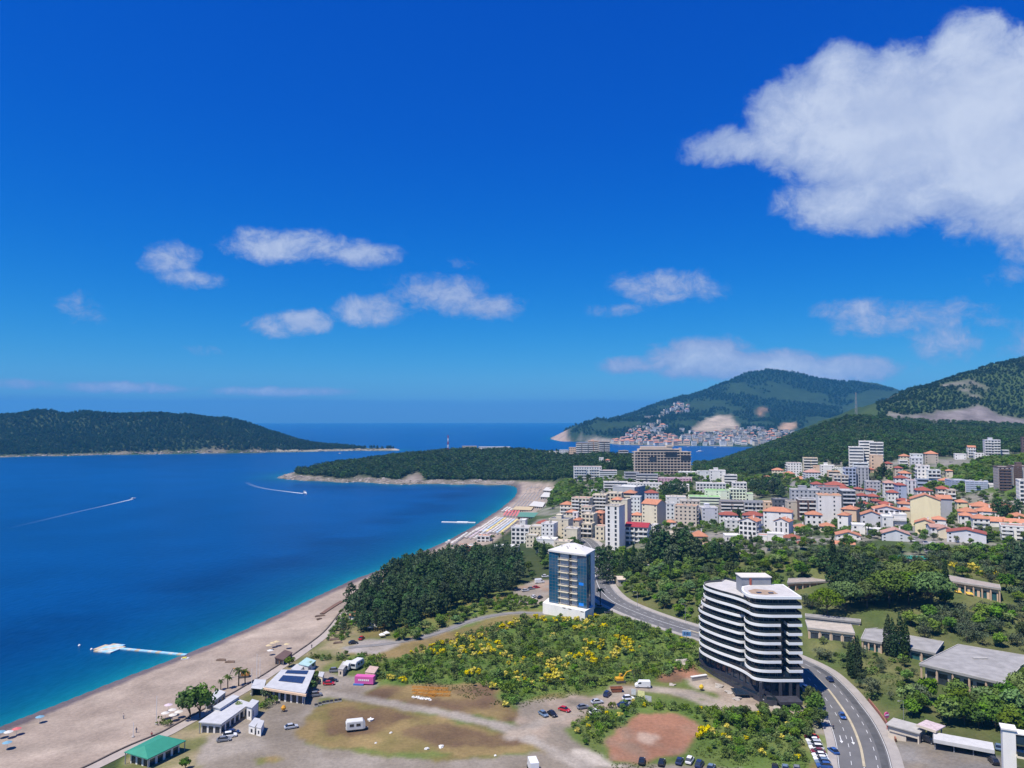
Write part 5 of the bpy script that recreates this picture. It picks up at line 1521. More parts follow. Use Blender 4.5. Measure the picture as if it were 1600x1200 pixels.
def outline(k):
 sh = {9: 3.2, 8: 3.2, 7: 3.2, 6: 1.6}.get(k, 0.0)
 L0 = Vector((72.2, 284.5)) + Vector((.38, -.92)) * sh
 L1 = Vector((75.0, 290.5)) + Vector((.38, -.92)) * sh
 # (point, rounding weight) counter-clockwise seen from above
 left = [tuple(L1 + Vector((7, 2))), tuple(L1), tuple(L0), (76.0, 274.0)]
 if k in (0, 7, 8):
  notch = [(81.3, 265.5), (83.3, 259.5), (83.8, 254.2), (89.0, 252.6)]
 else:
  notch = [(81.0, 266.5), (82.6, 264.4), (86.2, 264.8), (86.4, 263.0), (82.7, 262.4), (82.6, 255.6), (86.0, 252.6)]
 right = [(100.3, 252.6), (101.2, 271.5), (94.0, 279.5), (86.0, 294.0)]
 return left, notch, right
def hotel_poly(k):
 left, notch, right = outline(k)
 if k == 9:
  return rounded([(82.8, 263.0), (82.6, 255.2), (86.5, 252.6)], 0)[:0] + _chaikin_open([(84.5, 268.0), (82.4, 262.0), (82.6, 254.6), (88.0, 252.6), (94.0, 252.6)]) + [(100.3, 252.6), (101.0, 271.5), (90.0, 271.5)]
 body = _chaikin_open(left + notch + [(92.0, 252.6)])
 pts = body + [right[0]] + right[1:]
 return pts
def _chaikin_open(p, n=3):
 p = [Vector(q) for q in p]
 for _ in range(n):
  q = [p[0]]
  for i in range(len(p) - 1):
   q += [p[i] * .75 + p[i + 1] * .25, p[i] * .25 + p[i + 1] * .75]
  q.append(p[-1])
  p = q
 return [(v.x, v.y) for v in p]
HX, HY = 86.2, 270.0
hotel = empty('curved_hotel', (HX, HY, Hs(HX, HY)), 0, 'ten storey hotel with wavy white balcony bands and dark glass beside the road bend', 'hotel')
HB = Hs(HX, HY)
def loc(poly):
 return [(a * .979 - HX, b - HY) for a, b in poly]
Z0 = 12.0
STEP = 3.06
def cut_recess(poly):
 """notch the front edge where the dark glass shaft runs"""
 out = []
 for i, p in enumerate(poly):
  q = poly[(i + 1) % len(poly)]
  out.append(p)
  if abs(p[1] - 252.6) < .02 and abs(q[1] - 252.6) < .02 and p[0] < 93 < 95.4 < q[0] + .01:
   out += [(92.9, 252.6), (92.9, 258.0), (95.5, 258.0), (95.5, 252.6)]
 return out
def rim(m, poly, z0, z1, w, mi=0):
 """a thin upright band along an outline"""
 q = inset(poly, w)
 n = len(poly)
 for i in range(n):
  j = (i + 1) % n
  a, b_, c, d = poly[i], poly[j], q[j], q[i]
  m.quad((*a, z0), (*b_, z0), (*b_, z1), (*a, z1), mi)
  m.quad((*d, z0), (*d, z1), (*c, z1), (*c, z0), mi)
  m.quad((*a, z1), (*b_, z1), (*c, z1), (*d, z1), mi)
for k in range(10):
 z = Z0 + STEP * k - HB
 poly = hotel_poly(k)
 if 1 <= k <= 6:
  poly = cut_recess(poly)
 lp = loc(poly)
 m = MB()
 m.prism(lp, z - .62, z + .28)
 q = inset(lp, .12)
 slab = m.build('balcony_slab', SLAB, hotel)
 mf = MB()
 mf.add([(a, b, z + .29) for a, b in inset(lp, .55)], [tuple(range(len(lp)))])
 fl = mf.build('terrace_floor' if k < 9 else 'roof_deck', SOFFIT if k < 8 else mat('pale_roof_deck', (0.48, 0.46, 0.44), .85, .15, .4), slab)
 if k < 9:
  mr = MB()
  rim(mr, inset(lp, .18), z + .28, z + 1.15, .03)
  mr.build('glass_railing', RAILG, slab)
  # glazing set back behind the railing
  gp = inset(lp, 1.75 if k else 1.5)
  mg, mm = MB(), MB()
  n = len(gp)
  up = STEP - .92
  if k == 8:
   up = STEP - .9
   gp = inset(loc(hotel_poly(9)), 1.4)
   n = len(gp)
  mg.prism(gp, z + .28, z + .28 + up, top=False, bottom=False)
  acc = 0.0
  for i in range(n):
   a, b_ = Vector(gp[i]), Vector(gp[(i + 1) % n])
   L = (b_ - a).length
   acc += L
   if acc > 1.6:
    acc = 0
    nn = Vector(((b_ - a).y, -(b_ - a).x)).normalized() * .06
    pa = a + nn
    mm.box(pa.x - .06, pa.x + .06, pa.y - .06, pa.y + .06, z + .28, z + .28 + up)
  steps = [(gp[i], gp[(i + 1) % n]) for i in range(n) if (Vector(gp[(i + 1) % n]) - Vector(gp[i])).length > 3.5]
  for a, b_ in steps:
   a, b_ = Vector(a), Vector(b_)
   kk = int((b_ - a).length / 2.2)
   for t in range(1, kk):
    pa = a + (b_ - a) * t / kk
    mm.box(pa.x - .07, pa.x + .07, pa.y - .1, pa.y + .05, z + .28, z + .28 + up)
  go = mg.build('glazing', HGLASS, hotel)
  mo = mm.build('mullions', MULL, go)
  mo['kind'] = 'stuff'
# a dark shaft between the short right balconies
m = MB()
m.box(90.95 - HX, 93.49 - HX, 257.0 - HY, 258.4 - HY, Z0 - HB, Z0 + STEP * 6.3 - HB)
m.build('glass_shaft', HGLASS, hotel)
m = MB()
m.prism(loc([(86.5, 262), (99.0, 255.5), (99.5, 270), (93, 277), (85, 289), (77.5, 288), (79.5, 276)]), 0, Z0 + STEP * 7.9 - HB)
m.build('core', DARKCL, hotel)
# roof plant on the right part, planted deck and skylights
zr = Z0 + STEP * 9 - HB + .3
m = MB()
m.prism(loc([(84.6, 261.5), (84.4, 257.0), (88.5, 255.0), (93.5, 256.5), (93.5, 261.0), (88.0, 264.0)]), zr, zr + .06)
m.build('planted_deck', SOIL, hotel)
for cx_, cy_ in ((87.2, 257.6), (91.2, 257.0)):
 m = MB()
 m.box(cx_ * .979 - HX - .8, cx_ * .979 - HX + .8, cy_ - HY - .5, cy_ - HY + .5, zr + .06, zr + .35)
 m.build('skylight', HGLASS, hotel)
m = MB()
m.box(83.41 - HX, 93.98 - HX, 270.2 - HY, 277.0 - HY, zr - 3.2, zr + 2.6)
ph = m.build('penthouse', mat('penthouse_cladding', (0.25, 0.26, 0.28), 0.6, 0.1, 0.5), hotel)
m = MB()
m.box(83.12 - HX, 94.28 - HX, 269.9 - HY, 277.3 - HY, zr + 2.6, zr + 2.9)
m.build('penthouse_roof', mat('penthouse_roof', (0.62, 0.58, 0.52), 0.8, 0.1, 0.4), ph)
m = MB()
m.box(86.15 - HX, 86.84 - HX, 269.9 - HY, 270.19 - HY, zr - .2, zr + 2.4)
m.build('penthouse_door', mat('rust_door', (0.35, 0.09, 0.06), 0.7, 0.1, 0.5), ph)
# two storeys of dark cladding below, standing free of the slab edge
base_poly = [(84.5, 296.0), (76.5, 293.5), (73.6, 288.5), (76.8, 277.5), (80.6, 268.5), (84.4, 259.6), (87.2, 254.4), (99.8, 254.6), (100.4, 271), (94, 279)]
bz = 2.6 - HB
m, mg = MB(), MB()
n = len(base_poly)
for i in range(n):
 a, b_ = base_poly[i], base_poly[(i + 1) % n]
 facade(m, mg, (a[0] * .979 - HX, a[1] - HY), (b_[0] * .979 - HX, b_[1] - HY), bz, Z0 - .62 - HB, 2, 'big' if i in (2, 3, 4, 5, 6) else 'blank', 3.4)
m.build('podium', DARKCL, hotel)
mg.build('podium_glazing', HGLASS, hotel)['kind'] = 'stuff'
low = [(74.0, 291.5), (72.0, 287.0), (75.4, 276.0), (79.5, 266.5), (83.4, 257.8), (86.8, 250.6), (90.0, 249.4), (90.0, 254.0), (84.6, 262.0), (77.0, 279.0), (75.0, 289.0)]
m, mg = MB(), MB()
n = len(low)
for i in range(n):
 a, b_ = low[i], low[(i + 1) % n]
 facade(m, mg, (a[0] * .979 - HX, a[1] - HY), (b_[0] * .979 - HX, b_[1] - HY), bz, 6.3 - HB, 1, 'few' if i in (1, 2, 3, 4) else 'blank', 2.6)
m.add([(a * .979 - HX, b - HY, 6.3 - HB) for a, b in low], [tuple(range(n))])
m.build('podium_terrace', DARKCL, hotel)
mg.build('podium_doors', HGLASS, hotel)['kind'] = 'stuff'
m = MB()
rim(m, loc(inset(low, .15)), 6.3 - HB, 7.3 - HB, .03)
m.build('terrace_railing', RAILG, hotel)
for cx_, cy_ in ((85.6, 252.6), (92.5, 252.9), (98.6, 253.2), (96.0, 253.0)):
 m = MB()
 m.box(cx_ * .979 - HX - .45, cx_ * .979 - HX + .45, cy_ - HY - .3, cy_ - HY + .3, bz, Z0 - .62 - HB)
 m.build('column', DARKCL, hotel)
m = MB()
m.box(88.31 - HX, 95.75 - HX, 247.0 - HY, 252.4 - HY, 6.0 - HB, 6.9 - HB)
m.box(88.60 - HX, 89.09 - HX, 247.3 - HY, 247.8 - HY, bz, 6.0 - HB)
m.box(94.96 - HX, 95.45 - HX, 247.3 - HY, 247.8 - HY, bz, 6.0 - HB)
m.build('entrance_canopy', DARKCL, hotel)
m = MB()
m.box(76.56 - HX, 81.26 - HX, 256.5 - HY, 262.5 - HY, 5.6 - HB, 5.9 - HB)
m.build('side_canopy', RAILG, hotel)
footprints.append((88, 270, 20, base_poly))
# ------------------------------------------------------------------ the blue glass tower
tw = [(17.8, 357.6), (34.6, 345.0), (39.6, 358.3), (30.0, 377.0)]
TX, TY = 30.0, 358.0
tz = Hs(30, 350)
tower = empty('glass_tower', (TX, TY, tz), 0, 'nine storey tower with dark blue glass sides and white balconies', 'tower')
def tl(p, q, s, off=0.0):
 """point along p->q at fraction s, pushed outwards"""
 a, b_ = Vector(p), Vector(q)
 t = (b_ - a)
 nn = Vector((t.y, -t.x)).normalized()
 r_ = a + t * s + nn * off
 return (r_.x - TX, r_.y - TY)
zt0, zt1 = 12.2 - tz, 36.4 - tz
NF = 8
fs = (zt1 - zt0) / NF
A, B, Cc, Dd = tw
m = MB()
core_p = [tl(A, B, .27, -.9), tl(A, B, .77, -.9), tl(A, B, .77, -2.5), (B[0] - TX - 1.2, B[1] - TY + 2.2), (Cc[0] - TX - 1.0, Cc[1] - TY), (Dd[0] - TX, Dd[1] - TY - 1), (A[0] - TX + 1.5, A[1] - TY + 1.0), tl(A, B, .27, -2.5)]
m.prism(core_p, 0, zt1)
m.build('core_wall', wallm('white'), tower)
TG = mat('tower_glass', (0.006, 0.075, 0.15), 0.07, 0.35, 0.25, spec=1.0)
def glass_bay(nm, P0, P1, s0, s1, off, deep):
 for k in range(NF):
  pass
 m = MB()
 a, b_ = tl(P0, P1, s0, off), tl(P0, P1, s1, off)
 c, d = tl(P0, P1, s1, -deep), tl(P0, P1, s0, -deep)
 m.prism([a, b_, c, d], zt0, zt1)
 g_ = m.build(nm, TG, tower)
 mm = MB()
 L = (Vector(b_) - Vector(a)).length
 t = (Vector(b_) - Vector(a)) / L
 nn = Vector((t.y, -t.x))
 for k in range(0, NF * 2 + 1):
  z = zt0 + (zt1 - zt0) * k / (NF * 2)
  p, q = Vector(a) + nn * .03, Vector(b_) + nn * .03
  mm.quad((p.x, p.y, z - .05), (q.x, q.y, z - .05), (q.x, q.y, z + .05), (p.x, p.y, z + .05))
 for j in range(int(L / 1.4) + 1):
  p = Vector(a) + t * (j * L / max(1, int(L / 1.4))) + nn * .03
  p0, p1 = p - t * .05, p + t * .05
  mm.quad((p0.x, p0.y, zt0), (p1.x, p1.y, zt0), (p1.x, p1.y, zt1), (p0.x, p0.y, zt1))
 mo = mm.build('glazing_bars', MULL, g_)
 mo['kind'] = 'stuff'
 return g_
glass_bay('left_glass_bay', A, B, 0.0, 0.26, 0.0, 2.4)
rb = glass_bay('right_glass_bay', A, B, 0.76, 1.0, 0.0, 2.0)
glass_bay('side_glass_bay', B, Cc, 0.02, 0.5, 0.05, 1.0)
m = MB()
m.prism([tl(B, Cc, .5, .25), tl(B, Cc, 1.0, .25), tl(B, Cc, 1.0, -1.5), tl(B, Cc, .5, -1.5)], zt0 - 3, zt1)
m.build('white_side_wall', wallm('white'), tower)
for zz, nm in ((zt0 + fs * 3.42, 'blue_window_panel'), (zt0 + fs * .32, 'blue_window_panel')):
 m = MB()
 a, b_ = tl(A, B, .8, .06), tl(A, B, .92, .06)
 m.quad((*a, zz), (*b_, zz), (*b_, zz + 1.3), (*a, zz + 1.3))
 m.build(nm, mat('bright_blue_panel', (0.02, 0.22, 0.75), 0.3, 0.1, 0.5), rb)
WINB = mat('balcony_glazing', (0.32, 0.40, 0.50), 0.15, 0.25, 0.9, spec=0.7)
for k in range(NF):
 z = zt0 + fs * k
 for s0, s1, off in ((.27, .53, 1.0), (.58, .76, .8)):
  m = MB()
  m.prism([tl(A, B, s0, off), tl(A, B, s1, off), tl(A, B, s1, -.88), tl(A, B, s0, -.88)], z - .12, z + .1)
  m.prism([tl(A, B, s0, off), tl(A, B, s1, off), tl(A, B, s1, off - .1), tl(A, B, s0, off - .1)], z + .1, z + .32)
  m.prism([tl(A, B, s0, off), tl(A, B, s1, off), tl(A, B, s1, off - .06), tl(A, B, s0, off - .06)], z + .92, z + 1.02)
  bo = m.build('balcony', wallm('cream'), tower)
  mg = MB()
  a, b_ = tl(A, B, s0 + .01, -.82), tl(A, B, s1 - .01, -.82)
  mg.quad((*a, z + .12), (*b_, z + .12), (*b_, z + fs - .5), (*a, z + fs - .5))
  mg.build('balcony_window', WINB, bo)
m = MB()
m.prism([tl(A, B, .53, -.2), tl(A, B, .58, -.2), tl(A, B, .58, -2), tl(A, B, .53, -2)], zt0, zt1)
m.build('dark_gap_strip', DARKCL, tower)  # dark clad strip between the two balcony columns
roof_p = [tl(A, B, -.02, .3), tl(A, B, .3, .9), tl(A, B, .75, .9), tl(A, B, 1.0, .4), tl(B, Cc, 1.02, .5), (Dd[0] - TX + 2.0, Dd[1] - TY + .4), (Dd[0] - TX - 1.5, Dd[1] - TY + .2)]
m = MB()
m.prism(roof_p, zt1, zt1 + .75)
rf = m.build('roof', mat('white_roof', (0.60, 0.58, 0.55), 0.8, 0.08, 0.3), tower)
m = MB()
apex = (1.2, 6.0, zt1 + 2.6)
ins = inset(roof_p, .5)
m.add([(a, b, zt1 + .76) for a, b in ins] + [apex], [(i, (i + 1) % 7, 7) for i in range(7)])
m.build('roof_slope', mat('white_roof', (0.7, 0.7, 0.7)), rf)
m = MB()
rr = random.Random(3)
for _ in range(6):
 a, b_ = rr.uniform(-6, 4), rr.uniform(-4, 6)
 m.box(a, a + .5, b_, b_ + .5, zt1 + .8, zt1 + 2.2)
vo = m.build('roof_vents', CONC, rf)
vo['kind'] = 'stuff'
# white plinth
pl = [(11.0, 356.5), (13.0, 360.5), (30.0, 371.0), (35.5, 346.0), (32.2, 342.0)]
pl = [(P(848, 945, 357).x, 357.0), (P(914, 945, 341).x, 341.0), (P(929, 945, 347).x, 350.0), (36.0, 372.0), (20.0, 372.0)]
m = MB()
m.prism([(a - TX, b - TY) for a, b in pl], 4.5 - tz, zt0 - .05)
po = m.build('plinth', wallm('white'), tower)
a, b_ = Vector((pl[0][0] - TX, pl[0][1] - TY)), Vector((pl[1][0] - TX, pl[1][1] - TY))
nn = Vector(((b_ - a).y, -(b_ - a).x)).normalized() * .04
for s in (.48, .62, .9):
 m = MB()
 p, q = a + (b_ - a) * s + nn, a + (b_ - a) * (s + .07) + nn
 m.quad((p.x, p.y, zt0 - .7), (q.x, q.y, zt0 - .7), (q.x, q.y, zt0 - .35), (p.x, p.y, zt0 - .35))
 m.build('vent_slot', RUST, po)
footprints.append((28, 360, 17, pl))
# ------------------------------------------------------------------ the big terraced hotel on the saddle
bh = empty('terraced_hotel', (0, 0, 0), 0, 'huge beige terraced hotel with grid of dark balconies on the saddle', 'hotel')
d0 = 880.0
p0, p1 = P(991, 740, d0), P(1080, 740, d0)
bh.location = ((p0.x + p1.x) / 2, d0, min(Hs(p0.x, d0), Hs(p1.x, d0)))
bh.rotation_euler = (0, 0, -math.radians(3))
Wd = p1.x - p0.x
BEI = mat('hotel_beige', (0.56, 0.46, 0.36), 0.85, 0.1, 0.2)
zb = bh.location.z
def zrow(v):
 return CAMZ + pix_dir(1035, v)[2] * d0 - zb
tiers = [(0.0, 1.0, 706), (0.0, .82, 702), (.03, .68, 697)]
z_top = zrow(706)
fl_h = 3.3
nfl = int((z_top - 1) / fl_h)
m = MB()
m.box(-Wd / 2 + 2, Wd / 2 - 1, 2.5, 20, -3, z_top)
m.box(-Wd / 2 + 6, Wd * .32, 2.5, 18, z_top, zrow(702))
m.box(-Wd / 2 + 9, Wd * .18, 3.5, 16, zrow(702), zrow(698))
m.box(Wd * .08, Wd * .2, 3.0, 12, zrow(698), zrow(695.5))
m.box(Wd * .3, Wd * .34, 3.0, 8, z_top, zrow(700))
m.build('wall', BEI, bh)
mg = MB()
mg.box(-Wd / 2 + 2.2, Wd / 2 - 1.2, 1.9, 2.45, 0, z_top - .4)
mg.box(-Wd / 2 + 6.5, Wd * .3, 2.2, 2.45, z_top + .3, zrow(702) - .5)
mg.build('recessed_glazing', GLASS, bh)
for k in range(nfl + 1):
 z = z_top - k * fl_h
 if z < 0:
  break
 m = MB()
 curve = max(0, (k - 2)) * .45
 m.box(-Wd / 2 - 2.2 + curve, Wd / 2, 0, 2.2, z - .5, z + .45)
 m.build('balcony_band', BEI, bh)
m = MB()
for j in range(17):
 x = -Wd / 2 + 4 + j * (Wd - 5) / 16
 m.box(x - .35, x + .35, .3, 2.3, 0, z_top - .5)
vo = m.build('balcony_piers', BEI, bh)
vo['kind'] = 'stuff'
for (a, b_, c, d) in ((1040, 1058, 706, 714), (1064, 1079, 712, 719), (1015, 1026, 714, 721)):
 m = MB()
 xa, xb = P(a, 740, d0).x - bh.location.x, P(b_, 740, d0).x - bh.location.x
 m.box(xa, xb, -.25, -.05, zrow(d), zrow(c))
 m.build('glazed_panel', GLASS, bh)
footprints.append((bh.location.x, d0 + 8, 30, [(p0.x, d0 - 2), (p1.x, d0 - 2), (p1.x, d0 + 22), (p0.x, d0 + 22)]))
# ------------------------------------------------------------------ low flat buildings right of the road
def low_hall(label, px, h_above, overhang, wall='stone', th=.7, name='pavilion', bays=5, glass=True, roofmat=None, sides=(0,)):
 """a flat roofed hall: px = roof corners in the photograph, taken at height zroof (front-left, front-right, back-right, back-left)"""
 zroof = 15.0
 for _ in range(30):
  pts = [PZ(u, v, zroof) for u, v in px]
  zroof = .5 * zroof + .5 * (min(Hs(p.x, p.y) for p in pts[:2]) + h_above)
 pts = [PZ(u, v, zroof) for u, v in px]
 c = sum((Vector((p.x, p.y)) for p in pts), Vector((0, 0))) / len(pts)
 zg = min(Hs(p.x, p.y) for p in pts) - .6
 o = empty(name, (c.x, c.y, zg), 0, label, 'building')
 poly = [(p.x - c.x, p.y - c.y) for p in pts]
 m = MB()
 m.prism(poly, zroof - zg - th, zroof - zg)
 ro = m.build('roof', roofmat or mat('grey_roof_felt', (0.30, 0.29, 0.28), 0.9, 0.28, 0.25, bump=.3), o)
 m = MB()
 rim(m, inset(poly, -.02), zroof - zg - th * .2, zroof - zg + .22, .3)
 m.build('roof_edge', CONC, ro)
 w_ = inset(poly, overhang)
 mw, mg = MB(), MB()
 n = len(w_)
 for i in range(n):
  facade(mw, mg, w_[i], w_[(i + 1) % n], 0, zroof - zg - th, 1, 'door' if i in sides else 'blank', 4.2)
 mw.build('wall', wallm(wall), o)
 if mg.f:
  mg.build('windows', mat('teal_glass', (0.03, 0.10, 0.11), 0.1, 0.4, 0.6, spec=.8) if glass else GLASS, o)  # glass off: dark panes stand in for the shade of open bays
 for s in range(bays + 1):
  a, b_ = Vector(inset(poly, .5)[0]), Vector(inset(poly, .5)[1])
  p = a + (b_ - a) * s / bays
  m = MB()
  m.box(p.x - .22, p.x + .22, p.y - .22, p.y + .22, 0, zroof - zg - th)
  m.build('column', wallm('salmon'), o)
 footprints.append((c.x, c.y, 0, [(p.x, p.y) for p in pts]))
 return o, ro, poly, zroof - zg
o, ro, poly, zr_ = low_hall('wide derelict hall with grey flat roof and open colonnade at the right', [(1436, 1037), (1570, 1068), (1612, 1026), (1497, 1007)], 6.0, 1.4, bays=5, glass=False)
m = MB()
m.box(0, 5, 2, 3.2, zr_, zr_ + .5)
m.build('roof_light', CONC, ro)
low_hall('low grey roofed pavilion with teal windows behind the cypress group', [(1345, 998), (1378, 1004), (1402, 990), (1376, 981), (1352, 983)], 4.5, .9, bays=3, name='pavilion')
low_hall('grey roofed link building right of the cypress group', [(1378, 1003), (1462, 1021), (1475, 1003), (1420, 993)], 4.5, .9, bays=4, name='pavilion')
low_hall('long low beige terrace building with garage openings behind the curved hotel', [(1262, 981), (1336, 990), (1330, 976), (1258, 969)], 4.6, .5, wall='beige', bays=4, glass=False, name='terrace_building', roofmat=mat('terrace_paving', (0.42, 0.37, 0.31), .9, .2, .5))
low_hall('narrow stone pergola row above the beige terrace building', [(1258, 963), (1345, 972), (1345, 968), (1258, 959)], 3.2, .3, wall='stone', bays=6, name='pergola_row', roofmat=mat('slate_slabs', (0.27, 0.26, 0.25), .9, .25, .6))
low_hall('long brick coloured hotel wing with grey roof peeping through trees behind the curved hotel', [(1230, 911), (1300, 908), (1300, 902), (1232, 904)], 4.5, .6, wall='terra', bays=6, name='hotel_wing', roofmat=mat('weathered_shingle', (0.34, 0.29, 0.25), .9, .25, .6))
o, ro, poly, zr_ = low_hall('long pink two storey wing with grey roof and yellow awnings by the umbrella pines', [(1480, 907), (1564, 920), (1562, 914), (1482, 899)], 6.2, 1.0, wall='salmon', bays=6, name='hotel_wing', roofmat=mat('weathered_shingle', (0.3, 0.3, 0.3)))
for s in (.12, .34):
 a, b_ = Vector(poly[0]), Vector(poly[1])
 p, q = a + (b_ - a) * s, a + (b_ - a) * (s + .13)
 m = MB()
 m.add([(p.x, p.y, zr_ - 3.6), (q.x, q.y, zr_ - 3.6), (q.x, q.y - 1.2, zr_ - 4.3), (p.x, p.y - 1.2, zr_ - 4.3)], [(0, 1, 2, 3)])
 m.build('awning', mat('yellow_awning', (0.62, 0.38, 0.05), .8, .1, .5), o)
# ------------------------------------------------------------------ the main road
ASPH = mat('asphalt', (0.135, 0.132, 0.13), 0.85, 0.2, 0.12, bump=.15)
PAVE = mat('pavement_slabs', (0.34, 0.31, 0.28), 0.9, 0.15, 0.3)
PAINT = mat('road_paint', (0.72, 0.72, 0.70), 0.7, 0.15, 0.8)
MEDI = mat('median_kerb', (0.44, 0.38, 0.26), 0.9, 0.2, 0.5)
rc_pts = [Vector(p) for p in road_c]
rc_n = []
for i, p in enumerate(rc_pts):
 d = rc_pts[min(i + 1, len(rc_pts) - 1)] - rc_pts[max(i - 1, 0)]
 rc_n.append(Vector((d.y, -d.x, 0)).normalized())        # to the right of travel away from the camera
cum = [0.0]
for i in range(1, len(rc_pts)):
 cum.append(cum[-1] + (rc_pts[i] - rc_pts[i - 1]).length)
def road_at(s):
 i = max(0, min(len(cum) - 2, int(np.searchsorted(cum, s)) - 1))
 t = (s - cum[i]) / max(cum[i + 1] - cum[i], 1e-6)
 return rc_pts[i].lerp(rc_pts[i + 1], t), rc_n[i].lerp(rc_n[i + 1], t).normalized()
def strip(m, o0, o1, h, s0=0.0, s1=None, step=2.5, skirt=0.0):
 s1 = cum[-1] if s1 is None else s1
 n = max(1, int((s1 - s0) / step))
 prev = None
 for k in range(n + 1):
  p, q = road_at(s0 + (s1 - s0) * k / n)
  a, b_ = p + q * o0 + Vector((0, 0, h)), p + q * o1 + Vector((0, 0, h))
  if prev:
   m.quad(prev[0], prev[1], b_, a)
   if skirt:
    dn = Vector((0, 0, -skirt))
    m.quad(prev[0] + dn, prev[0], a, a + dn)
    m.quad(prev[1], prev[1] + dn, b_ + dn, b_)
  prev = (a, b_)
RB = 0.04
m = MB()
strip(m, -7.0, 7.0, RB)
road = tag(m.build('road', ASPH), kind='structure')
m = MB()
strip(m, 7.0, 10.0, RB + .13, skirt=.5)
tag(m.build('pavement', PAVE), kind='structure')
m = MB()
strip(m, -9.4, -7.0, RB + .13, skirt=.5)
tag(m.build('pavement', PAVE), kind='structure')
L_end = cum[-1]
s_med0 = 62.0
m = MB()
strip(m, -.55, .15, RB + .12, s_med0 - 20, 175, skirt=.3)
tag(m.build('median_kerb', MEDI), kind='structure')
m = MB()
for off in (-6.7, 6.7):
 strip(m, off - .06, off + .06, RB + .006, 0, L_end)
for off in (-3.4, 3.3):
 s = 0.0
 while s < L_end - 4:
  strip(m, off - .06, off + .06, RB + .006, s, s + 2.6)
  s += 6.0
strip(m, -.1, .1, RB + .006, 175, L_end)
strip(m, -.35, -.2, RB + .006, 0, s_med0 - 20)
for off in (-5.1, -1.9):      # arrows
 for s in (58.0,):
  strip(m, off - .1, off + .1, RB + .007, s, s + 4.0)
  p, q = road_at(s)
  p2, _ = road_at(s - 1.6)
  m.add([p + q * (off - .5) + Vector((0, 0, RB + .007)), p2 + q * off + Vector((0, 0, RB + .007)), p + q * (off + .5) + Vector((0, 0, RB + .007))], [(0, 1, 2)])
lm_ = m.build('lane_markings', PAINT, road)
lm_['kind'] = 'stuff'
# dark patched seam in the right hand lanes
m = MB()
strip(m, 4.2, 6.2, RB + .004, 20, 120)
tag(m.build('tar_patch', mat('fresh_tar', (0.085, 0.085, 0.085), .85, .3, .3), road), kind='stuff')
def drape(name, line, w, matl, h=.06, side=None, step=2.0):
 """a strip of paving laid over the ground along a line"""
 ln = smooth_line([(a, b) for a, b in line], 5)
 m = MB()
 prev = None
 for i, p in enumerate(ln):
  d = Vector(ln[min(i + 1, len(ln) - 1)]) - Vector(ln[max(i - 1, 0)])
  nn = Vector((d.y, -d.x)).normalized()
  row = []
  for t in (0, .25, .5, .75, 1.0):
   q = Vector(p) + nn * ((t - .5) * w if side is None else t * w * side)
   row.append((q.x, q.y, Hs(q.x, q.y) + h))
  zc = max(r[2] for r in row)
  if prev:
   for k in range(4):
    m.quad(prev[k], prev[k + 1], row[k + 1], row[k])
  prev = row
 return tag(m.build(name, matl), kind='structure')
drape('path', path_ln[::5], 3.2, mat('old_asphalt', (0.20, 0.19, 0.18), .9, .2, .4), .10)
prom = [(p.x, p.y) for p in (G(u, v) for u, v in prom_px)]
drape('promenade', prom, 4.2, mat('promenade_paving', (0.36, 0.31, 0.27), .9, .12, .4), .14, 1)
# low wall between promenade and sand
lnw = smooth_line(prom, 6)
m = MB()
for i in range(len(lnw) - 1):
 a, b_ = Vector(lnw[i]), Vector(lnw[i + 1])
 nn = Vector(((b_ - a).y, -(b_ - a).x)).normalized()
 q = [a - nn * .5, b_ - nn * .5, b_ - nn * .05, a - nn * .05]
 z = [Hs(v.x, v.y) for v in q]
 zt = max(z) + .5
 m.prism([(v.x, v.y) for v in q], min(z) - .4, zt, bottom=False)
tag(m.build('promenade_wall', mat('dark_wall', (0.13, 0.105, 0.09), .9, .25, .6)), 'low dark wall running along the back of the beach', 'wall')
drape('lane', [(p.x, p.y) for p in (G(u, v) for u, v in [(1462, 872), (1452, 862), (1440, 848), (1430, 836), (1420, 822)])], 4.5, mat('old_asphalt', (0.2, 0.2, 0.2)), .15)
drape('lane', [(p.x, p.y) for p in (G(u, v) for u, v in [(1230, 768), (1240, 760), (1248, 752), (1262, 745)])], 12, mat('old_asphalt', (0.2, 0.2, 0.2)), .25)
# ------------------------------------------------------------------ street things
POLE = mat('grey_pole', (0.28, 0.28, 0.28), .6, .1, 1.0)
def lamp(u, v, h=8.0, label=''):
 p = G(u, v)
 o = empty('street_lamp', p, 0, label, 'street lamp', 'street lamps along the road')
 m = MB()
 m.tube([(0, 0, -.3), (0, 0, h)], .1, 6, r2=.06)
 m.build('pole', POLE, o)
 m = MB()
 m.tube([(0, 0, h - .1), (-.8, -.3, h + .25), (-1.6, -.6, h + .3)], .05, 5)
 a = m.build('arm', POLE, o)
 m = MB()
 m.box(-2.1, -1.5, -.75, -.5, h + .22, h + .36)
 m.build('lamp_head', CONC, a)
lamp(996, 951, 8, 'thin grey street lamp right of the road below the wood')
lamp(1071, 972, 8, 'thin grey street lamp left of the curved hotel')
lamp(1412, 1126, 6, 'short grey street lamp behind the car wash')
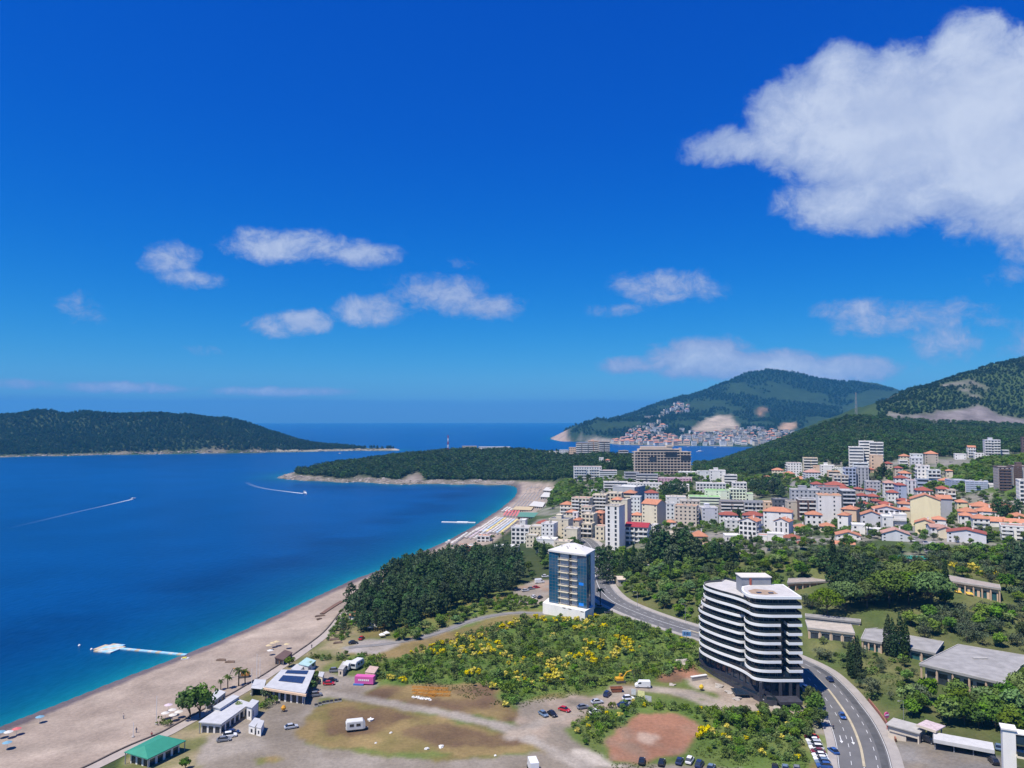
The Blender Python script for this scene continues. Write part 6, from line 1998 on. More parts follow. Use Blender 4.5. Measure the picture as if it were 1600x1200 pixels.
# blue billboard
g = G(1073, 1003)
bb = empty('billboard', g, -.25, 'blue and white roadside billboard left of the curved hotel', 'billboard')
m = MB()
m.tube([(0, 0, -.3), (0, 0, 3.2)], .14, 8)
m.build('post', POLE, bb)
m = MB()
m.box(-1.75, 1.75, -.12, .12, 2.4, 4.7)
pn = m.build('panel', mat('billboard_blue', (0.12, 0.27, 0.50), .5, .1, .5), bb)
for a, b_, c, d in ((-1.1, -.75, 2.9, 4.0), (-.4, -.05, 3.0, 3.9), (.2, .55, 2.9, 4.1), (.8, 1.1, 3.0, 3.9)):
 m = MB()
 m.box(a, b_, -.15, -.121, c, d)
 m.build('printed_figure', mat('billboard_dark', (0.03, 0.05, 0.12), .5, .2, 2.0), pn)
m = MB()
m.box(-1.75, 1.75, -.14, -.121, 4.35, 4.65)
m.build('printed_band', FRAME, pn)
# pink and white round sign on a red post
g = G(1386, 1141)
sg = empty('pylon_sign', g, .35, 'round pink and white sign on a thin red post beside the road', 'sign')
m = MB()
m.tube([(0, 0, -.3), (0, 0, 4.0)], .1, 6)
m.build('post', mat('red_post', (0.45, 0.06, 0.08), .6, .1, 1.0), sg)
m = MB()
m.tube([(0, -.14, 4.6), (0, .14, 4.6)], .95, 16)
dk = m.build('disc', mat('sign_pink', (0.62, 0.10, 0.25), .5, .05, 1.0), sg)
m = MB()
m.box(-.75, .75, -.18, -.141, 4.45, 4.85)
m.build('white_band', FRAME, dk)
# low brick wall along the right pavement
m = MB()
strip(m, 10.2, 10.5, 1.0, 62, 92, skirt=1.4)
tag(m.build('roadside_wall', mat('red_brick_wall', (0.30, 0.13, 0.09), .9, .2, .8)), 'low reddish brick wall along the right pavement', 'wall')
# ------------------------------------------------------------------ car wash at the lower right
def frame_from(u0, v0, u1, v1):
 a, b_ = G(u0, v0), G(u1, v1)
 d = b_ - a
 return a, math.atan2(d.y, d.x), d.length
a, rz, L = frame_from(1461, 1172, 1552, 1186)
cw = empty('wash_canopy', a, rz, 'long white carport canopy over dark wash bays at the lower right', 'canopy')
m = MB()
m.box(-.3, L + .3, -.6, 5.0, 2.9, 3.25)
m.add([(-.3, -.6, 2.9), (L + .3, -.6, 2.9), (L + .3, 5, 3.25), (-.3, 5, 3.25)], [(0, 1, 2, 3)])
ro = m.build('roof', mat('white_sheet_roof', (0.54, 0.53, 0.51), .5, .12, .6), cw)
m = MB()
m.box(-.32, L + .32, -.75, -.6, 2.3, 3.3)
m.build('fascia', mat('white_sheet_roof', (0.7, 0.7, 0.7)), ro)
for k in range(4):
 x = L * k / 3
 m = MB()
 m.box(x - .12, x + .12, 0, .24, -.5, 2.9)
 m.build('post', POLE, cw)
m = MB()
m.box(0, L, 4.6, 4.8, -.5, 2.9)
m.build('back_wall', RUST, cw)
for k in range(1, 3):
 m = MB()
 m.box(L * k / 3 - .06, L * k / 3 + .06, .3, 4.6, -.5, 2.2)
 m.build('bay_partition', DARKCL, cw)
a, rz, L = frame_from(1415, 1160, 1436, 1163)
cb = empty('wash_hall', a, rz, 'beige concrete wash hall with stepped roof and dark opening at the lower right', 'building')
m = MB()
m.box(-5, -4.6, .5, 6, -.5, 3.6)
m.box(L - .4, L, 0, 6, -.5, 3.6)
m.box(-4.6, L - .4, 5.6, 6, -.5, 3.6)
m.box(-4.6, L - .4, .2, .5, 1.9, 3.6)
m.box(-4.6, 0, .5, .8, -.5, 1.9)
m.build('wall', wallm('beige'), cb)
m = MB()
m.box(-5.4, L + .3, -.4, 6.4, 3.6, 3.9)
m.build('roof', CONC, cb)
m = MB()
m.box(0, L - .4, .9, 1.0, -.3, 1.9)  # dark sheet standing in for the shade inside the hall opening
m.build('opening_shade_panel', DARKCL, cb)
a, rz, L = frame_from(1440, 1158, 1462, 1163)
gate = empty('wash_portal', a, rz, 'open steel wash portal with patterned roof over a black car', 'canopy')
for x in (-.4, L - .6):
 for y in (0, 5.0):
  m = MB()
  m.box(x - .15, x + .15, y - .15, y + .15, -.4, 4.2)
  m.build('post', POLE, gate)
m = MB()
m.box(-1.2, L + .4, -.4, 5.6, 4.2, 4.5)
m.build('roof', mat('portal_roof', (0.52, 0.42, 0.42), .7, .35, 1.2), gate)
m = MB()
m.box(-1.2, L + .4, -.55, -.4, 3.9, 4.6)
m.build('fascia', wallm('beige'), gate)
# white stair tower cut by the lower right corner
g = G(1578, 1222)
wt = empty('stair_tower', g, -.45, 'white square stair tower with glass balcony at the lower right corner', 'tower')
m = MB()
m.box(-1.3, 1.6, 0, 3.2, -2, 13.2)
m.build('shaft', wallm('white'), wt)
m = MB()
m.box(-1.6, 1.9, -.3, 3.5, 13.2, 13.6)
m.build('roof', wallm('white'), wt)
m = MB()
m.box(1.6, 5.0, .3, 3.0, 9.8, 12.4)
m.build('glass_cabin', HGLASS, wt)
m = MB()
m.box(1.3, 5.4, 0, 3.3, 12.4, 12.7)
m.build('cabin_roof', wallm('white'), wt)
m = MB()
m.prism([(1.6, -1.0), (9, -1.6), (9, 4), (1.6, 4)], 6.8, 7.3)
m.build('balcony_slab', wallm('cream'), wt)
m = MB()
rim(m, [(1.7, -.9), (8.9, -1.5), (8.9, 3.9), (1.7, 3.9)], 7.3, 8.4, .04)
m.build('glass_railing', RAILG, wt)
# ------------------------------------------------------------------ vehicles
TYRE = mat('tyre', (0.02, 0.02, 0.02), .9, .1, 2.0)
RIM = mat('wheel_rim', (0.45, 0.45, 0.46), .35, .1, 2.0, metallic=.6)
CARG = mat('car_glass', (0.015, 0.02, 0.028), .06, .2, 1.0, spec=.9)
LAMPM = mat('headlamp', (0.75, 0.75, 0.72), .2, .05, 1.0)
TAIL = mat('tail_lamp', (0.35, 0.02, 0.02), .3, .05, 1.0)
CARC = {'white': (0.75, 0.75, 0.74), 'silver': (0.42, 0.44, 0.47), 'grey': (0.17, 0.18, 0.2), 'black': (0.018, 0.018, 0.02), 'navy': (0.02, 0.035, 0.10), 'blue': (0.03, 0.09, 0.28), 'red': (0.42, 0.02, 0.025), 'wine': (0.16, 0.02, 0.035), 'slate': (0.13, 0.19, 0.27)}
def paint(c):
 return mat('car_paint_' + c, CARC[c], .25, .04, .5, spec=.6)
def loft(m, secs, mi=0):
 """closed skin through cross-sections of equal point count"""
 n = len(secs[0])
 v = [p for s in secs for p in s]
 f = [(i * n + k, i * n + (k + 1) % n, (i + 1) * n + (k + 1) % n, (i + 1) * n + k) for i in range(len(secs) - 1) for k in range(n)]
 f += [tuple(reversed(range(n))), tuple(len(v) - n + k for k in range(n))]
 m.add(v, f, mi)
def csec(x, w, z0, z1, r=.12):
 return [(x, -w + r, z0), (x, w - r, z0), (x, w, z0 + r), (x, w * .98, z1 - r), (x, w * .9, z1), (x, -w * .9, z1), (x, -w * .98, z1 - r), (x, -w, z0 + r)]
def car_parts(kind):
 P_ = []
 b = MB()
 if kind == 'van':
  L, Wd_, H_ = 5.4, 1.0, 2.4
  loft(b, [csec(-2.7, .92, .35, 2.25), csec(-2.6, 1.0, .3, 2.4), csec(1.2, 1.0, .3, 2.4), csec(1.75, .98, .3, 1.55), csec(2.55, .95, .3, 1.15), csec(2.7, .88, .35, .9)])
  g = MB()
  loft(g, [csec(.55, 1.015, 1.45, 2.12, .05), csec(1.2, 1.01, 1.45, 2.12, .05), csec(1.68, .99, 1.4, 1.72, .05)])
  wx = (-1.75, 1.7)
 else:
  suv = kind == 'suv'
  hz = 1.72 if suv else 1.46
  bz = .98 if suv else .86
  back = -2.1
  loft(b, [csec(back, .78, .42, bz - .08), csec(back + .12, .86, .3, bz), csec(-1.0, .9, .24, bz + .03), csec(.85, .9, .24, bz), csec(1.75, .86, .26, bz - .12), csec(2.05, .76, .36, bz - .25)])
  # roof panel
  loft(b, [csec(-1.35 if suv else -1.1, .62, hz - .08, hz, .03), csec(.15, .64, hz - .05, hz + .02, .03), csec(.42, .62, hz - .09, hz - .02, .03)])
  g = MB()
  t = -1.95 if suv else -1.75
  loft(g, [csec(t, .78, bz - .02, bz + .06, .03), csec(-1.3 if suv else -1.05, .70, bz - .02, hz - .06, .05), csec(.3, .70, bz - .02, hz - .05, .05), csec(1.05, .78, bz - .04, bz + .03, .03)])
  wx = (-1.3, 1.32)
 P_.append(('body', b.mesh('body', paint('white'), False)))
 P_.append(('windows', g.mesh('windows', CARG)))
 w = MB()
 w.tube([(0, -.11, 0), (0, .11, 0)], .33, 12)
 wm_ = w.mesh('wheel', TYRE)
 r = MB()
 r.tube([(0, -.125, 0), (0, .125, 0)], .2, 10)
 rm_ = r.mesh('rim', RIM)
 hw = .98 if kind == 'van' else .84
 hl = MB()
 fx = 2.5 if kind == 'van' else 1.86
 hz0 = .78 if kind == 'van' else .62
 hl.box(fx, fx + .16, -.14, .14, hz0 - .07, hz0 + .08)
 return P_, wm_, rm_, wx, hw, hl.mesh('headlight', LAMPM), fx
CARS = {k: car_parts(k) for k in ('car', 'suv', 'van')}
CAR_N = {'car': 'parked_car', 'suv': 'parked_suv', 'van': 'delivery_van'}
def car(u, v, heading, c, label, kind='car', at_=None, name=None, group=None, cat='car', s=1.0, zoff=.0):
 """heading: degrees anticlockwise from +X"""
 g = Vector(at_) if at_ is not None else G(u, v)
 P_, wm_, rm_, wx, hw, hl, fx = CARS[kind]
 o = empty(name or CAR_N[kind], (g.x, g.y, g.z + .02 + zoff), math.radians(heading), label, cat, group)
 o.scale = (s, s, s)
 for n, me in P_:
  k = link_mesh(n, me, o)
  if n == 'body' and c != 'white':
   k.material_slots[0].link = 'OBJECT'
   k.material_slots[0].material = paint(c)
 for x in wx:
  for y in (-hw, hw):
   w = link_mesh('wheel', wm_, o, (x, y * .93, .33))
   link_mesh('rim', rm_, w)
 for y in (-.55, .55):
  link_mesh('headlight', hl, o, (0, y, 0))
 return o
def on_road(s, off):
 p, q = road_at(s)
 d = Vector((-q.y, q.x, 0))
 return (p.x + q.x * off, p.y + q.y * off, p.z + RB), math.degrees(math.atan2(d.y, d.x))
def near_road_s(u, v):
 g = G(u, v)
 dd = [(Vector((p.x, p.y, 0)) - Vector((g.x, g.y, 0))).length for p in rc_pts]
 return cum[int(np.argmin(dd))]
p, hd = on_road(near_road_s(1326, 1124), -2.0)
car(0, 0, hd + 180, 'blue', 'dark blue car driving down the road past the median', at_=p, name='driving_car')
p, hd = on_road(near_road_s(1290, 1064), 3.4)
car(0, 0, hd, 'navy', 'dark car driving in the shadow of the curved hotel', at_=p, name='driving_car')
car(1302, 1176, 98, 'blue', 'blue car parked alone beside the left pavement')
row = [('red', 'car', 'red and white car topmost in the parked row left of the road'), ('white', 'car', 'white car second from top in the parked row left of the road'), ('silver', 'suv', 'silver car third from top in the parked row left of the road'),
   ('white', 'suv', 'white car fourth from top in the parked row left of the road'), ('wine', 'car', 'wine coloured car in the middle of the parked row left of the road'), ('white', 'car', 'white car below the wine coloured car in the parked row'),
   ('white', 'car', 'white car third from bottom in the parked row left of the road'), ('slate', 'suv', 'slate blue car second from bottom in the parked row left of the road'), ('blue', 'suv', 'blue car at the bottom of the parked row left of the road')]
for i, (c, k, lb) in enumerate(row):
 t = i / (len(row) - 1)
 car(1268 + 20 * t, 1154 + 46 * t, 172, c, lb, k, group='cars parked in a row left of the road')
for (u, v, hd, c, k, lb) in [
 (1003, 1192, 75, 'black', 'car', 'black car at the left end of the bottom row of cars'), (1034, 1194, 70, 'black', 'car', 'black car with bright bonnet second in the bottom row'), (1062, 1192, 65, 'navy', 'car', 'navy car third in the bottom row'),
 (1078, 1191, 62, 'white', 'suv', 'white car between dark cars in the bottom row'), (1093, 1197, 60, 'navy', 'suv', 'dark estate car right of the white car in the bottom row'), (1111, 1202, 60, 'slate', 'car', 'blue grey car at the bottom edge of the picture'),
 (1211, 1202, 70, 'black', 'car', 'black car at the bottom edge left of the parked row'), (1227, 1203, 70, 'slate', 'car', 'slate car at the bottom edge left of the parked row'), (1245, 1204, 70, 'grey', 'car', 'grey car at the bottom edge just left of the parked row'),
 (849, 1118, -60, 'slate', 'car', 'slate blue car leftmost on the gravel track'), (863, 1118, -60, 'black', 'car', 'black car beside the slate blue car on the gravel track'), (882, 1111, -35, 'red', 'car', 'dark red car on the gravel track'),
 (911, 1107, 20, 'grey', 'car', 'grey car parked by the scrub above the white hatchback'), (933, 1099, 15, 'silver', 'car', 'silver blue car in the middle of the gravel track'), (949, 1087, 60, 'navy', 'suv', 'navy car by the rusty skip'),
 (930, 1115, 15, 'white', 'car', 'white hatchback at the lower edge of the gravel track'), (974, 1104, 10, 'navy', 'car', 'navy car in front of the white off road car'), (982, 1100, 8, 'silver', 'suv', 'silver car between navy and white cars on the track'), (982, 1094, 8, 'white', 'suv', 'white off road car below the notice boards'),
 (350, 1158, 15, 'grey', 'car', 'dark grey car lowest of three beside the white restaurant'), (359, 1152, 20, 'white', 'suv', 'white car in the middle of three beside the white restaurant'), (364, 1147, 25, 'navy', 'car', 'navy car highest of three beside the white restaurant'),
 (455, 1138, 25, 'silver', 'car', 'silver car alone on the gravel yard'), (494, 1088, 20, 'grey', 'suv', 'dark grey car right of the solar roofed restaurant'), (514, 1070, 5, 'red', 'car', 'bright red car left of the pink kiosk'), (519, 1065, 5, 'black', 'car', 'black car behind the bright red car'),
 (523, 1050, 10, 'grey', 'suv', 'grey car left of the caravans'), (552, 1006, 10, 'black', 'car', 'black car at the start of the asphalt path'), (565, 999, 80, 'red', 'car', 'red car by the white tents below the pines'),
 (821, 924, 20, 'silver', 'car', 'silver car leftmost on the brown car park'), (830, 921, 20, 'grey', 'car', 'grey car beside the silver car on the brown car park'), (838, 919, 20, 'red', 'car', 'red car on the brown car park'), (843, 911, 15, 'white', 'van', 'white van on the brown car park'),
 (834, 934, 60, 'white', 'car', 'white car near the glass tower plinth'), (844, 935, 60, 'black', 'car', 'black car just left of the glass tower'), (852, 902, 20, 'white', 'suv', 'white car behind the white van on the car park'),
 (935, 950, 160, 'grey', 'suv', 'grey car under the palm beside the glass tower'), (951, 959, 160, 'black', 'car', 'black car at the roadside below the glass tower'),
 (950, 838, 60, 'black', 'car', 'black car on the road near the slim white tower'), (1451, 1160, -60, 'black', 'suv', 'black car standing in the open wash portal'), (1560, 1170, 60, 'slate', 'car', 'slate car at the right end of the wash canopy'), (1552, 1192, 80, 'black', 'suv', 'black car with pale bonnet in front of the wash canopy'),
 (1258, 1078, 100, 'white', 'suv', 'white car beside the right foot of the curved hotel'), (1428, 846, 60, 'white', 'car', 'white car on the lane below the small ochre house')]:
 car(u, v, hd, c, lb, k)
car(1004, 1074, 178, 'white', 'white delivery van beside the yellow excavator', 'van')
# white box truck at the bottom edge
g = G(832, 1204)
tk = empty('box_truck', g, math.radians(100), 'white box truck at the bottom edge of the picture', 'truck')
m = MB()
m.box(-3.2, 1.0, -1.15, 1.15, .9, 3.4)
bx_ = m.build('box_body', paint('white'), tk)
m = MB()
m.box(-1.8, .2, -1.16, -1.151, 2.2, 2.7)
m.build('lettering_band', mat('faint_print', (0.5, 0.45, 0.5), .6, .4, 3.0), bx_)
m = MB()
loft(m, [csec(1.1, 1.05, .5, 2.5), csec(1.9, 1.05, .5, 2.45), csec(2.5, 1.0, .5, 1.5), csec(2.7, .95, .5, 1.3)])
m.build('cab', paint('white'), tk)
m = MB()
loft(m, [csec(1.85, 1.06, 1.5, 2.2, .05), csec(2.25, 1.04, 1.5, 2.0, .05), csec(2.5, 1.0, 1.48, 1.6, .03)])
m.build('windscreen', CARG, tk)
for x in (-2.1, 1.8):
 for y in (-1.0, 1.0):
  link_mesh('wheel', CARS['van'][1], tk, (x, y, .45), 0, (1.35, 1.3, 1.35))
def caravan(u, v, rz, label, s=1.0):
 g = G(u, v)
 o = empty('caravan', g, math.radians(rz), label, 'caravan')
 o.scale = (s, s, s)
 m = MB()
 loft(m, [csec(-2.3, .95, .6, 2.0, .15), csec(-2.0, 1.1, .45, 2.55, .15), csec(1.8, 1.1, .45, 2.55, .15), csec(2.4, 1.0, .6, 1.7, .15)])
 b = m.build('body', mat('caravan_white', (0.60, 0.60, 0.58), .5, .08, .6), o)
 for x in (-1.4, 0.2):
  m = MB()
  m.box(x, x + 1.0, -1.13, -1.08, 1.35, 1.95)
  m.build('window', CARG, b)
 m = MB()
 m.box(-2.36, -2.2, -.7, .7, 1.3, 1.9)
 m.build('window', CARG, b)
 for y in (-.95, .95):
  link_mesh('wheel', CARS['car'][1], o, (-.2, y, .33))
 m = MB()
 m.tube([(2.3, -.4, .5), (3.2, 0, .5)], .05, 5)
 m.tube([(2.3, .4, .5), (3.2, 0, .5)], .05, 5)
 m.build('tow_bar', POLE, o)
caravan(555, 1141, 15, 'white caravan standing alone on the dry field', 1.25)
caravan(543, 1046, 85, 'white caravan on the left of the two by the scrub', 1.1)
caravan(558, 1044, 70, 'larger white caravan right of the first by the scrub', 1.3)
# ------------------------------------------------------------------ buildings and gear behind the near beach
WHITE_R = mat('white_roof_sheet', (0.47, 0.47, 0.47), .6, .14, .5)
GREEN_R = mat('green_roof_sheet', (0.035, 0.235, 0.155), .6, .12, .4)
WOOD = mat('brown_wood', (0.17, 0.10, 0.07), .85, .25, 1.2)
PANEL = mat('solar_panel', (0.025, 0.035, 0.075), .15, .15, 1.2, spec=.8)
def quad_hall(name, label, px, h, wall, roof_mat, cat='building', th=.25, overhang=.5, style='door', open_front=False, tilt=0.0):
 """hall from the four roof corners seen in the photograph, roof h metres above the ground; tilt lifts the back edge"""
 z = 4.0 + h
 for _ in range(25):
  pts = [PZ(u, v, z) for u, v in px]
  z = .5 * z + .5 * (min(Hs(p.x, p.y) for p in pts) + h)
 c = sum((Vector((p.x, p.y)) for p in pts), Vector((0, 0))) / 4
 zg = min(Hs(p.x, p.y) for p in pts) - .4
 o = empty(name, (c.x, c.y, zg), 0, label, cat)
 poly = [(p.x - c.x, p.y - c.y) for p in pts]
 hz = z - zg
 m = MB()
 top = [(a, b, hz + (tilt if i > 1 else 0)) for i, (a, b) in enumerate(poly)]
 bot = [(a, b, q - th) for a, b, q in top]
 m.add(top + bot, [(0, 1, 2, 3), (7, 6, 5, 4), (4, 5, 1, 0), (5, 6, 2, 1), (6, 7, 3, 2), (7, 4, 0, 3)])
 ro = m.build('roof', roof_mat, o)
 w_ = inset(poly, overhang)
 mw, mg = MB(), MB()
 for i in range(4):
  if open_front and i == 0:
   continue
  facade(mw, mg, w_[i], w_[(i + 1) % 4], 0, hz - th - .01, 1, style if i in (0, 3, 1) else 'blank', 2.6)
 mw.build('wall', wall, o)
 if mg.f:
  k = mg.build('windows', GLASS, o)
  k['kind'] = 'stuff'
 for i in range(4):
  p = inset(poly, .25)[i]
  m = MB()
  m.box(p[0] - .1, p[0] + .1, p[1] - .1, p[1] + .1, 0, hz - th)
  m.build('post', POLE, o)
 footprints.append((c.x, c.y, 0, [(p.x, p.y) for p in pts]))
 return o, ro, poly, hz, c, zg
# restaurant with the solar roof
o, ro, poly, hz, c, zg = quad_hall('solar_restaurant', 'beach restaurant with sloping white roof and rows of dark solar panels', [(413, 1073), (477, 1083), (492, 1047), (440, 1046)], 4.6, wallm('white'), WHITE_R, 'restaurant', .35, .9, 'door')
def on_poly(a, b_):
 p = Vector(poly[0]).lerp(Vector(poly[1]), a)
 q = Vector(poly[3]).lerp(Vector(poly[2]), a)
 return p.lerp(q, b_)
for j in range(6):
 for r_ in range(2):
  a0, a1 = .2 + j * .105, .2 + j * .105 + .1
  b0, b1 = (.36, .66) if r_ == 0 else (.78, .95)
  m = MB()
  q = [on_poly(a0, b0), on_poly(a1, b0), on_poly(a1, b1), on_poly(a0, b1)]
  m.prism([tuple(v) for v in q], hz + .04, hz + .16)
  m.build('solar_panel', PANEL, ro)
m = MB()
q = [on_poly(-.02, -.02), on_poly(1.02, -.02), on_poly(1.02, .03), on_poly(-.02, .03)]
m.prism([tuple(v) for v in q], hz - 1.0, hz - .36)
m.build('fascia', wallm('salmon'), ro)
quad_hall('shade_sail_terrace', 'white canvas terrace left of the solar roofed restaurant', [(392, 1075), (412, 1077), (416, 1062), (398, 1061)], 3.0, wallm('white'), WHITE_R, 'terrace', .12, .4, 'door', True)
# long white restaurant
quad_hall('white_restaurant', 'long white roofed beach restaurant beside the big tree', [(310, 1128), (346, 1131), (392, 1098), (366, 1090)], 3.8, wallm('white'), WHITE_R, 'restaurant', .3, .6, 'door')
quad_hall('restaurant_wing', 'white restaurant wing with narrow raised roof', [(333, 1104), (344, 1107), (374, 1088), (364, 1085)], 4.8, wallm('lav'), WHITE_R, 'restaurant', .3, .3, 'blank')
quad_hall('restaurant_annex', 'white cabin at the right end of the long white restaurant', [(384, 1103), (394, 1106), (405, 1095), (394, 1092)], 4.4, wallm('white'), WHITE_R, 'restaurant', .25, .25, 'few')
quad_hall('beach_shed', 'white roofed shed between the big tree and the sand', [(320, 1092), (334, 1096), (353, 1081), (341, 1077)], 3.6, wallm('grey'), WHITE_R, 'shed', .25, .3, 'door')
# green roofed pavilion
z = 4.0
gp = [(194, 1175), (231, 1186), (291, 1157), (248, 1148)]
o, ro, poly, hz, c, zg = quad_hall('green_pavilion', 'pavilion with broad green hipped roof by the promenade', gp, 3.6, wallm('white'), GREEN_R, 'pavilion', .2, 1.2, 'door')
cen = sum((Vector(p) for p in poly), Vector((0, 0))) / 4
r0 = Vector(poly[0]).lerp(Vector(poly[1]), .5).lerp(cen, .45)
r1 = Vector(poly[2]).lerp(Vector(poly[3]), .5).lerp(cen, .45)
m = MB()
V_ = [(*p, hz + .01) for p in poly] + [(r0.x, r0.y, hz + 1.5), (r1.x, r1.y, hz + 1.5)]
m.add(V_, [(0, 1, 4), (1, 2, 5, 4), (2, 3, 5), (3, 0, 4, 5)])
m.build('hip_slopes', GREEN_R, ro)
quad_hall('brown_beach_hut', 'brown wooden beach hut with dark pitched roof', [(429, 1027), (443, 1031), (457, 1019), (445, 1015)], 2.9, WOOD, mat('brown_felt', (0.12, 0.075, 0.065), .9, .2, 1.0), 'hut', .25, .35, 'door')
quad_hall('pale_green_shed', 'shed with pale turquoise roof behind the solar roofed restaurant', [(466, 1037), (482, 1041), (494, 1032), (479, 1027)], 3.0, wallm('lav'), mat('turquoise_sheet', (0.36, 0.52, 0.50), .6, .1, .6), 'shed', .2, .2, 'few')
quad_hall('white_tarp_shed', 'low shed with white tarpaulin roof above the solar restaurant', [(454, 1045), (468, 1048), (476, 1040), (464, 1037)], 2.6, wallm('white'), WHITE_R, 'shed', .15, .2, 'few')
for k, (px, lb) in enumerate((([(388, 1133), (398, 1136), (407, 1123), (398, 1121)], 'grey and white cabin left of a narrow white cabin on the yard'), ([(400, 1136), (408, 1138), (413, 1126), (405, 1124)], 'narrow white cabin right of the grey and white cabin'),
         ([(497, 1056), (504, 1058), (507, 1050), (499, 1049)], 'cream upright container right of the solar roofed restaurant'), ([(528, 1045), (536, 1046), (545, 1034), (536, 1033)], 'beige container left of the caravans'),
         ([(570, 1050), (585, 1052), (592, 1042), (578, 1040)], 'trailer with striped blue and salmon cover right of the caravans'))):
 quad_hall('site_cabin', lb, px, 2.7, wallm(('white', 'white', 'cream', 'beige', 'salmon')[k]), (WHITE_R, WHITE_R, WHITE_R, CONC, mat('striped_cover', (0.5, 0.36, 0.3), .7, .3, 2.0))[k], 'cabin', .15, .1, 'few')
quad_hall('terracotta_kiosk', 'kiosk with terracotta roof at the foot of the pine grove', [(543, 961), (556, 963), (566, 956), (553, 954)], 3.0, wallm('white'), roofm('orange'), 'kiosk', .25, .5, 'few')
quad_hall('green_awning', 'long narrow green awning at the foot of the lavender gabled house', [(1402, 872), (1452, 874), (1450, 869), (1404, 867)], 2.6, wallm('stone'), mat('green_awning', (0.03, 0.26, 0.20), .7, .1, .6), 'awning', .12, .2, 'door')
# pink kiosk with white lettering
a = G(554, 1070)
b_ = G(583, 1071)
d = b_ - a
kz = empty('pink_kiosk', a, math.atan2(d.y, d.x), 'bright pink kiosk trailer with white lettering on blue base', 'kiosk')
Lk = d.length
m = MB()
m.box(0, Lk, 0, 2.6, .5, 3.0)
bd = m.build('box_body', mat('pink_panels', (0.60, 0.11, 0.33), .5, .06, .6), kz)
m = MB()
m.box(-.3, Lk * .5, -.6, 0, 0, .5)
m.build('blue_base', mat('blue_base', (0.06, 0.16, 0.42), .6, .1, .6), kz)
for k in range(6):
 m = MB()
 x = Lk * (.2 + .1 * k)
 m.box(x, x + Lk * .07, -.04, -.005, 1.5, 2.1)
 m.build('letter', FRAME, bd)
# excavators
YEL = mat('machine_yellow', (0.58, 0.33, 0.02), .5, .12, .8)
def excavator(u, v, rz, c, label, arm_up=1.0):
 g = G(u, v)
 o = empty('excavator', g, math.radians(rz), label, 'excavator')
 for y in (-1.0, 1.0):
  m = MB()
  m.prism([(-1.7, y - .28), (1.7, y - .28), (1.7, y + .28), (-1.7, y + .28)], .05, .75)
  m.build('track', RUST, o)
 m = MB()
 m.box(-1.7, 1.0, -1.15, 1.15, .85, 1.7)
 m.build('body', c, o)
 m = MB()
 loft(m, [csec(-.1, .5, 1.7, 2.9, .08), csec(.9, .5, 1.7, 2.8, .08), csec(1.15, .48, 1.7, 2.2, .08)])
 cb_ = m.build('cab', c, o)
 cb_.location = (0, .6, 0)
 m = MB()
 m.box(.2, 1.0, -.52, .52, 2.05, 2.7)
 m.build('cab_window', CARG, cb_)
 m = MB()
 m.tube([(.9, -.3, 1.5), (2.4, -.3, 3.6 * arm_up), (4.2, -.3, 4.1 * arm_up)], .22, 6, r2=.16)
 bm = m.build('boom', c, o)
 m = MB()
 m.tube([(4.2, -.3, 4.1 * arm_up), (5.2, -.3, 1.6)], .15, 6)
 m.build('stick', RUST, bm)
 m = MB()
 loft(m, [[(5.0 + .5 * t, -.3 + y, 1.5 - .7 * t + .25 * zz) for y, zz in ((-.45, 0), (.45, 0), (.45, 1), (-.45, 1))] for t in (0, .5, 1.0)])
 m.build('bucket', RUST, bm)
excavator(969, 1066, 10, YEL, 'yellow excavator with raised arm beside the white delivery van')
excavator(382, 1058, 190, mat('machine_orange', (0.5, 0.24, 0.06), .6, .2, .8), 'orange brown excavator with drooping arm on the sand', .85)
# rusty skip, notice boards, mixers
g = G(963, 1081)
sk = empty('skip_container', g, .1, 'rust red open skip beside the navy car', 'skip')
m = MB()
m.add([(-1.6, -.8, .1), (1.6, -.8, .1), (1.6, .8, .1), (-1.6, .8, .1), (-2.1, -1, 1.5), (2.1, -1, 1.5), (2.1, 1, 1.5), (-2.1, 1, 1.5)], [(3, 2, 1, 0), (0, 1, 5, 4), (1, 2, 6, 5), (2, 3, 7, 6), (3, 0, 4, 7)])
m.build('shell', mat('rust', (0.32, 0.12, 0.06), .9, .3, 1.2), sk)
m = MB()
rim(m, [(-2.15, -1.05), (2.15, -1.05), (2.15, 1.05), (-2.15, 1.05)], 1.42, 1.56, .1)
m.build('top_rail', mat('rust', (0.3, 0.1, 0.05)), sk)
for (u, v, w, c, lb) in ((990, 1089, 1.6, (0.5, 0.52, 0.5), 'narrow grey notice board left of the tall yellow and white board'), (1002, 1092, 2.4, (0.68, 0.66, 0.30), 'tall yellow and white notice board beside the track'), (1013, 1100, 2.2, (0.45, 0.46, 0.46), 'low grey site hoarding right of the notice boards')):
 g = G(u, v)
 o = empty('notice_board', g, -.5, lb, 'board')
 m = MB()
 m.box(-w / 2, w / 2, -.04, .04, .7, 2.7)
 m.build('panel', mat('board_%d' % u, c, .6, .25, 1.5), o)
 for x in (-w / 2 + .1, w / 2 - .1):
  m = MB()
  m.box(x - .05, x + .05, .05, .15, -.3, 2.5)
  m.build('post', POLE, o)
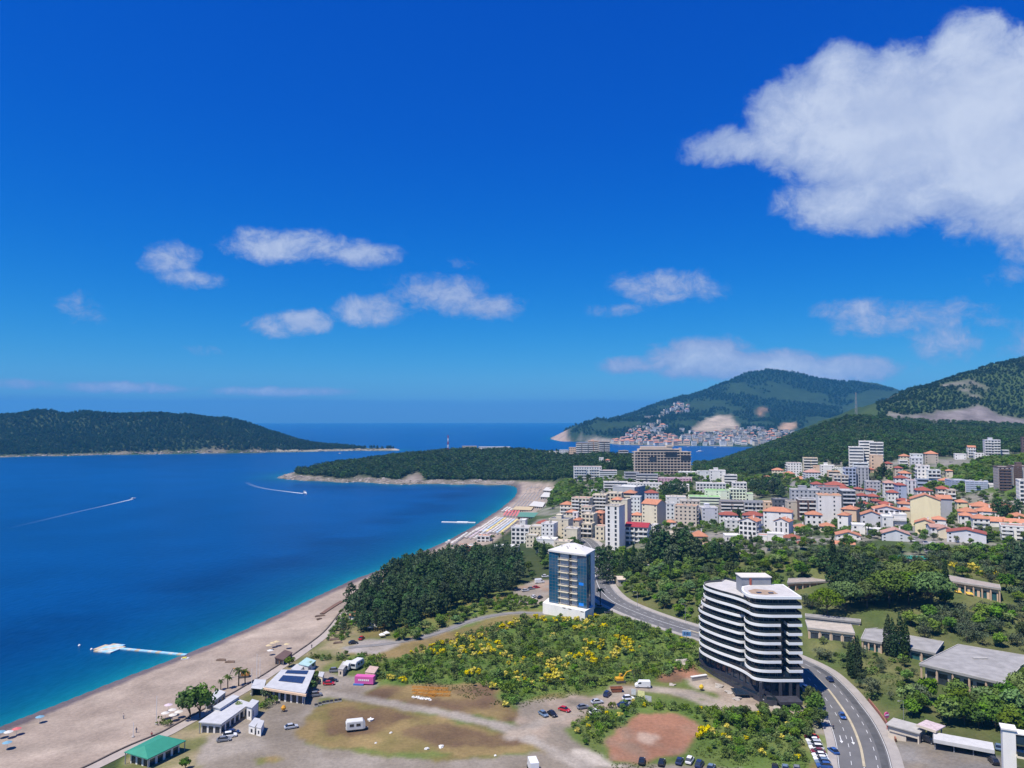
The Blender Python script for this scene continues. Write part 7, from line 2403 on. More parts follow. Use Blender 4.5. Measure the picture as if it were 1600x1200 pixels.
for (u, v, c, lb) in ((443, 1112, 'orange', 'small orange concrete mixer on the gravel yard'), (1096, 1079, 'yellow', 'small yellow concrete mixer on the building site')):
 g = G(u, v)
 o = empty('concrete_mixer', g, .4, lb, 'mixer')
 m = MB()
 m.lathe([(.35, .5), (.75, .9), (.8, 1.4), (.4, 2.0), (.36, 2.05)], 10)
 m.build('drum', mat('mixer_' + c, (0.6, 0.28, 0.02) if c == 'orange' else (0.62, 0.42, 0.03), .5, .1, 1.0), o)
 m = MB()
 m.tube([(-.7, -.5, 0), (0, 0, .8), (.7, -.5, 0)], .07, 5)
 m.tube([(-.7, .5, 0), (0, 0, .8), (.7, .5, 0)], .07, 5)
 m.build('stand', RUST, o)
# dismantled crane lattice on the field
g = G(640, 1082)
for i, (u, v, rz, L, lb) in enumerate(((672, 1080, -8, 13, 'orange lattice crane section lying uppermost on the dry field'), (663, 1086, -22, 9, 'orange lattice crane section lying crosswise on the stack'), (684, 1087, -4, 9, 'orange lattice crane section at the right end of the stack'))):
 g = G(u, v)
 o = empty('crane_section', g, math.radians(rz), lb, 'crane section')
 ORG = mat('crane_orange', (0.50, 0.22, 0.03), .6, .15, 1.0)
 zs = .15 + .0 * i
 for y in (-.6, .6):
  for z in (zs, zs + 1.1):
   m = MB()
   m.box(-L / 2, L / 2, y - .07, y + .07, z - .07, z + .07)
   m.build('chord', ORG, o)
 m = MB()
 n = int(L / 1.1)
 for k in range(n):
  x0, x1 = -L / 2 + L * k / n, -L / 2 + L * (k + 1) / n
  for y in (-.6, .6):
   m.tube([(x0, y, zs if k % 2 else zs + 1.1), (x1, y, zs + 1.1 if k % 2 else zs)], .05, 4)
  for z in (zs, zs + 1.1):
   m.tube([(x0, -.6, z), (x1, .6, z)], .05, 4)
 k = m.build('lacing', ORG, o)
 k['kind'] = 'stuff'
rr = random.Random(12)
def blob(name, u, v, s, c, label, cat, group=None, flat=.6, seed=0):
 g = G(u, v)
 bm = bmesh.new()
 bmesh.ops.create_icosphere(bm, subdivisions=2, radius=1.0)
 r_ = random.Random(seed or int(u * 31 + v))
 ph = [r_.uniform(0, 6) for _ in range(6)]
 for vt in bm.verts:
  p = vt.co
  k = 1 + .28 * math.sin(3 * p.x + ph[0]) * math.sin(2.6 * p.y + ph[1]) + .22 * math.sin(5 * p.z + ph[2] + 3 * p.x) + .12 * math.sin(9 * p.y + ph[3])
  vt.co = Vector((p.x * k, p.y * k * .8, max(-.12, p.z * k * flat)))
 me = bpy.data.meshes.new(name)
 bm.to_mesh(me)
 bm.free()
 me.materials.append(c)
 o = link_mesh(name, me, None, g, r_.uniform(0, 3), (s, s, s))
 return tag(o, label, cat, group)
BAG = mat('white_bags', (0.66, 0.65, 0.62), .8, .12, 1.0)
STONE = mat('pale_stone', (0.38, 0.34, 0.29), .95, .2, .8)
for i in range(7):
 blob('rubble_bag', 646 + i * 4.2, 1090 + i * .55, .7, BAG, 'white rubble bag below the orange crane sections', 'bag', 'white bags below the crane sections', .8)
for i, (u, v) in enumerate([(494, 1104), (500, 1102), (506, 1100), (512, 1099), (518, 1098), (525, 1097), (531, 1096)]):
 g = G(u, v)
 o = empty('barrier_block', g, .3, 'dark barrier block across the gravel yard entrance', 'barrier', 'barrier blocks across the yard')
 m = MB()
 m.prism([(-.6, -.35), (.6, -.35), (.6, .35), (-.6, .35)], 0, .35)
 m.build('foot', CONC, o)
 m = MB()
 m.prism([(-.55, -.18), (.55, -.18), (.55, .18), (-.55, .18)], .35, 1.0)
 m.build('upright', DARKCL, o)
for (u, v, s, lb) in ((667, 1170, .75, 'white stone on the dry field left of a larger white stone'), (689, 1167, .9, 'larger upright white stone near the lower edge of the dry field'), (611, 1145, .5, 'small white stone right of the caravan on the dry field'), (587, 1161, .4, 'tiny white stone below the caravan'),
       (774, 1181, .5, 'white stone at the right end of the dry field'), (1066, 1036, 2.6, 'big pale boulder left of the curved hotel'), (579, 1125, 1.2, 'flat white stone above the caravan')):
 blob('boulder', u, v, s, STONE if s > 2 else BAG, lb, 'stone')
for (u, v, s, lb) in ((1124, 1072, 2.0, 'heap of rubble left of the hotel entrance'), (1140, 1082, 1.6, 'heap of pale rubble beside the podium'), (1152, 1092, 1.8, 'heap of white sacks and rubble by the podium corner'), (1215, 1106, 1.5, 'heap of white panels before the hotel canopy'), (1050, 1070, 1.4, 'low earth heap by the site track')):
 blob('rubble_heap', u, v, s, STONE, lb, 'heap', None, .35)
for (u, v, rz, lb) in ((1092, 1062, .35, 'pale concrete retaining block left of the curved hotel podium'), (1206, 1098, .2, 'stack of white panels before the hotel entrance')):
 g = G(u, v)
 o = empty('concrete_block', g, rz, lb, 'block')
 m = MB()
 m.box(-3.2, 3.2, -.5, .5, -.2, 1.3)
 m.build('block_body', STONE, o)
 m = MB()
 m.box(-3.3, 3.3, -.6, .6, 1.3, 1.5)
 m.build('cap', BAG, o)
# white tents and driftwood below the pines
for i, (u, v) in enumerate(((579, 984), (585, 983), (597, 996), (604, 993))):
 g = G(u, v)
 o = empty('white_tent', g, .2 * i, ('left peaked white tent below the pine grove', 'right peaked white tent below the pine grove', 'low white tent in the camp below the pines', 'low white tent nearest the green bushes below the pines')[i], 'tent')
 m = MB()
 hgt = 3.4 if i < 2 else 2.0
 m.add([(-1.2, -1.2, 1.2), (1.2, -1.2, 1.2), (1.2, 1.2, 1.2), (-1.2, 1.2, 1.2), (0, 0, hgt)], [(0, 1, 4), (1, 2, 4), (2, 3, 4), (3, 0, 4)])
 m.build('canopy', BAG, o)
 for x, y in ((-1.1, -1.1), (1.1, -1.1), (1.1, 1.1), (-1.1, 1.1)):
  m = MB()
  m.box(x - .05, x + .05, y - .05, y + .05, -.2, 1.22)
  m.build('pole', POLE, o)
for (u, v, L, rz, lb) in ((500, 963, 5, .3, 'stack of brown timber on the sand below the long plank walk'), (498, 968, 3, 1.0, 'lower brown timber pile on the sand'), (346, 1032, 4, -.1, 'row of dark pallets on the sand, left part'), (360, 1035, 4, -.1, 'row of dark pallets on the sand, right part'), (523, 1000, 5, 0, 'stack of yellowish planks on the grass by the promenade'), (528, 1005, 4, .2, 'stack of dark logs on the grass by the promenade'), (540, 989, 4, .3, 'heap of brown brushwood below the kiosk')):
 g = G(u, v)
 o = empty('timber_stack', g, rz, lb, 'timber')
 WD = mat('weathered_timber', (0.20, 0.14, 0.10), .9, .3, 1.0)
 for k in range(4):
  m = MB()
  m.box(-L / 2 + .2 * k, L / 2 - .15 * k, -.7 + .35 * k, -.4 + .35 * k, .02, .5 + .1 * (k % 2))
  m.build('beam', WD, o)
ln = [G(u, v) for u, v in ((503, 960), (515, 952), (526, 945), (535, 940))]
m = MB()
for i in range(3):
 a, b_ = ln[i], ln[i + 1]
 t = (b_ - a).normalized()
 nn = Vector((t.y, -t.x, 0)) * 1.1
 m.add([a - nn + Vector((0, 0, .5)), b_ - nn + Vector((0, 0, .5)), b_ + nn + Vector((0, 0, .5)), a + nn + Vector((0, 0, .5)), a - nn, b_ - nn, b_ + nn, a + nn], [(0, 1, 2, 3), (4, 5, 1, 0), (6, 7, 3, 2)])
tag(m.build('plank_walk', WOOD), 'long brown plank walk across the upper sand', 'walkway')
# thin masts along the beach
for (u, v, h, lb) in ((244, 1132, 9.0, 'thin white mast on the sand left of the big tree'), (393, 1085, 9.0, 'thin white mast left of the solar roofed restaurant'), (401, 1062, 9.5, 'taller of two thin white masts above the palms'), (406, 1058, 7.5, 'shorter of two thin white masts above the palms'), (208, 1152, 4.5, 'short white goal post on the sand above the green roof')):
 g = G(u, v)
 o = empty('mast', g, 0, lb, 'mast')
 m = MB()
 m.tube([(0, 0, -.3), (0, 0, h)], .11, 6, r2=.07)
 m.build('pole', FRAME, o)
 m = MB()
 m.lathe([(.45, -.1), (.45, .35), (.2, .5)], 8)
 m.build('foot', CONC, o)
for (u, v, lb) in ((322, 1015 + 22, 'green and white net court marker on the sand'),):
 pass
# a yellow pedal boat on the sand by the pontoon
g = G(289, 1030)
o = empty('pedal_boat', g, .3, 'small yellow and white pedal boat on the sand beside the pontoon', 'boat')
for y in (-.55, .55):
 m = MB()
 loft(m, [[(x, y + w * a, .05 + h * b) for a, b in ((-1, 0), (1, 0), (1, 1), (-1, 1))] for x, w, h in ((-1.5, .2, .4), (1.0, .3, .45), (1.7, .08, .5))])
 m.build('float', FRAME, o)
m = MB()
m.box(-1.0, .6, -.7, .7, .5, .75)
m.build('seat', mat('boat_yellow', (0.62, 0.55, 0.08), .5, .1, 1.0), o)
# ------------------------------------------------------------------ umbrellas, loungers and people on the sand
def umb_mesh(c, nm):
 m = MB()
 n = 8
 V_ = [(0, 0, 2.55)] + [(1.35 * math.cos(6.283 * k / n), 1.35 * math.sin(6.283 * k / n), 2.05) for k in range(n)] + [(0, 0, 2.45)]
 m.add(V_, [(0, 1 + k, 1 + (k + 1) % n) for k in range(n)] + [(n + 1, 1 + (k + 1) % n, 1 + k) for k in range(n)])
 return m.mesh('canopy', mat('parasol_' + nm, c, .8, .06, 1.0))
UMB = {k: umb_mesh(c, k) for k, c in {'white': (0.56, 0.54, 0.5), 'straw': (0.50, 0.40, 0.24), 'red': (0.55, 0.14, 0.14), 'blue': (0.40, 0.50, 0.60), 'purple': (0.55, 0.45, 0.50), 'cyan': (0.16, 0.32, 0.42), 'green': (0.10, 0.24, 0.18), 'yellow': (0.66, 0.55, 0.22)}.items()}
m = MB()
m.tube([(0, 0, -.3), (0, 0, 2.5)], .04, 5)
UPOLE = m.mesh('pole', FRAME)
blocks = [  # four ground corners (photograph), rows along the first edge, colours, label, spacing
 ([(690, 850), (706, 852), (730, 836), (716, 832)], ('white',), 'the block nearest the pines', 5.2),
 ([(728, 842), (748, 845), (768, 832), (748, 828)], ('white', 'purple'), 'the block before the beach bar', 5.2),
 ([(745, 832), (782, 836), (808, 815), (776, 811)], ('white', 'white', 'blue', 'yellow'), 'the big striped block', 4.6),
 ([(787, 808), (807, 809), (811, 801), (793, 800)], ('red',), 'the small red block', 4.6),
 ([(785, 801), (800, 802), (806, 797), (793, 795)], ('white',), 'the small block behind the red one', 5.0),
 ([(801, 793), (838, 795), (845, 784), (812, 782)], ('blue', 'white'), 'the wide blue block', 5.0),
 ([(812, 780), (850, 782), (856, 772), (822, 770)], ('white', 'straw'), 'the second last block', 6.0),
 ([(822, 768), (852, 770), (858, 760), (832, 759)], ('purple', 'white'), 'the farthest block by the cape', 6.0)]
loung = MB()
ORD1 = ['one', 'two', 'three', 'four', 'five', 'six', 'seven', 'eight', 'nine', 'ten', 'eleven', 'twelve', 'thirteen', 'fourteen', 'fifteen', 'sixteen', 'seventeen', 'eighteen', 'nineteen', 'twenty'] + ['further %s' % k for k in 'one two three four five six seven eight nine ten eleven twelve'.split()]
nu = 0
for bi, (px, cols, lb, sp) in enumerate(blocks):
 q = [G(u, v) for u, v in px]
 e1, e2 = (q[1] - q[0]), (q[3] - q[0])
 n1, n2 = max(1, int(e1.length / sp)), max(1, int(e2.length / (sp * .95)))
 for i in range(n1 + 1):
  for j in range(n2 + 1):
   s, t = (i + rr.uniform(-.08, .08)) / max(n1, 1), (j + rr.uniform(-.1, .1)) / max(n2, 1)
   p = q[0].lerp(q[1], s).lerp(q[3].lerp(q[2], s), t)
   z = Hs(p.x, p.y)
   if z < .5:
    continue
   if nu < 300:
    o = empty('beach_umbrella', (p.x, p.y, z), 0, '%s parasol, %s in row %s of %s' % (cols[i % len(cols)], ORD1[j], ORD1[i], lb), 'parasol', 'parasols of ' + lb)
    link_mesh('pole', UPOLE, o)
    link_mesh('canopy', UMB[cols[i % len(cols)]], o)
    nu += 1
   d = e1.normalized()
   for k in (-1.1, .75):
    c0 = p + e2.normalized() * k
    w = Vector((-d.y, d.x, 0)) * .32
    a, b_ = c0 - d * .95, c0 + d * .95
    loung.add([a - w + Vector((0, 0, z - a.z + .32)), b_ - w + Vector((0, 0, z - b_.z + .32)), b_ + w + Vector((0, 0, z - b_.z + .32)), a + w + Vector((0, 0, z - a.z + .32)),
        a - w + Vector((0, 0, z - a.z)), b_ - w + Vector((0, 0, z - b_.z)), b_ + w + Vector((0, 0, z - b_.z)), a + w + Vector((0, 0, z - a.z))],
        [(0, 1, 2, 3), (4, 5, 1, 0), (5, 6, 2, 1), (6, 7, 3, 2), (7, 4, 0, 3)])
tag(loung.build('sun_loungers', mat('lounger_cloth', (0.36, 0.34, 0.33), .8, .1, 1.0)), 'rows of pale sun loungers under the far parasols', 'sun loungers', kind='stuff')
for (u, v, c, lb) in ((1, 1154, 'cyan', 'pale blue parasol cut by the left edge of the beach'), (13, 1154, 'white', 'white and blue parasol second from the left edge'), (26, 1149, 'red', 'reddish parasol right of the two at the left edge'), (11, 1171, 'cyan', 'turquoise parasol nearest the camera on the beach'), (62, 1130, 'cyan', 'small blue parasol close to the water'),
       (258, 1124, 'white', 'white parasol left of the big tree, front left one'), (269, 1119, 'white', 'white parasol left of the big tree, back one'), (270, 1127, 'white', 'white parasol left of the big tree, front right one'), (279, 1122, 'white', 'white parasol nearest the big tree'), (263, 1111, 'purple', 'mauve folded parasol on the sand above the white ones'),
       (448, 1014, 'straw', 'straw parasol above the brown hut'), (420, 1016, 'straw', 'straw parasol left of the brown hut, front'), (426, 1012, 'straw', 'straw parasol left of the brown hut, middle'), (432, 1010, 'straw', 'straw parasol left of the brown hut, back'), (422, 1024, 'white', 'white parasol at the left corner of the brown hut')):
 g = G(u, v)
 o = empty('beach_umbrella', g, 0, lb, 'parasol')
 link_mesh('pole', UPOLE, o)
 link_mesh('canopy', UMB[c], o)
for (px, c, lb) in (([(808, 807), (838, 808), (842, 801), (812, 800)], 'green', 'long dark green canopy over tables on the beach'), ([(800, 796), (830, 797), (834, 792), (806, 791)], 'straw', 'long straw canopy on the beach'), ([(844, 776), (862, 777), (866, 770), (850, 769)], 'white', 'white beach bar canopy at the far end of the beach'),
     ([(848, 766), (862, 767), (868, 760), (856, 759)], 'white', 'white roofed beach bar under the cape'), ([(826, 790), (848, 792), (852, 785), (834, 783)], 'white', 'white canopy right of the straw canopy')):
 quad_hall('beach_canopy', lb, px, 3.0, wallm('beige'), bpy.data.materials['parasol_' + c], 'canopy', .2, .6, 'door')
def person(u, v, top, legs, label, rz=0.0):
 """one continuous skinned body, about 1.75 m"""
 g = G(u, v)
 rings = [(-.09, .07, 0.0, .06), (-.09, .08, .1, .06), (-.09, .07, .45, .07), (-.05, .11, .8, .1)]
 m = MB()
 prof = [(.13, .02), (.12, .1), (.10, .45), (.15, .82), (.17, .95), (.14, 1.1), (.19, 1.35), (.17, 1.45), (.06, 1.5), (.06, 1.54), (.1, 1.6), (.11, 1.68), (.07, 1.77)]
 seg = 10
 V_, F_ = [], []
 for r_, z in prof:
  for k in range(seg):
   a = 6.283 * k / seg
   split = .09 * math.copysign(1, math.cos(a)) * (z < .8)
   V_.append((r_ * (1.25 if .9 < z < 1.5 else 1.0) * math.cos(a) * (.62 if z < .8 else 1) + split, r_ * .72 * math.sin(a), z))
 for i in range(len(prof) - 1):
  for k in range(seg):
   F_.append((i * seg + k, i * seg + (k + 1) % seg, (i + 1) * seg + (k + 1) % seg, (i + 1) * seg + k))
 F_ += [tuple(reversed(range(seg))), tuple(len(V_) - seg + k for k in range(seg))]
 m.add(V_, F_)
 for i, f in enumerate(m.f):
  z = m.v[f[0]][2]
  m.m[i] = 1 if z < .9 else (0 if z < 1.45 else 2)
 for s in (-1, 1):
  m.tube([(s * .2, 0, 1.4), (s * .29, .03, 1.1), (s * .27, -.08, .82)], .055, 6, mi=0, r2=.035)
 o = empty('person', g, rz, label, 'person')
 m.build('body', [top, legs, mat('skin', (0.45, 0.28, 0.2), .7, .05, 2.0)], o, True)
 h_ = MB()
 h_.lathe([(.09, 1.66), (.118, 1.7), (.1, 1.77), (.04, 1.81)], 8)
 h_.build('hair', RUST, o)
person(213, 1145, mat('shirt_dark', (0.05, 0.06, 0.1), .9), mat('shorts_grey', (0.2, 0.2, 0.22), .9), 'person in dark shirt standing on the sand above the green roof')
person(237, 1152, mat('shirt_red', (0.3, 0.05, 0.05), .9), mat('shorts_dark', (0.04, 0.04, 0.05), .9), 'person in red shirt at the promenade wall beside the green roof')
person(487, 1013, mat('shirt_dark', (0, 0, 0)), mat('shorts_dark', (0, 0, 0)), 'person in dark clothes walking on the promenade')
person(193, 1123, mat('shirt_pale', (0.5, 0.45, 0.4), .9), mat('shorts_grey', (0, 0, 0)), 'person in pale clothes alone in the middle of the sand')
person(913, 957, mat('shirt_dark', (0, 0, 0)), mat('shorts_grey', (0, 0, 0)), 'person in dark clothes on the pavement below the glass tower')
person(1302, 1140, mat('shirt_dark', (0, 0, 0)), mat('shorts_dark', (0, 0, 0)), 'person in dark clothes on the left pavement of the main road')
# ------------------------------------------------------------------ pontoons
PLB = mat('pontoon_blue', (0.30, 0.52, 0.66), .6, .1, .8)
PLW = mat('pontoon_grey', (0.52, 0.55, 0.52), .6, .12, .8)
PLO = mat('pontoon_tan', (0.52, 0.42, 0.28), .6, .12, .8)
a, b_ = PZ(187, 1014, 0), PZ(291, 1024, 0)
d = b_ - a
pt = empty('swim_pontoon', a, math.atan2(d.y, d.x), 'floating swim pontoon with pale blue walkway and square platform', 'pontoon')
n = 16
for k in range(n):
 m = MB()
 m.box(d.length * k / n + .03, d.length * (k + 1) / n - .03, -.9, .9, -.25, .42)
 m.build('walkway_float', (PLB, PLB, PLW, PLB, PLO)[k % 5], pt)
cx0 = PZ(170, 1013.5, 0)
v_ = Matrix.Rotation(-math.atan2(d.y, d.x), 3, 'Z') @ (cx0 - a)
for i in range(5):
 for j in range(5):
  if (i, j) in ((0, 0), (4, 4), (0, 4)):
   continue
  m = MB()
  m.box(v_.x - 5 + 2.2 * i, v_.x - 5 + 2.2 * i + 2.14, v_.y - 5.5 + 2.2 * j, v_.y - 5.5 + 2.2 * j + 2.14, -.25, .45)
  m.build('platform_float', (PLW, PLB, PLW, PLO)[(i * 3 + j) % 4 if i > 0 else 3], pt)
a, b_ = PZ(690, 816, 0), PZ(743, 817, 0)
d = b_ - a
pt = empty('far_pontoon', a, math.atan2(d.y, d.x), 'white pontoon jutting from the far beach', 'pontoon')
for k in range(9):
 m = MB()
 w = 2.6 if 4 <= k <= 6 else 1.2
 m.box(d.length * k / 9 + .05, d.length * (k + 1) / 9 - .05, -w, w, -.2, .8 if 4 <= k <= 6 else .6)
 m.build('float', FRAME, pt)
# ------------------------------------------------------------------ boats and wakes
HULL = mat('boat_white', (0.78, 0.78, 0.77), .35, .05, .6)
def motorboat(u, v, rz, s, label, canopy=True):
 p = PZ(u, v, 0)
 o = empty('motor_boat', (p.x, p.y, 0), rz, label, 'boat')
 o.scale = (s, s, s)
 m = MB()
 loft(m, [[(x, -w, .75 + sh), (x, -w * .8, .2), (x, 0, -.25), (x, w * .8, .2), (x, w, .75 + sh)] for x, w, sh in ((-3.2, 1.05, 0), (-1, 1.2, .02), (1.2, 1.1, .1), (2.6, .6, .25), (3.4, .06, .4))])
 m.build('hull', HULL, o)
 m = MB()
 loft(m, [csec(-1.2, .8, .7, 1.6, .1), csec(.6, .75, .7, 1.5, .1), csec(1.4, .6, .75, 1.0, .08)])
 m.build('cabin', HULL, o)
 m = MB()
 loft(m, [csec(.2, .77, 1.05, 1.42, .05), csec(.7, .72, 1.0, 1.35, .05), csec(1.25, .6, .95, 1.08, .03)])
 m.build('windscreen', CARG, o)
 if canopy:
  m = MB()
  m.box(-2.6, .2, -.9, .9, 2.1, 2.2)
  m.build('canopy', FRAME, o)
  for x in (-2.5, .1):
   for y in (-.8, .8):
    m = MB()
    m.box(x - .04, x + .04, y - .04, y + .04, .7, 2.1)
    m.build('canopy_post', POLE, o)
 m = MB()
 m.box(-3.7, -3.2, -.3, .3, .1, 1.2)
 m.build('outboard_motor', RUST, o)
def foam_mat():
 m = bpy.data.materials.new('foam')
 m.use_nodes = True
 T = NT(m.node_tree)
 b = T.n['Principled BSDF']
 b.inputs['Base Color'].default_value = (.8, .85, .88, 1)
 b.inputs['Roughness'].default_value = .8
 at = T.node('ShaderNodeAttribute', attribute_name='foam')
 geo = T.node('ShaderNodeNewGeometry')
 n = T.noise(geo.outputs['Position'], .5, 5, .7)
 T.put(b.inputs['Alpha'], T.math('MULTIPLY', at.outputs['Fac'], T.maprange(n, .25, .65, .2, 1.0), clamp=True))
 return m
FOAM = foam_mat()
def wake(name, px, widths, alphas, label):
 ln = smooth_line([(p.x, p.y) for p in (PZ(u, v, 0) for u, v in px)], 6)
 n = len(ln)
 V_, A_, F_ = [], [], []
 for i, p in enumerate(ln):
  t = i / (n - 1) * (len(widths) - 1)
  w = np.interp(t, range(len(widths)), widths)
  al = np.interp(t, range(len(alphas)), alphas)
  d = Vector(ln[min(i + 1, n - 1)]) - Vector(ln[max(i - 1, 0)])
  nn = Vector((d.y, -d.x)).normalized()
  for k, s in enumerate((-1, -.35, .35, 1)):
   q = Vector(p) + nn * w * s
   V_.append((q.x, q.y, .012))
   A_.append(al * (0.0 if k in (0, 3) else 1.0))
 for i in range(n - 1):
  for k in range(3):
   F_.append((i * 4 + k, i * 4 + k + 1, i * 4 + 5 + k, i * 4 + 4 + k))
 me = np_mesh(name, V_, F_, [FOAM])
 a = me.attributes.new('foam', 'FLOAT', 'POINT')
 a.data.foreach_set('value', np.array(A_, np.float32))
 tag(link_mesh(name, me), label, 'wake', kind='stuff')
motorboat(477, 771.5, -.9, 1.5, 'white motor boat with canopy heading into the bay by the cape')
wake('boat_wake', [(474, 771), (460, 769.5), (440, 767), (415, 763.5), (395, 758.5), (383, 752.5)], [3.0, 3.2, 3.0, 3, 4, 4.5, 5], [1.0, .9, .6, .35, .2, .1, 0], 'white foaming wake behind the boat by the cape')
motorboat(208, 779.5, .9, 1.0, 'small speed boat at the end of a long wake on the open bay', False)
wake('boat_wake', [(207, 780), (190, 784), (160, 791), (120, 800), (70, 812), (10, 826)], [2.0, 2.4, 2.2, 2.2, 3, 3.5, 4], [.9, .6, .3, .15, .08, .03, 0], 'long white wake trailing behind the small speed boat')
motorboat(531, 709, .2, 1.6, 'tiny white boat off the island spit', False)
for (u, v, lb) in ((62 + 0, 1009, 'white buoy left of the swim pontoon'), (143 - 0, 1015, 'white buoy just left of the pontoon platform')):
 p = PZ(u if u > 100 else 124, v, 0)
 o = empty('buoy', (p.x, p.y, 0), 0, lb, 'buoy')
 m = MB()
 m.lathe([(.1, -.4), (.5, -.1), (.55, .2), (.3, .55), (.1, .6)], 10)
 m.build('float', FRAME, o, True)
 m = MB()
 m.tube([(0, 0, .6), (0, 0, .9)], .08, 5)
 m.build('ring', POLE, o)
# small white sailing yachts in the far bay
for (u, v, s, lb) in ((1094, 706, 2.2, 'white yacht with tall mast anchored in the far bay'), (1118, 699.5, 1.2, 'tiny white boat by the far marina, right one'), (1076, 698.5, 1.2, 'tiny white boat by the far marina, left one')):
 p = PZ(u, v, 0)
 o = empty('sailing_yacht', (p.x, p.y, 0), .3, lb, 'boat')
 o.scale = (s, s, s)
 m = MB()
 loft(m, [[(x, -w, 1.0), (x, -w * .7, .1), (x, 0, -.4), (x, w * .7, .1), (x, w, 1.0)] for x, w in ((-5, 1.2), (-1, 1.7), (2.5, 1.2), (5.5, .06))])
 m.build('hull', HULL, o)
 m = MB()
 loft(m, [csec(-2.5, 1.1, .9, 1.9, .1), csec(1.0, 1.0, .9, 1.8, .1), csec(2.2, .6, .9, 1.2, .08)])
 m.build('cabin', HULL, o)
 m = MB()
 m.tube([(.5, 0, .9), (.5, 0, 13)], .14, 6)
 m.build('mast', POLE, o)
# masts of steel lattice
for (u, vb, vt, d, c, lb) in ((700, 706, 680, 1390, 'red', 'red and white lattice mast on top of the wooded cape'), (1338, 650, 613, 1330, 'grey', 'thin grey lattice mast on the wooded hilltop')):
 p = P(u, vb, d)
 z0 = Hs(p.x, p.y)
 hgt = P(u, vt, d).z - z0
 o = empty('lattice_mast', (p.x, p.y, z0), .4, lb, 'mast')
 for k in range(6):
  m = MB()
  w0, w1 = 1.6 - 1.1 * k / 6, 1.6 - 1.1 * (k + 1) / 6
  za, zb_ = hgt * k / 6, hgt * (k + 1) / 6
  if k == 0:
   za = -2
  for sx in (-1, 1):
   for sy in (-1, 1):
    m.tube([(sx * w0, sy * w0, za), (sx * w1, sy * w1, zb_)], .22, 4)
   m.tube([(sx * w0, -w0, za), (sx * w1, w1, zb_)], .14, 4)
   m.tube([(-w0, sx * w0, za), (w1, sx * w1, zb_)], .14, 4)
  m.build('lattice_section', (mat('mast_red', (0.4, 0.06, 0.05), .6, .1, .5) if k % 2 else FRAME) if c == 'red' else POLE, o)
# ------------------------------------------------------------------ the far town across the bay
FW = [wallm(k) for k in ('white', 'white', 'cream', 'beige', 'lav', 'salmon')]
FR = [roofm(k) for k in ('orange', 'orange', 'pinkish', 'flat')]
tower_px = [(1066, 669, 686, 7), (1074, 678, 693, 9), (1096, 679, 693, 10), (1107, 680, 692, 12), (1118, 676, 690, 8), (1150, 684, 697, 12), (1165, 683, 696, 9), (1172, 680, 694, 8), (1180, 684, 697, 10), (1193, 682, 697, 8), (1200, 684, 697, 7), (1208, 682, 696, 9), (1145, 676, 690, 9), (1160, 673, 686, 12), (1176, 671, 684, 10),
   (1190, 674, 688, 10), (1216, 676, 690, 9), (1226, 674, 688, 10), (1030, 682, 692, 8), (1050, 680, 692, 8), (1040, 670, 680, 7), (1012, 660, 668, 9), (1022, 655, 664, 7)]
FACW = mat('far_windows', (0.12, 0.14, 0.17), .3, .3, .2)
def far_house(x, y, w, D, h, rz, wm_, rm_, label, group, pitched, floors):
 z = Hs(x, y)
 o = empty('far_house', (x, y, z - 3), rz, label, 'building', group)
 m = MB()
 m.box(-w / 2, w / 2, -D / 2, D / 2, 0, h + 3)
 m.build('wall', wm_, o)
 m = MB()
 if pitched:
  hip_roof(m, w, D, h + 3.02, w * .22, .4)
 else:
  m.box(-w / 2 - .3, w / 2 + .3, -D / 2 - .3, D / 2 + .3, h + 3, h + 3.5)
 m.build('roof', rm_, o)
 m = MB()
 for k in range(floors):
  zz = 3 + h * (k + .3) / floors
  m.box(-w * .42, w * .42, -D / 2 - .12, -D / 2 + .1, zz, zz + h / floors * .42)
 ko = m.build('window_bands', FACW, o)
 ko['kind'] = 'stuff'
for i, (u, vt, vb, wpx) in enumerate(tower_px):
 d = 2880 + (697 - vb) * 22
 p = P(u, vb, d)
 hgt = max(14, P(u, vt, d).z - Hs(p.x, p.y))
 far_house(p.x, p.y, wpx / F * d, 16, hgt, -.3 + .1 * (i % 5), FW[(i * 5) % 6], FR[3], 'tall pale block of flats in the far town across the bay', 'tall blocks in the far town', False, max(3, int(hgt / 5)))
r = random.Random(8)
zones_far = [([(968, 694), (975, 682), (1000, 678), (1030, 680), (1060, 684), (1060, 696), (1000, 697)], 60, 'orange'), ([(1000, 680), (985, 676), (998, 668), (1030, 660), (1040, 668), (1030, 678)], 28, 'white'), ([(1030, 655), (1036, 644), (1060, 632), (1076, 634), (1076, 643), (1056, 648)], 30, 'white'),
     ([(1060, 696), (1060, 682), (1110, 686), (1160, 684), (1240, 684), (1240, 698)], 85, 'mix'), ([(1075, 690), (1080, 678), (1130, 678), (1150, 670), (1240, 676), (1244, 690), (1150, 694)], 70, 'mix'), ([(952, 694), (955, 690), (985, 691), (985, 697)], 12, 'orange')]
nh = 0
occ = []
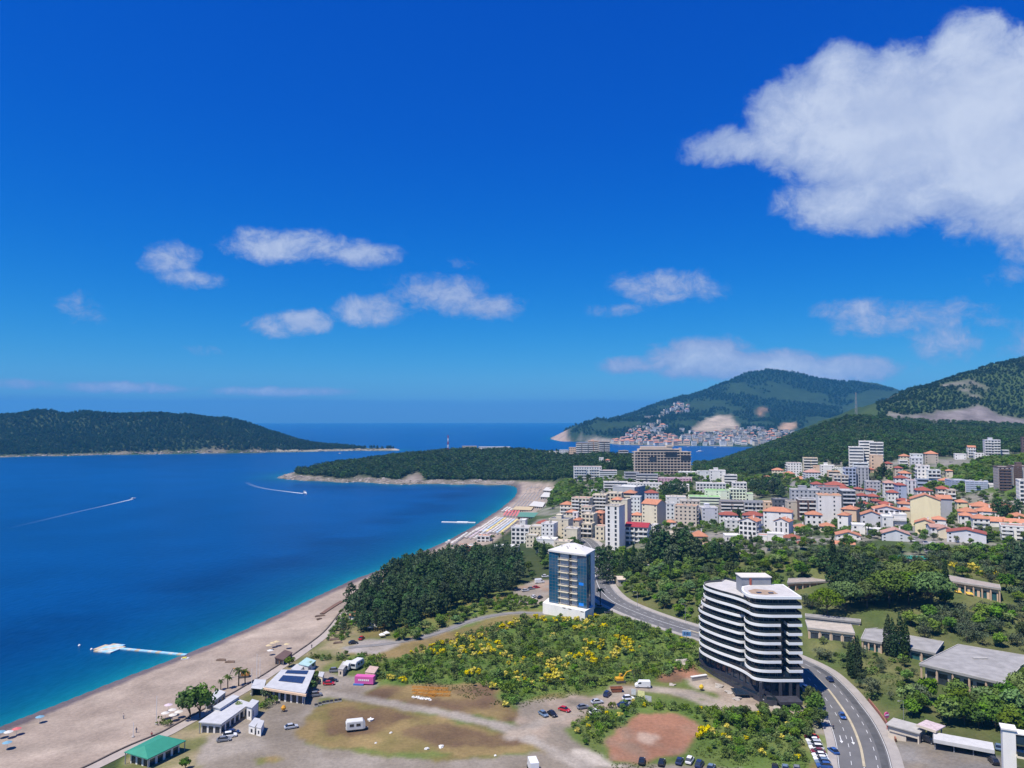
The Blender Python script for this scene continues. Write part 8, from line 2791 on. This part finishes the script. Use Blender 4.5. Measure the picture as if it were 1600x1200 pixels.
for poly, cnt, kind in zones_far:
 us, vs = [p[0] for p in poly], [p[1] for p in poly]
 k = t_ = 0
 while k < cnt and t_ < 4000:
  t_ += 1
  u, v = r.uniform(min(us), max(us)), r.uniform(min(vs), max(vs))
  if not bool(in_poly(np.array([u]), np.array([v]), poly)[0]):
   continue
  g = G(u, v, 2500)
  if g.y > 5000 or g.z < 1.0 or any(abs(g.x - a) < 17 and abs(g.y - b) < 24 for a, b in occ):
   continue
  occ.append((g.x, g.y))
  k += 1
  nh += 1
  pitched = (kind == 'orange' and r.random() < .8) or r.random() < .25
  hgt = r.uniform(8, 14) if pitched else r.uniform(9, 20)
  far_house(g.x, g.y, r.uniform(12, 24), r.uniform(10, 15), hgt, r.uniform(-.5, .5), FW[r.randrange(6)], FR[r.randrange(3)] if pitched else FR[3],
      {'orange': 'low orange roofed house in the far old town by the water', 'white': 'pale house on the far hillside above the old town', 'mix': 'pale house in the far town across the bay'}[kind], {'orange': 'houses of the far old town', 'white': 'houses on the far hillside', 'mix': 'houses of the far town'}[kind], pitched, max(2, int(hgt / 4.5)))
# ------------------------------------------------------------------ planting
fp_polys = [f[3] for f in footprints]
def blocked(x, y, margin=1.5):
 d, _ = seg_dist(x, y, road_c)
 m = d < 10.8 + margin * .3
 for poly in fp_polys:
  c = np.mean(np.array(poly), 0)
  q = [tuple(c + (np.array(p) - c) * (1 + margin / max(2.0, np.hypot(*(np.array(p) - c))))) for p in poly]
  xs, ys = [p[0] for p in q], [p[1] for p in q]
  near = (x > min(xs)) & (x < max(xs)) & (y > min(ys)) & (y < max(ys))
  if near.any():
   m |= near & in_poly(x, y, q)
 return m
def app_size(p):
 return 1.0 / math.hypot(p[0], p[1])
rp = random.Random(4)
# pine grove by the beach
grove = [(556, 985), (548, 960), (552, 938), (600, 914), (640, 894), (700, 880), (760, 872), (806, 880), (815, 903), (800, 926), (745, 942), (690, 962), (650, 985), (600, 992)]
for (x, y, z) in scatter(grove, 6.1, 11, 300, 560, lambda a, b: blocked(a, b, .5)):
 plant('pine', x, y, rp.uniform(.72, 1.2), 'dark green pine in the dense grove beside the beach', 'pines of the beach grove')
# dark conifers right of the glass tower and by the slim tower
for (u, v, s, sz) in [(935, 905, 1.5, 1.0), (944, 898, 1.3, 1.1), (952, 890, 1.2, 1.0), (960, 905, 1.1, .9), (948, 912, 1.1, .9), (975, 905, 1.1, 1), (1028, 880, 1.7, 1.1), (1036, 884, 1.6, 1.1), (1044, 882, 1.5, 1.0), (1050, 890, 1.3, .9), (1062, 876, 1.5, 1.0), (1072, 878, 1.5, 1.1), (1080, 880, 1.4, 1.0), (1090, 884, 1.3, 1.0), (1015, 884, 1.2, .9), (1000, 892, 1.0, .9), (988, 896, 1.0, .8), (1118, 880, 1.2, .9), (1140, 882, 1.3, .8)]:
 g = G(u, v)
 plant('pine', g.x, g.y, s, 'tall dark conifer on the slope below the maroon roofed block', 'tall dark conifers on the slope', sz=sz)
# trees at the wood edge of the town
for (u, v, s) in [(1182, 772, 1.3), (1190, 775, 1.4), (1200, 772, 1.5), (1208, 776, 1.4), (1216, 772, 1.3), (1222, 778, 1.1), (1195, 764, 1.2), (1212, 764, 1.3), (1175, 768, 1.0), (1056, 772, 1.2), (1062, 776, 1.3), (1048, 776, 1.2), (1040, 780, 1.2), (1070, 774, 1.0), (1342, 752, 1.0), (1380, 744, 1.1), (1372, 748, 1.0), (1390, 748, .9), (1340, 812, .9), (1346, 806, 1.0), (1562, 812, 1.1), (1556, 808, 1.0), (1575, 806, .9), (1590, 808, .9), (1330, 762, 1.0), (1352, 770, .9)]:
 g = G(u, v)
 plant('pine', g.x, g.y, s, 'dark conifer standing between the town houses', 'conifers between the town houses')
# cypresses
for (u, v, s, lb, gr) in [(1334, 1060, 1.15, 'leftmost dark cypress of the pair above the road bend', None), (1341, 1062, 1.05, 'right dark cypress of the pair above the road bend', None), (1328, 1056, .85, 'short cypress left of the pair above the road bend', None),
        (1388, 1024, 1.25, 'tallest left cypress of the group before the flat roofed hall', None), (1396, 1026, 1.1, 'second cypress of the group before the flat roofed hall', None), (1407, 1026, 1.25, 'third cypress of the group before the flat roofed hall', None), (1416, 1030, 1.05, 'right cypress of the group before the flat roofed hall', None),
        (850, 878, 1.0, 'lone slim cypress beside the beach villas', None), (978, 905, 1.2, 'slim cypress in the wood right of the glass tower', None), (1049, 905, 1.05, 'broad cypress in the wood left of the curved hotel', None), (1123, 884, 1.1, 'slim cypress left of the white pool terrace', None), (1174, 862, .8, 'short cypress below the glass gabled house', None),
        (990, 878, .8, 'short cypress at the foot of the maroon roofed block', None), (1154, 822, 1.0, 'dark cypress behind the glass gabled house', None), (1302, 895, 1.3, 'tall cypress above the umbrella pines', None), (1478, 935, 1.3, 'tall cypress left of the pink hotel wing', None),
        (862, 842, .6, 'small cypress by the cream villa', None), (893, 838, .6, 'small cypress by the stepped cream complex', None)]:
 g = G(u, v)
 plant('cypress', g.x, g.y, s, lb, gr)
# umbrella pines
for (u, v, s, lb) in [(1293, 965, 1.0, 'rounded umbrella pine nearest the curved hotel'), (1322, 955, 1.05, 'umbrella pine behind the one nearest the curved hotel'), (1355, 950, .95, 'dark umbrella pine left of the broad pair'), (1390, 950, 1.3, 'broad umbrella pine on the left of the pair'), (1420, 945, 1.15, 'umbrella pine between the broad pair'), (1455, 955, 1.35, 'broad umbrella pine on the right of the pair'), (1405, 930, 1.2, 'umbrella pine behind the broad pair, left'), (1440, 928, 1.2, 'umbrella pine behind the broad pair, right')]:
 g = G(u, v)
 plant('stone', g.x, g.y, s * 1.2, lb, None, sz=.95)
for (u, v, s) in [(1330, 948, 1.1), (1345, 940, 1.2), (1365, 945, 1.1), (1375, 935, 1.2), (1320, 930, 1.1), (1305, 925, 1.2), (1335, 915, 1.2), (1350, 905, 1.1), (1315, 905, 1.2), (1290, 895, 1.1), (1365, 915, 1.1), (1590, 905, 1.2), (1596, 920, 1.2), (1585, 893, 1.1), (1600, 890, 1.1)]:
 g = G(u, v)
 plant('pine', g.x, g.y, s, 'dark conifer in the park behind the umbrella pines', 'conifers behind the umbrella pines')
# palms
for (u, v, s, lb) in [(345, 1078, .55, 'leftmost small palm on the sand behind the white shed'), (356, 1076, .75, 'second palm on the sand behind the white shed'), (373, 1072, .9, 'third palm beside the drooping excavator arm'), (383, 1069, .8, 'fourth palm right of the excavator arm'), (938, 945, 1.05, 'palm beside the road right of the glass tower'), (1357, 838, 1.2, 'tall palm among the white garden houses'),
       (770, 850, 1.0, 'palm left of the garden building behind the pines'), (786, 846, 1.0, 'palm behind the beach bar'), (1416, 1030, .6, 'small palm by the grey roofed link building')]:
 g = G(u, v)
 plant('palm', g.x, g.y, s, lb)
# single trees and bushes by the beach restaurants
for (key, u, v, s, lb) in [('broad', 296, 1124, 1.35, 'big rounded green tree beside the long white restaurant, left half'), ('broad', 312, 1122, 1.5, 'big rounded green tree beside the long white restaurant, right half'), ('broad', 372, 1116, .62, 'small round tree over the white restaurant roof'), ('olive', 416, 1094, .85, 'grey green tree before the solar roofed restaurant, left'), ('olive', 424, 1092, .8, 'grey green tree before the solar roofed restaurant, right'),
        ('broad', 452, 1042, .65, 'round tree beside the brown beach hut'), ('broad', 485, 1046, .5, 'round bush behind the solar roofed restaurant'), ('broad', 488, 1080, .5, 'tall bush at the right wall of the solar restaurant, front'), ('broad', 492, 1070, .5, 'tall bush at the right wall of the solar restaurant, middle'), ('broad', 494, 1062, .5, 'tall bush at the right wall of the solar restaurant, back'),
        ('broad', 1268, 1110, 1.0, 'bright green tree right of the curved hotel, upper'), ('broad', 1274, 1122, 1.05, 'bright green tree right of the curved hotel, middle'), ('broad', 1280, 1136, .9, 'bright green tree right of the curved hotel, lower'), ('broad', 290, 1202, .5, 'dark bush right of the green roofed pavilion'), ('shrub', 252, 1132, 1.2, 'low bush at the foot of the thin mast, left'), ('shrub', 261, 1134, 1.1, 'low bush at the foot of the thin mast, right'),
        ('olive', 1295, 1035, .95, 'olive tree left of the cypress pair'), ('olive', 1280, 1030, 1.0, 'olive tree beside the curved hotel'), ('olive', 1362, 1092, 1.35, 'broad olive tree on the bank above the road'), ('olive', 1440, 1100, 1.3, 'pale olive on the bank before the derelict hall'),
        ('pine', 536, 985, .45, 'low dark conifer at the edge of the camp below the grove'), ('broad', 832, 905, .7, 'round bush left of the brown car park'), ('broad', 826, 893, .8, 'round bush at the right end of the pine grove'), ('olive', 845, 872, .9, 'round olive at the foot of the lone cypress'), ('broad', 815, 873, .7, 'green tree behind the right end of the grove')]:
 g = G(u, v)
 plant(key, g.x, g.y, s, lb)
g = G(1555, 838)
plant('broad', g.x, g.y, .55, 'purple bougainvillea bush in the garden at the right', cat='bush', name='bougainvillea')
bg_o = [o for o in col.objects if o.name.startswith('bougainvillea')][0]
for ch in bg_o.children:
 if ch.name.startswith('crown'):
  ch.material_slots[0].link = 'OBJECT'
  ch.material_slots[0].material = LM['pink']
# mixed woods of the slope: the largest 300 of each kind as trees of their own, the rest as one mass
def mixed(polys, spacing, seed, kinds, dmin, dmax, thin=1.0, keep=None, margin=1.5):
 out = {k: [] for k, _, _, _ in kinds}
 for i, poly in enumerate(polys):
  for (x, y, z) in scatter(poly, spacing, seed + i, dmin, dmax, lambda a, b: blocked(a, b, margin), keep):
   if rp.random() > thin:
    continue
   q = rp.random()
   for k, pr, s0, s1 in kinds:
    if q < pr:
     out[k].append((x, y, z, rp.uniform(s0, s1)))
     break
    q -= pr
 return out
pool = {'broad': [], 'olive': [], 'shrub': [], 'broom': []}
def pour(res, tagname):
 for k, v in res.items():
  pool[k] += [(*p, tagname) for p in v]
# slope between the road bend and the town
pour(mixed([[(940, 930), (942, 890), (962, 868), (1060, 862), (1240, 872), (1250, 905), (1235, 935), (1090, 975), (1060, 962), (1000, 942)]], 4.6, 101, [('broad', .72, .45, 1.0), ('olive', .1, .6, 1.0), ('shrub', .18, .8, 1.7)], 300, 520, .93), 'slope')
# park behind the hotel and to the right
pour(mixed([[(1235, 905), (1250, 875), (1330, 862), (1480, 868), (1640, 868), (1640, 960), (1560, 985), (1500, 1000), (1420, 985), (1350, 960), (1260, 960)]], 5.2, 111, [('broad', .45, .5, 1.15), ('olive', .45, .8, 1.35), ('shrub', .1, 1, 1.7)], 250, 470, .9,
    lambda x, y, u, v: ~in_poly(u, v, [(1330, 985), (1320, 965), (1390, 955), (1400, 975)]) & ~in_poly(u, v, [(1472, 905), (1572, 918), (1576, 965), (1530, 958), (1472, 945)]) & ~in_poly(u, v, [(1222, 906), (1310, 904), (1310, 940), (1222, 945)]) & ~in_poly(u, v, [(1262, 955), (1300, 945), (1480, 938), (1470, 968), (1400, 975), (1270, 980)])), 'park')
pour(mixed([[(1395, 992), (1420, 975), (1480, 962), (1560, 962), (1640, 955), (1640, 1025), (1500, 1003), (1440, 998)], [(1262, 1000), (1262, 945), (1285, 950), (1330, 985), (1345, 1000)]], 4.6, 115, [('olive', .6, .7, 1.15), ('broad', .3, .5, .95), ('shrub', .1, 1, 1.7)], 240, 400, .92), 'park')
pour(mixed([[(1015, 880), (1015, 850), (1240, 848), (1400, 858), (1640, 860), (1640, 888), (1400, 884), (1240, 888)]], 5.0, 118, [('broad', .6, .4, .85), ('olive', .3, .5, .95), ('shrub', .1, 1, 1.7)], 340, 500, .85, margin=.6), 'town')
pour(mixed([[(1425, 1098), (1440, 1092), (1540, 1112), (1600, 1090), (1620, 1060), (1660, 1060), (1660, 1180), (1560, 1150), (1470, 1135), (1390, 1118), (1372, 1105)]], 5.0, 121, [('broad', .9, .75, 1.25), ('shrub', .1, 1, 1.6)], 190, 320), 'bank')
pour(mixed([[(1262, 1010), (1300, 1000), (1345, 1005), (1440, 1045), (1440, 1060), (1400, 1100), (1360, 1095), (1330, 1060), (1290, 1040)]], 4.6, 131, [('broad', .35, .3, .75), ('olive', .35, .5, .9), ('shrub', .3, .9, 1.7)], 230, 330, .75, lambda x, y, u, v: ~in_poly(u, v, [(1370, 1080), (1365, 1050), (1410, 1055), (1420, 1080)])), 'garden')
# gardens in the town
pour(mixed([[(1000, 862), (1060, 835), (1200, 838), (1300, 845), (1640, 855), (1640, 770), (1300, 770), (1180, 800), (1000, 830)]], 6.0, 141, [('broad', .75, .35, .85), ('olive', .25, .5, .9)], 380, 680, .72, margin=.6), 'town')
pour(mixed([[(860, 775), (900, 752), (1000, 745), (1240, 748), (1420, 735), (1560, 730), (1640, 720), (1640, 770), (1300, 772), (1100, 785), (960, 790), (880, 800)]], 7.0, 151, [('broad', .9, .5, 1.15), ('olive', .1, .8, 1.1)], 560, 980, .75, margin=.6), 'town')
pour(mixed([[(855, 800), (862, 775), (880, 755), (900, 757), (915, 770), (880, 790)], [(835, 850), (880, 840), (940, 860), (935, 880), (845, 890)]], 6.0, 161, [('broad', .9, .6, 1.3), ('olive', .1, .6, 1)], 420, 980, .8, margin=.8), 'town')
pour(mixed([[(1500, 765), (1480, 738), (1530, 722), (1560, 718), (1640, 715), (1640, 735), (1555, 742), (1552, 760)]], 5.0, 171, [('broad', .8, .6, 1.0), ('shrub', .2, 1, 2)], 540, 880, .95, margin=.8), 'mound')
# scrub and broom in the foreground
broom_keep = lambda x, y, u, v: ~in_poly(u, v, [(540, 1030), (600, 1010), (690, 990), (770, 966), (845, 962), (760, 985), (690, 1012), (600, 1034)])
scr = [[(590, 1062), (575, 1045), (640, 1020), (700, 1002), (770, 975), (850, 968), (905, 962), (1000, 968), (1085, 998), (1092, 1045), (1035, 1058), (960, 1062), (935, 1078), (850, 1080), (800, 1105), (775, 1080), (700, 1062), (640, 1072)]]
pour(mixed(scr, 2.8, 181, [('broom', .62, .5, 1.35), ('shrub', .33, .5, 1.9), ('broad', .05, .25, .5)], 230, 400, .9), 'scrub')
pour(mixed([[(895, 1135), (905, 1115), (960, 1098), (1030, 1096), (1100, 1108), (1250, 1120), (1262, 1190), (1140, 1192), (1100, 1175), (1100, 1140), (1050, 1112), (1000, 1108), (960, 1140), (945, 1175), (905, 1160)]], 2.3, 191, [('broom', .05, .5, 1.0), ('shrub', .85, .5, 1.3), ('broad', .10, .22, .42)], 195, 260, .8, lambda x, y, u, v: ~in_poly(u, v, [(938, 1165), (960, 1138), (1000, 1110), (1055, 1112), (1098, 1130), (1100, 1144), (1076, 1170), (1055, 1188), (948, 1190)])), 'verge')
pour(mixed([[(1105, 1112), (1260, 1118), (1285, 1145), (1258, 1160), (1180, 1150), (1120, 1130)]], 3.0, 195, [('broad', .75, .3, .62), ('shrub', .25, .9, 1.5)], 195, 260, .95), 'verge')
pour(mixed([[(640, 992), (690, 966), (745, 946), (800, 930), (850, 945), (845, 952), (770, 958), (700, 980), (660, 1000), (590, 1004)]], 3.4, 201, [('broad', .45, .3, .75), ('shrub', .55, .7, 1.6)], 290, 420, .85), 'grove edge')
pour(mixed([[(480, 1030), (510, 1024), (600, 1024), (590, 1045), (530, 1034)], [(330, 1136), (392, 1120), (432, 1100), (425, 1090), (395, 1112), (345, 1134)], [(510, 1000), (548, 940), (556, 960), (552, 990), (530, 1005)]], 2.6, 211, [('shrub', .8, .6, 1.4), ('broad', .2, .2, .4)], 200, 420, .7, margin=.3), 'beach edge')
pool['shrub'] += [p for p in pool['broom'] if p[4] == 'scrub' and float(fbm(np.float64(p[0] / 16), np.float64(p[1] / 16), 91, 3)) < (.49 if p[0] < 45 else .56)]
pool['broom'] = [p for p in pool['broom'] if not (p[4] == 'scrub' and float(fbm(np.float64(p[0] / 16), np.float64(p[1] / 16), 91, 3)) < (.49 if p[0] < 45 else .56))]
LBL = {'slope': 'on the slope between road bend and town', 'park': 'in the park behind the curved hotel', 'bank': 'on the green bank above the car wash', 'garden': 'in the garden beside the flat roofed halls', 'town': 'between the town houses', 'mound': 'on the green mound at the right',
   'scrub': 'in the scrub before the glass tower', 'verge': 'around the red earth patch', 'grove edge': 'at the edge of the pine grove', 'beach edge': 'behind the beach promenade'}
LOOK = {'broad': 'leafy green broadleaf tree', 'olive': 'grey green olive tree', 'shrub': 'low green shrub', 'broom': 'yellow flowering broom bush'}
for (u, v, s) in [(1098, 1150, 1.3), (1104, 1146, 1.2), (1110, 1148, 1.2), (1092, 1154, 1.0), (1140, 1160, .9), (1132, 1154, .8), (902, 1146, .8), (1488, 888, 1.5), (1494, 892, 1.6), (1502, 890, 1.5), (1510, 893, 1.6), (1518, 891, 1.5), (1526, 895, 1.5), (1550, 899, 1.6), (1558, 902, 1.5), (1535, 896, 1.3), (789, 1105, .9)]:
 g = G(u, v)
 pool['broom'].append((g.x, g.y, g.z, s, 'park' if u > 1400 else 'verge'))
for k, lst in pool.items():
 lst.sort(key=lambda p: -p[3] / math.hypot(p[0], p[1]))
 for (x, y, z, s, tg) in lst[:300]:
  plant(k, x, y, s, '%s %s' % (LOOK[k], LBL[tg]), '%s %s' % (NAME[k].replace('_', ' '), LBL[tg]), z)
 rest = lst[300:]
 if rest:
  sp_ = SPECIES[k]
  for vi in range(min(2, len(sp_))):
   sub = rest[vi::2]
   if not sub:
    continue
   for n_, me_ in sp_[vi][1]:
    pr_ = bpy.data.objects.new('scatter_source', me_)
    wood({'broad': 'distant_broadleaf_trees', 'olive': 'distant_olive_trees', 'shrub': 'low_scrub', 'broom': 'distant_broom'}[k] if n_ != 'flowers' else 'broom_flowers', [(x, y, z - .05) for x, y, z, s, tg in sub], [s for x, y, z, s, tg in sub], pr_,
       {'broad': 'smaller leafy trees filling gaps on slope and in town', 'olive': 'smaller olive trees farther back in the park', 'shrub': 'low green scrub filling the gaps between bushes', 'broom': 'farther broom bushes in the scrub'}[k], {'broad': 'trees', 'olive': 'trees', 'shrub': 'scrub', 'broom': 'scrub'}[k])
# grass tufts: uncountable ground cover on the meadows
def tuft_proto(name, c, h=.45):
 r = random.Random(1)
 m = MB()
 for i in range(14):
  a, d = r.uniform(0, 6.28), r.uniform(0, .5)
  x, y = d * math.cos(a), d * math.sin(a)
  w, l = r.uniform(.05, .1), r.uniform(.5, 1) * h
  b_ = r.uniform(0, 6.28)
  dx_, dy_ = math.cos(b_) * w, math.sin(b_) * w
  m.add([(x - dx_, y - dy_, 0), (x + dx_, y + dy_, 0), (x + r.uniform(-.15, .15), y + r.uniform(-.15, .15), l)], [(0, 1, 2)])
 return bpy.data.objects.new(name, m.mesh(name, c))
gp1 = tuft_proto('tuft', leaf_mat('meadow_grass', (0.10, 0.14, 0.035), .35))
green_p = [[(600, 1060), (600, 1030), (690, 1005), (770, 972), (1000, 965), (1090, 1000), (1092, 1048), (930, 1080), (800, 1108)], [(890, 1140), (905, 1112), (1000, 1095), (1250, 1118), (1265, 1210), (960, 1205)], [(1290, 1010), (1440, 1050), (1430, 1110), (1340, 1075)]]
r = np.random.default_rng(9)
for nm, polys, pr_, sp_, lb in (('meadow_grass', green_p, gp1, 1.1, 'tall green meadow grass between the bushes'),):
 pts = np.concatenate([scatter(p, sp_, 300 + i, 190, 420, lambda a, b: blocked(a, b, .2), lambda x, y, u, v: (fbm(x / 5, y / 5, 77, 3) > .45) & ~in_poly(u, v, [(935, 1165), (960, 1135), (1000, 1108), (1055, 1110), (1100, 1128), (1104, 1144), (1080, 1172), (1055, 1190), (945, 1192)])) for i, p in enumerate(polys)])
 wood(nm, pts, .5 + .6 * r.random(len(pts)), pr_, lb, 'grass')
# ------------------------------------------------------------------ labels that point at one thing
MARKS = [('the glass tower', 890, 955), ('the curved hotel', 1170, 1060), ('the red earth patch', 1020, 1150), ('the lone caravan', 556, 1140), ('the pink kiosk', 567, 1068), ('the rusty skip', 963, 1080), ('the white van', 1004, 1072), ('the notice boards', 1000, 1090), ('the blue billboard', 1073, 1000),
    ('the orange crane sections', 670, 1084), ('the solar roofed restaurant', 450, 1070), ('the long white restaurant', 355, 1115), ('the green roofed pavilion', 240, 1170), ('the brown hut', 443, 1025), ('the terracotta kiosk', 554, 960), ('the white tents', 585, 988), ('the brown car park', 835, 920),
    ('the derelict hall', 1510, 1050), ('the cypress pair', 1337, 1060), ('the four cypresses', 1400, 1025), ('the umbrella pines', 1400, 945), ('the pink hotel wing', 1520, 915), ('the car wash', 1470, 1160), ('the beige terrace building', 1295, 985), ('the yellow villa', 1262, 868), ('the slim white tower', 960, 860),
    ('the orange cottage', 1092, 850), ('the glass gabled house', 1172, 845), ('the big yellow house', 1446, 815), ('the big white gabled house', 1380, 825), ('the hillside hotel', 1353, 728), ('the long bluish block', 1520, 788), ('the grey hillside tower', 1550, 717), ('the pink hotel', 1055, 765), ('the saddle hotel', 1035, 740),
    ('the cream beach hotel', 915, 810), ('the beach villas', 850, 845), ('the white roofed beach bar', 730, 865), ('the far pontoon', 715, 816), ('the grey hall', 980, 782), ('the green trimmed hotel', 1110, 785), ('the lone cypress', 850, 878), ('the dark red car', 882, 1111), ('the asphalt path', 700, 978), ('the garden building', 792, 866),
    ('the low white villa row', 1500, 855), ('the five storey white block', 1295, 812), ('the far quarry', 1120, 665), ('the orange landslip', 1190, 645), ('the anchored yacht', 1094, 705), ('the distant cape tip', 868, 685), ('the far yellow cliff', 1230, 667), ('the hilltop mast', 1338, 645)]
_o = 'second third fourth fifth sixth seventh eighth ninth tenth eleventh twelfth thirteenth fourteenth fifteenth sixteenth seventeenth eighteenth nineteenth twentieth'.split()
ORD = ['leftmost'] + [q + ' from left' for q in _o] + ['%s-%s from left' % (t_, q) for t_ in ('twenty', 'thirty', 'forty', 'fifty') for q in ['first'] + _o[:8]]
short = {'dark green pine in the dense grove beside the beach': 'dark grove pine', 'tall dark conifer on the slope below the maroon roofed block': 'tall dark slope conifer', 'dark conifer standing between the town houses': 'dark conifer between houses', 'dark conifer in the park behind the umbrella pines': 'dark park conifer',
    'tall pale block of flats in the far town across the bay': 'tall pale far block', 'low orange roofed house in the far old town by the water': 'orange roofed far house', 'pale house on the far hillside above the old town': 'pale far hillside house', 'pale house in the far town across the bay': 'pale far town house'}
cells = {}
for o in list(col.objects):
 if o.parent is None and 'group' in o and 'label' in o:
  n_ = o['label']
  if o['group'].startswith('cars parked') or o['group'].startswith(('street', 'parasols')):
   continue
  if o['category'] in ('bag', 'barrier'):
   cells.setdefault(n_, []).append((to_pix(*o.location)[0], o))
   continue
  u, v = to_pix(*o.location)
  nm, mu, mv = min(MARKS, key=lambda q: math.hypot(q[1] - u, 1.4 * (q[2] - v)))
  du, dv = u - mu, v - mv
  rel = ('left of' if du < 0 else 'right of') if abs(du) > 1.1 * abs(dv) else ('behind' if dv < 0 else 'in front of')
  base = short.get(n_)
  if base is None:
   base = n_
   for w_ in LBL.values():
    base = base.replace(' ' + w_, '')
   base = base.split(' in the ')[0].split(' among ')[0].split(' before ')[0]
  sz = ''
  if o['category'] in ('tree', 'shrub'):
   s_ = o.scale[0]
   sz = 'small ' if s_ < .7 else ('large ' if s_ > 1.15 else '')
  cells.setdefault('%s%s %s %s' % (sz, base, rel, nm), []).append((u, o))
for lb, lst in cells.items():
 lst.sort(key=lambda q: q[0])
 for i, (u, o) in enumerate(lst):
  if len(lst) == 1:
   o['label'] = lb
  elif i == len(lst) - 1:
   o['label'] = lb + ', rightmost'
  else:
   o['label'] = lb + ', ' + (ORD[i] if i < len(ORD) else 'farther right')
# ------------------------------------------------------------------ haze
hm = bpy.data.materials.new('haze')
hm.use_nodes = True
T = NT(hm.node_tree)
T.n.clear()
pv = T.node('ShaderNodeVolumePrincipled')
pv.inputs['Color'].default_value = (0.09, 0.50, 1.0, 1.0)
pv.inputs['Density'].default_value = HAZE
pv.inputs['Anisotropy'].default_value = 0.0
out = T.node('ShaderNodeOutputMaterial')
T.l.new(pv.outputs[0], out.inputs['Volume'])
hb = MB()
hb.box(-19500, 19500, -1500, 19500, -20.0, 560.0)
tag(hb.build('haze', hm), 'pale blue sea haze over the whole bay', 'haze', kind='stuff')
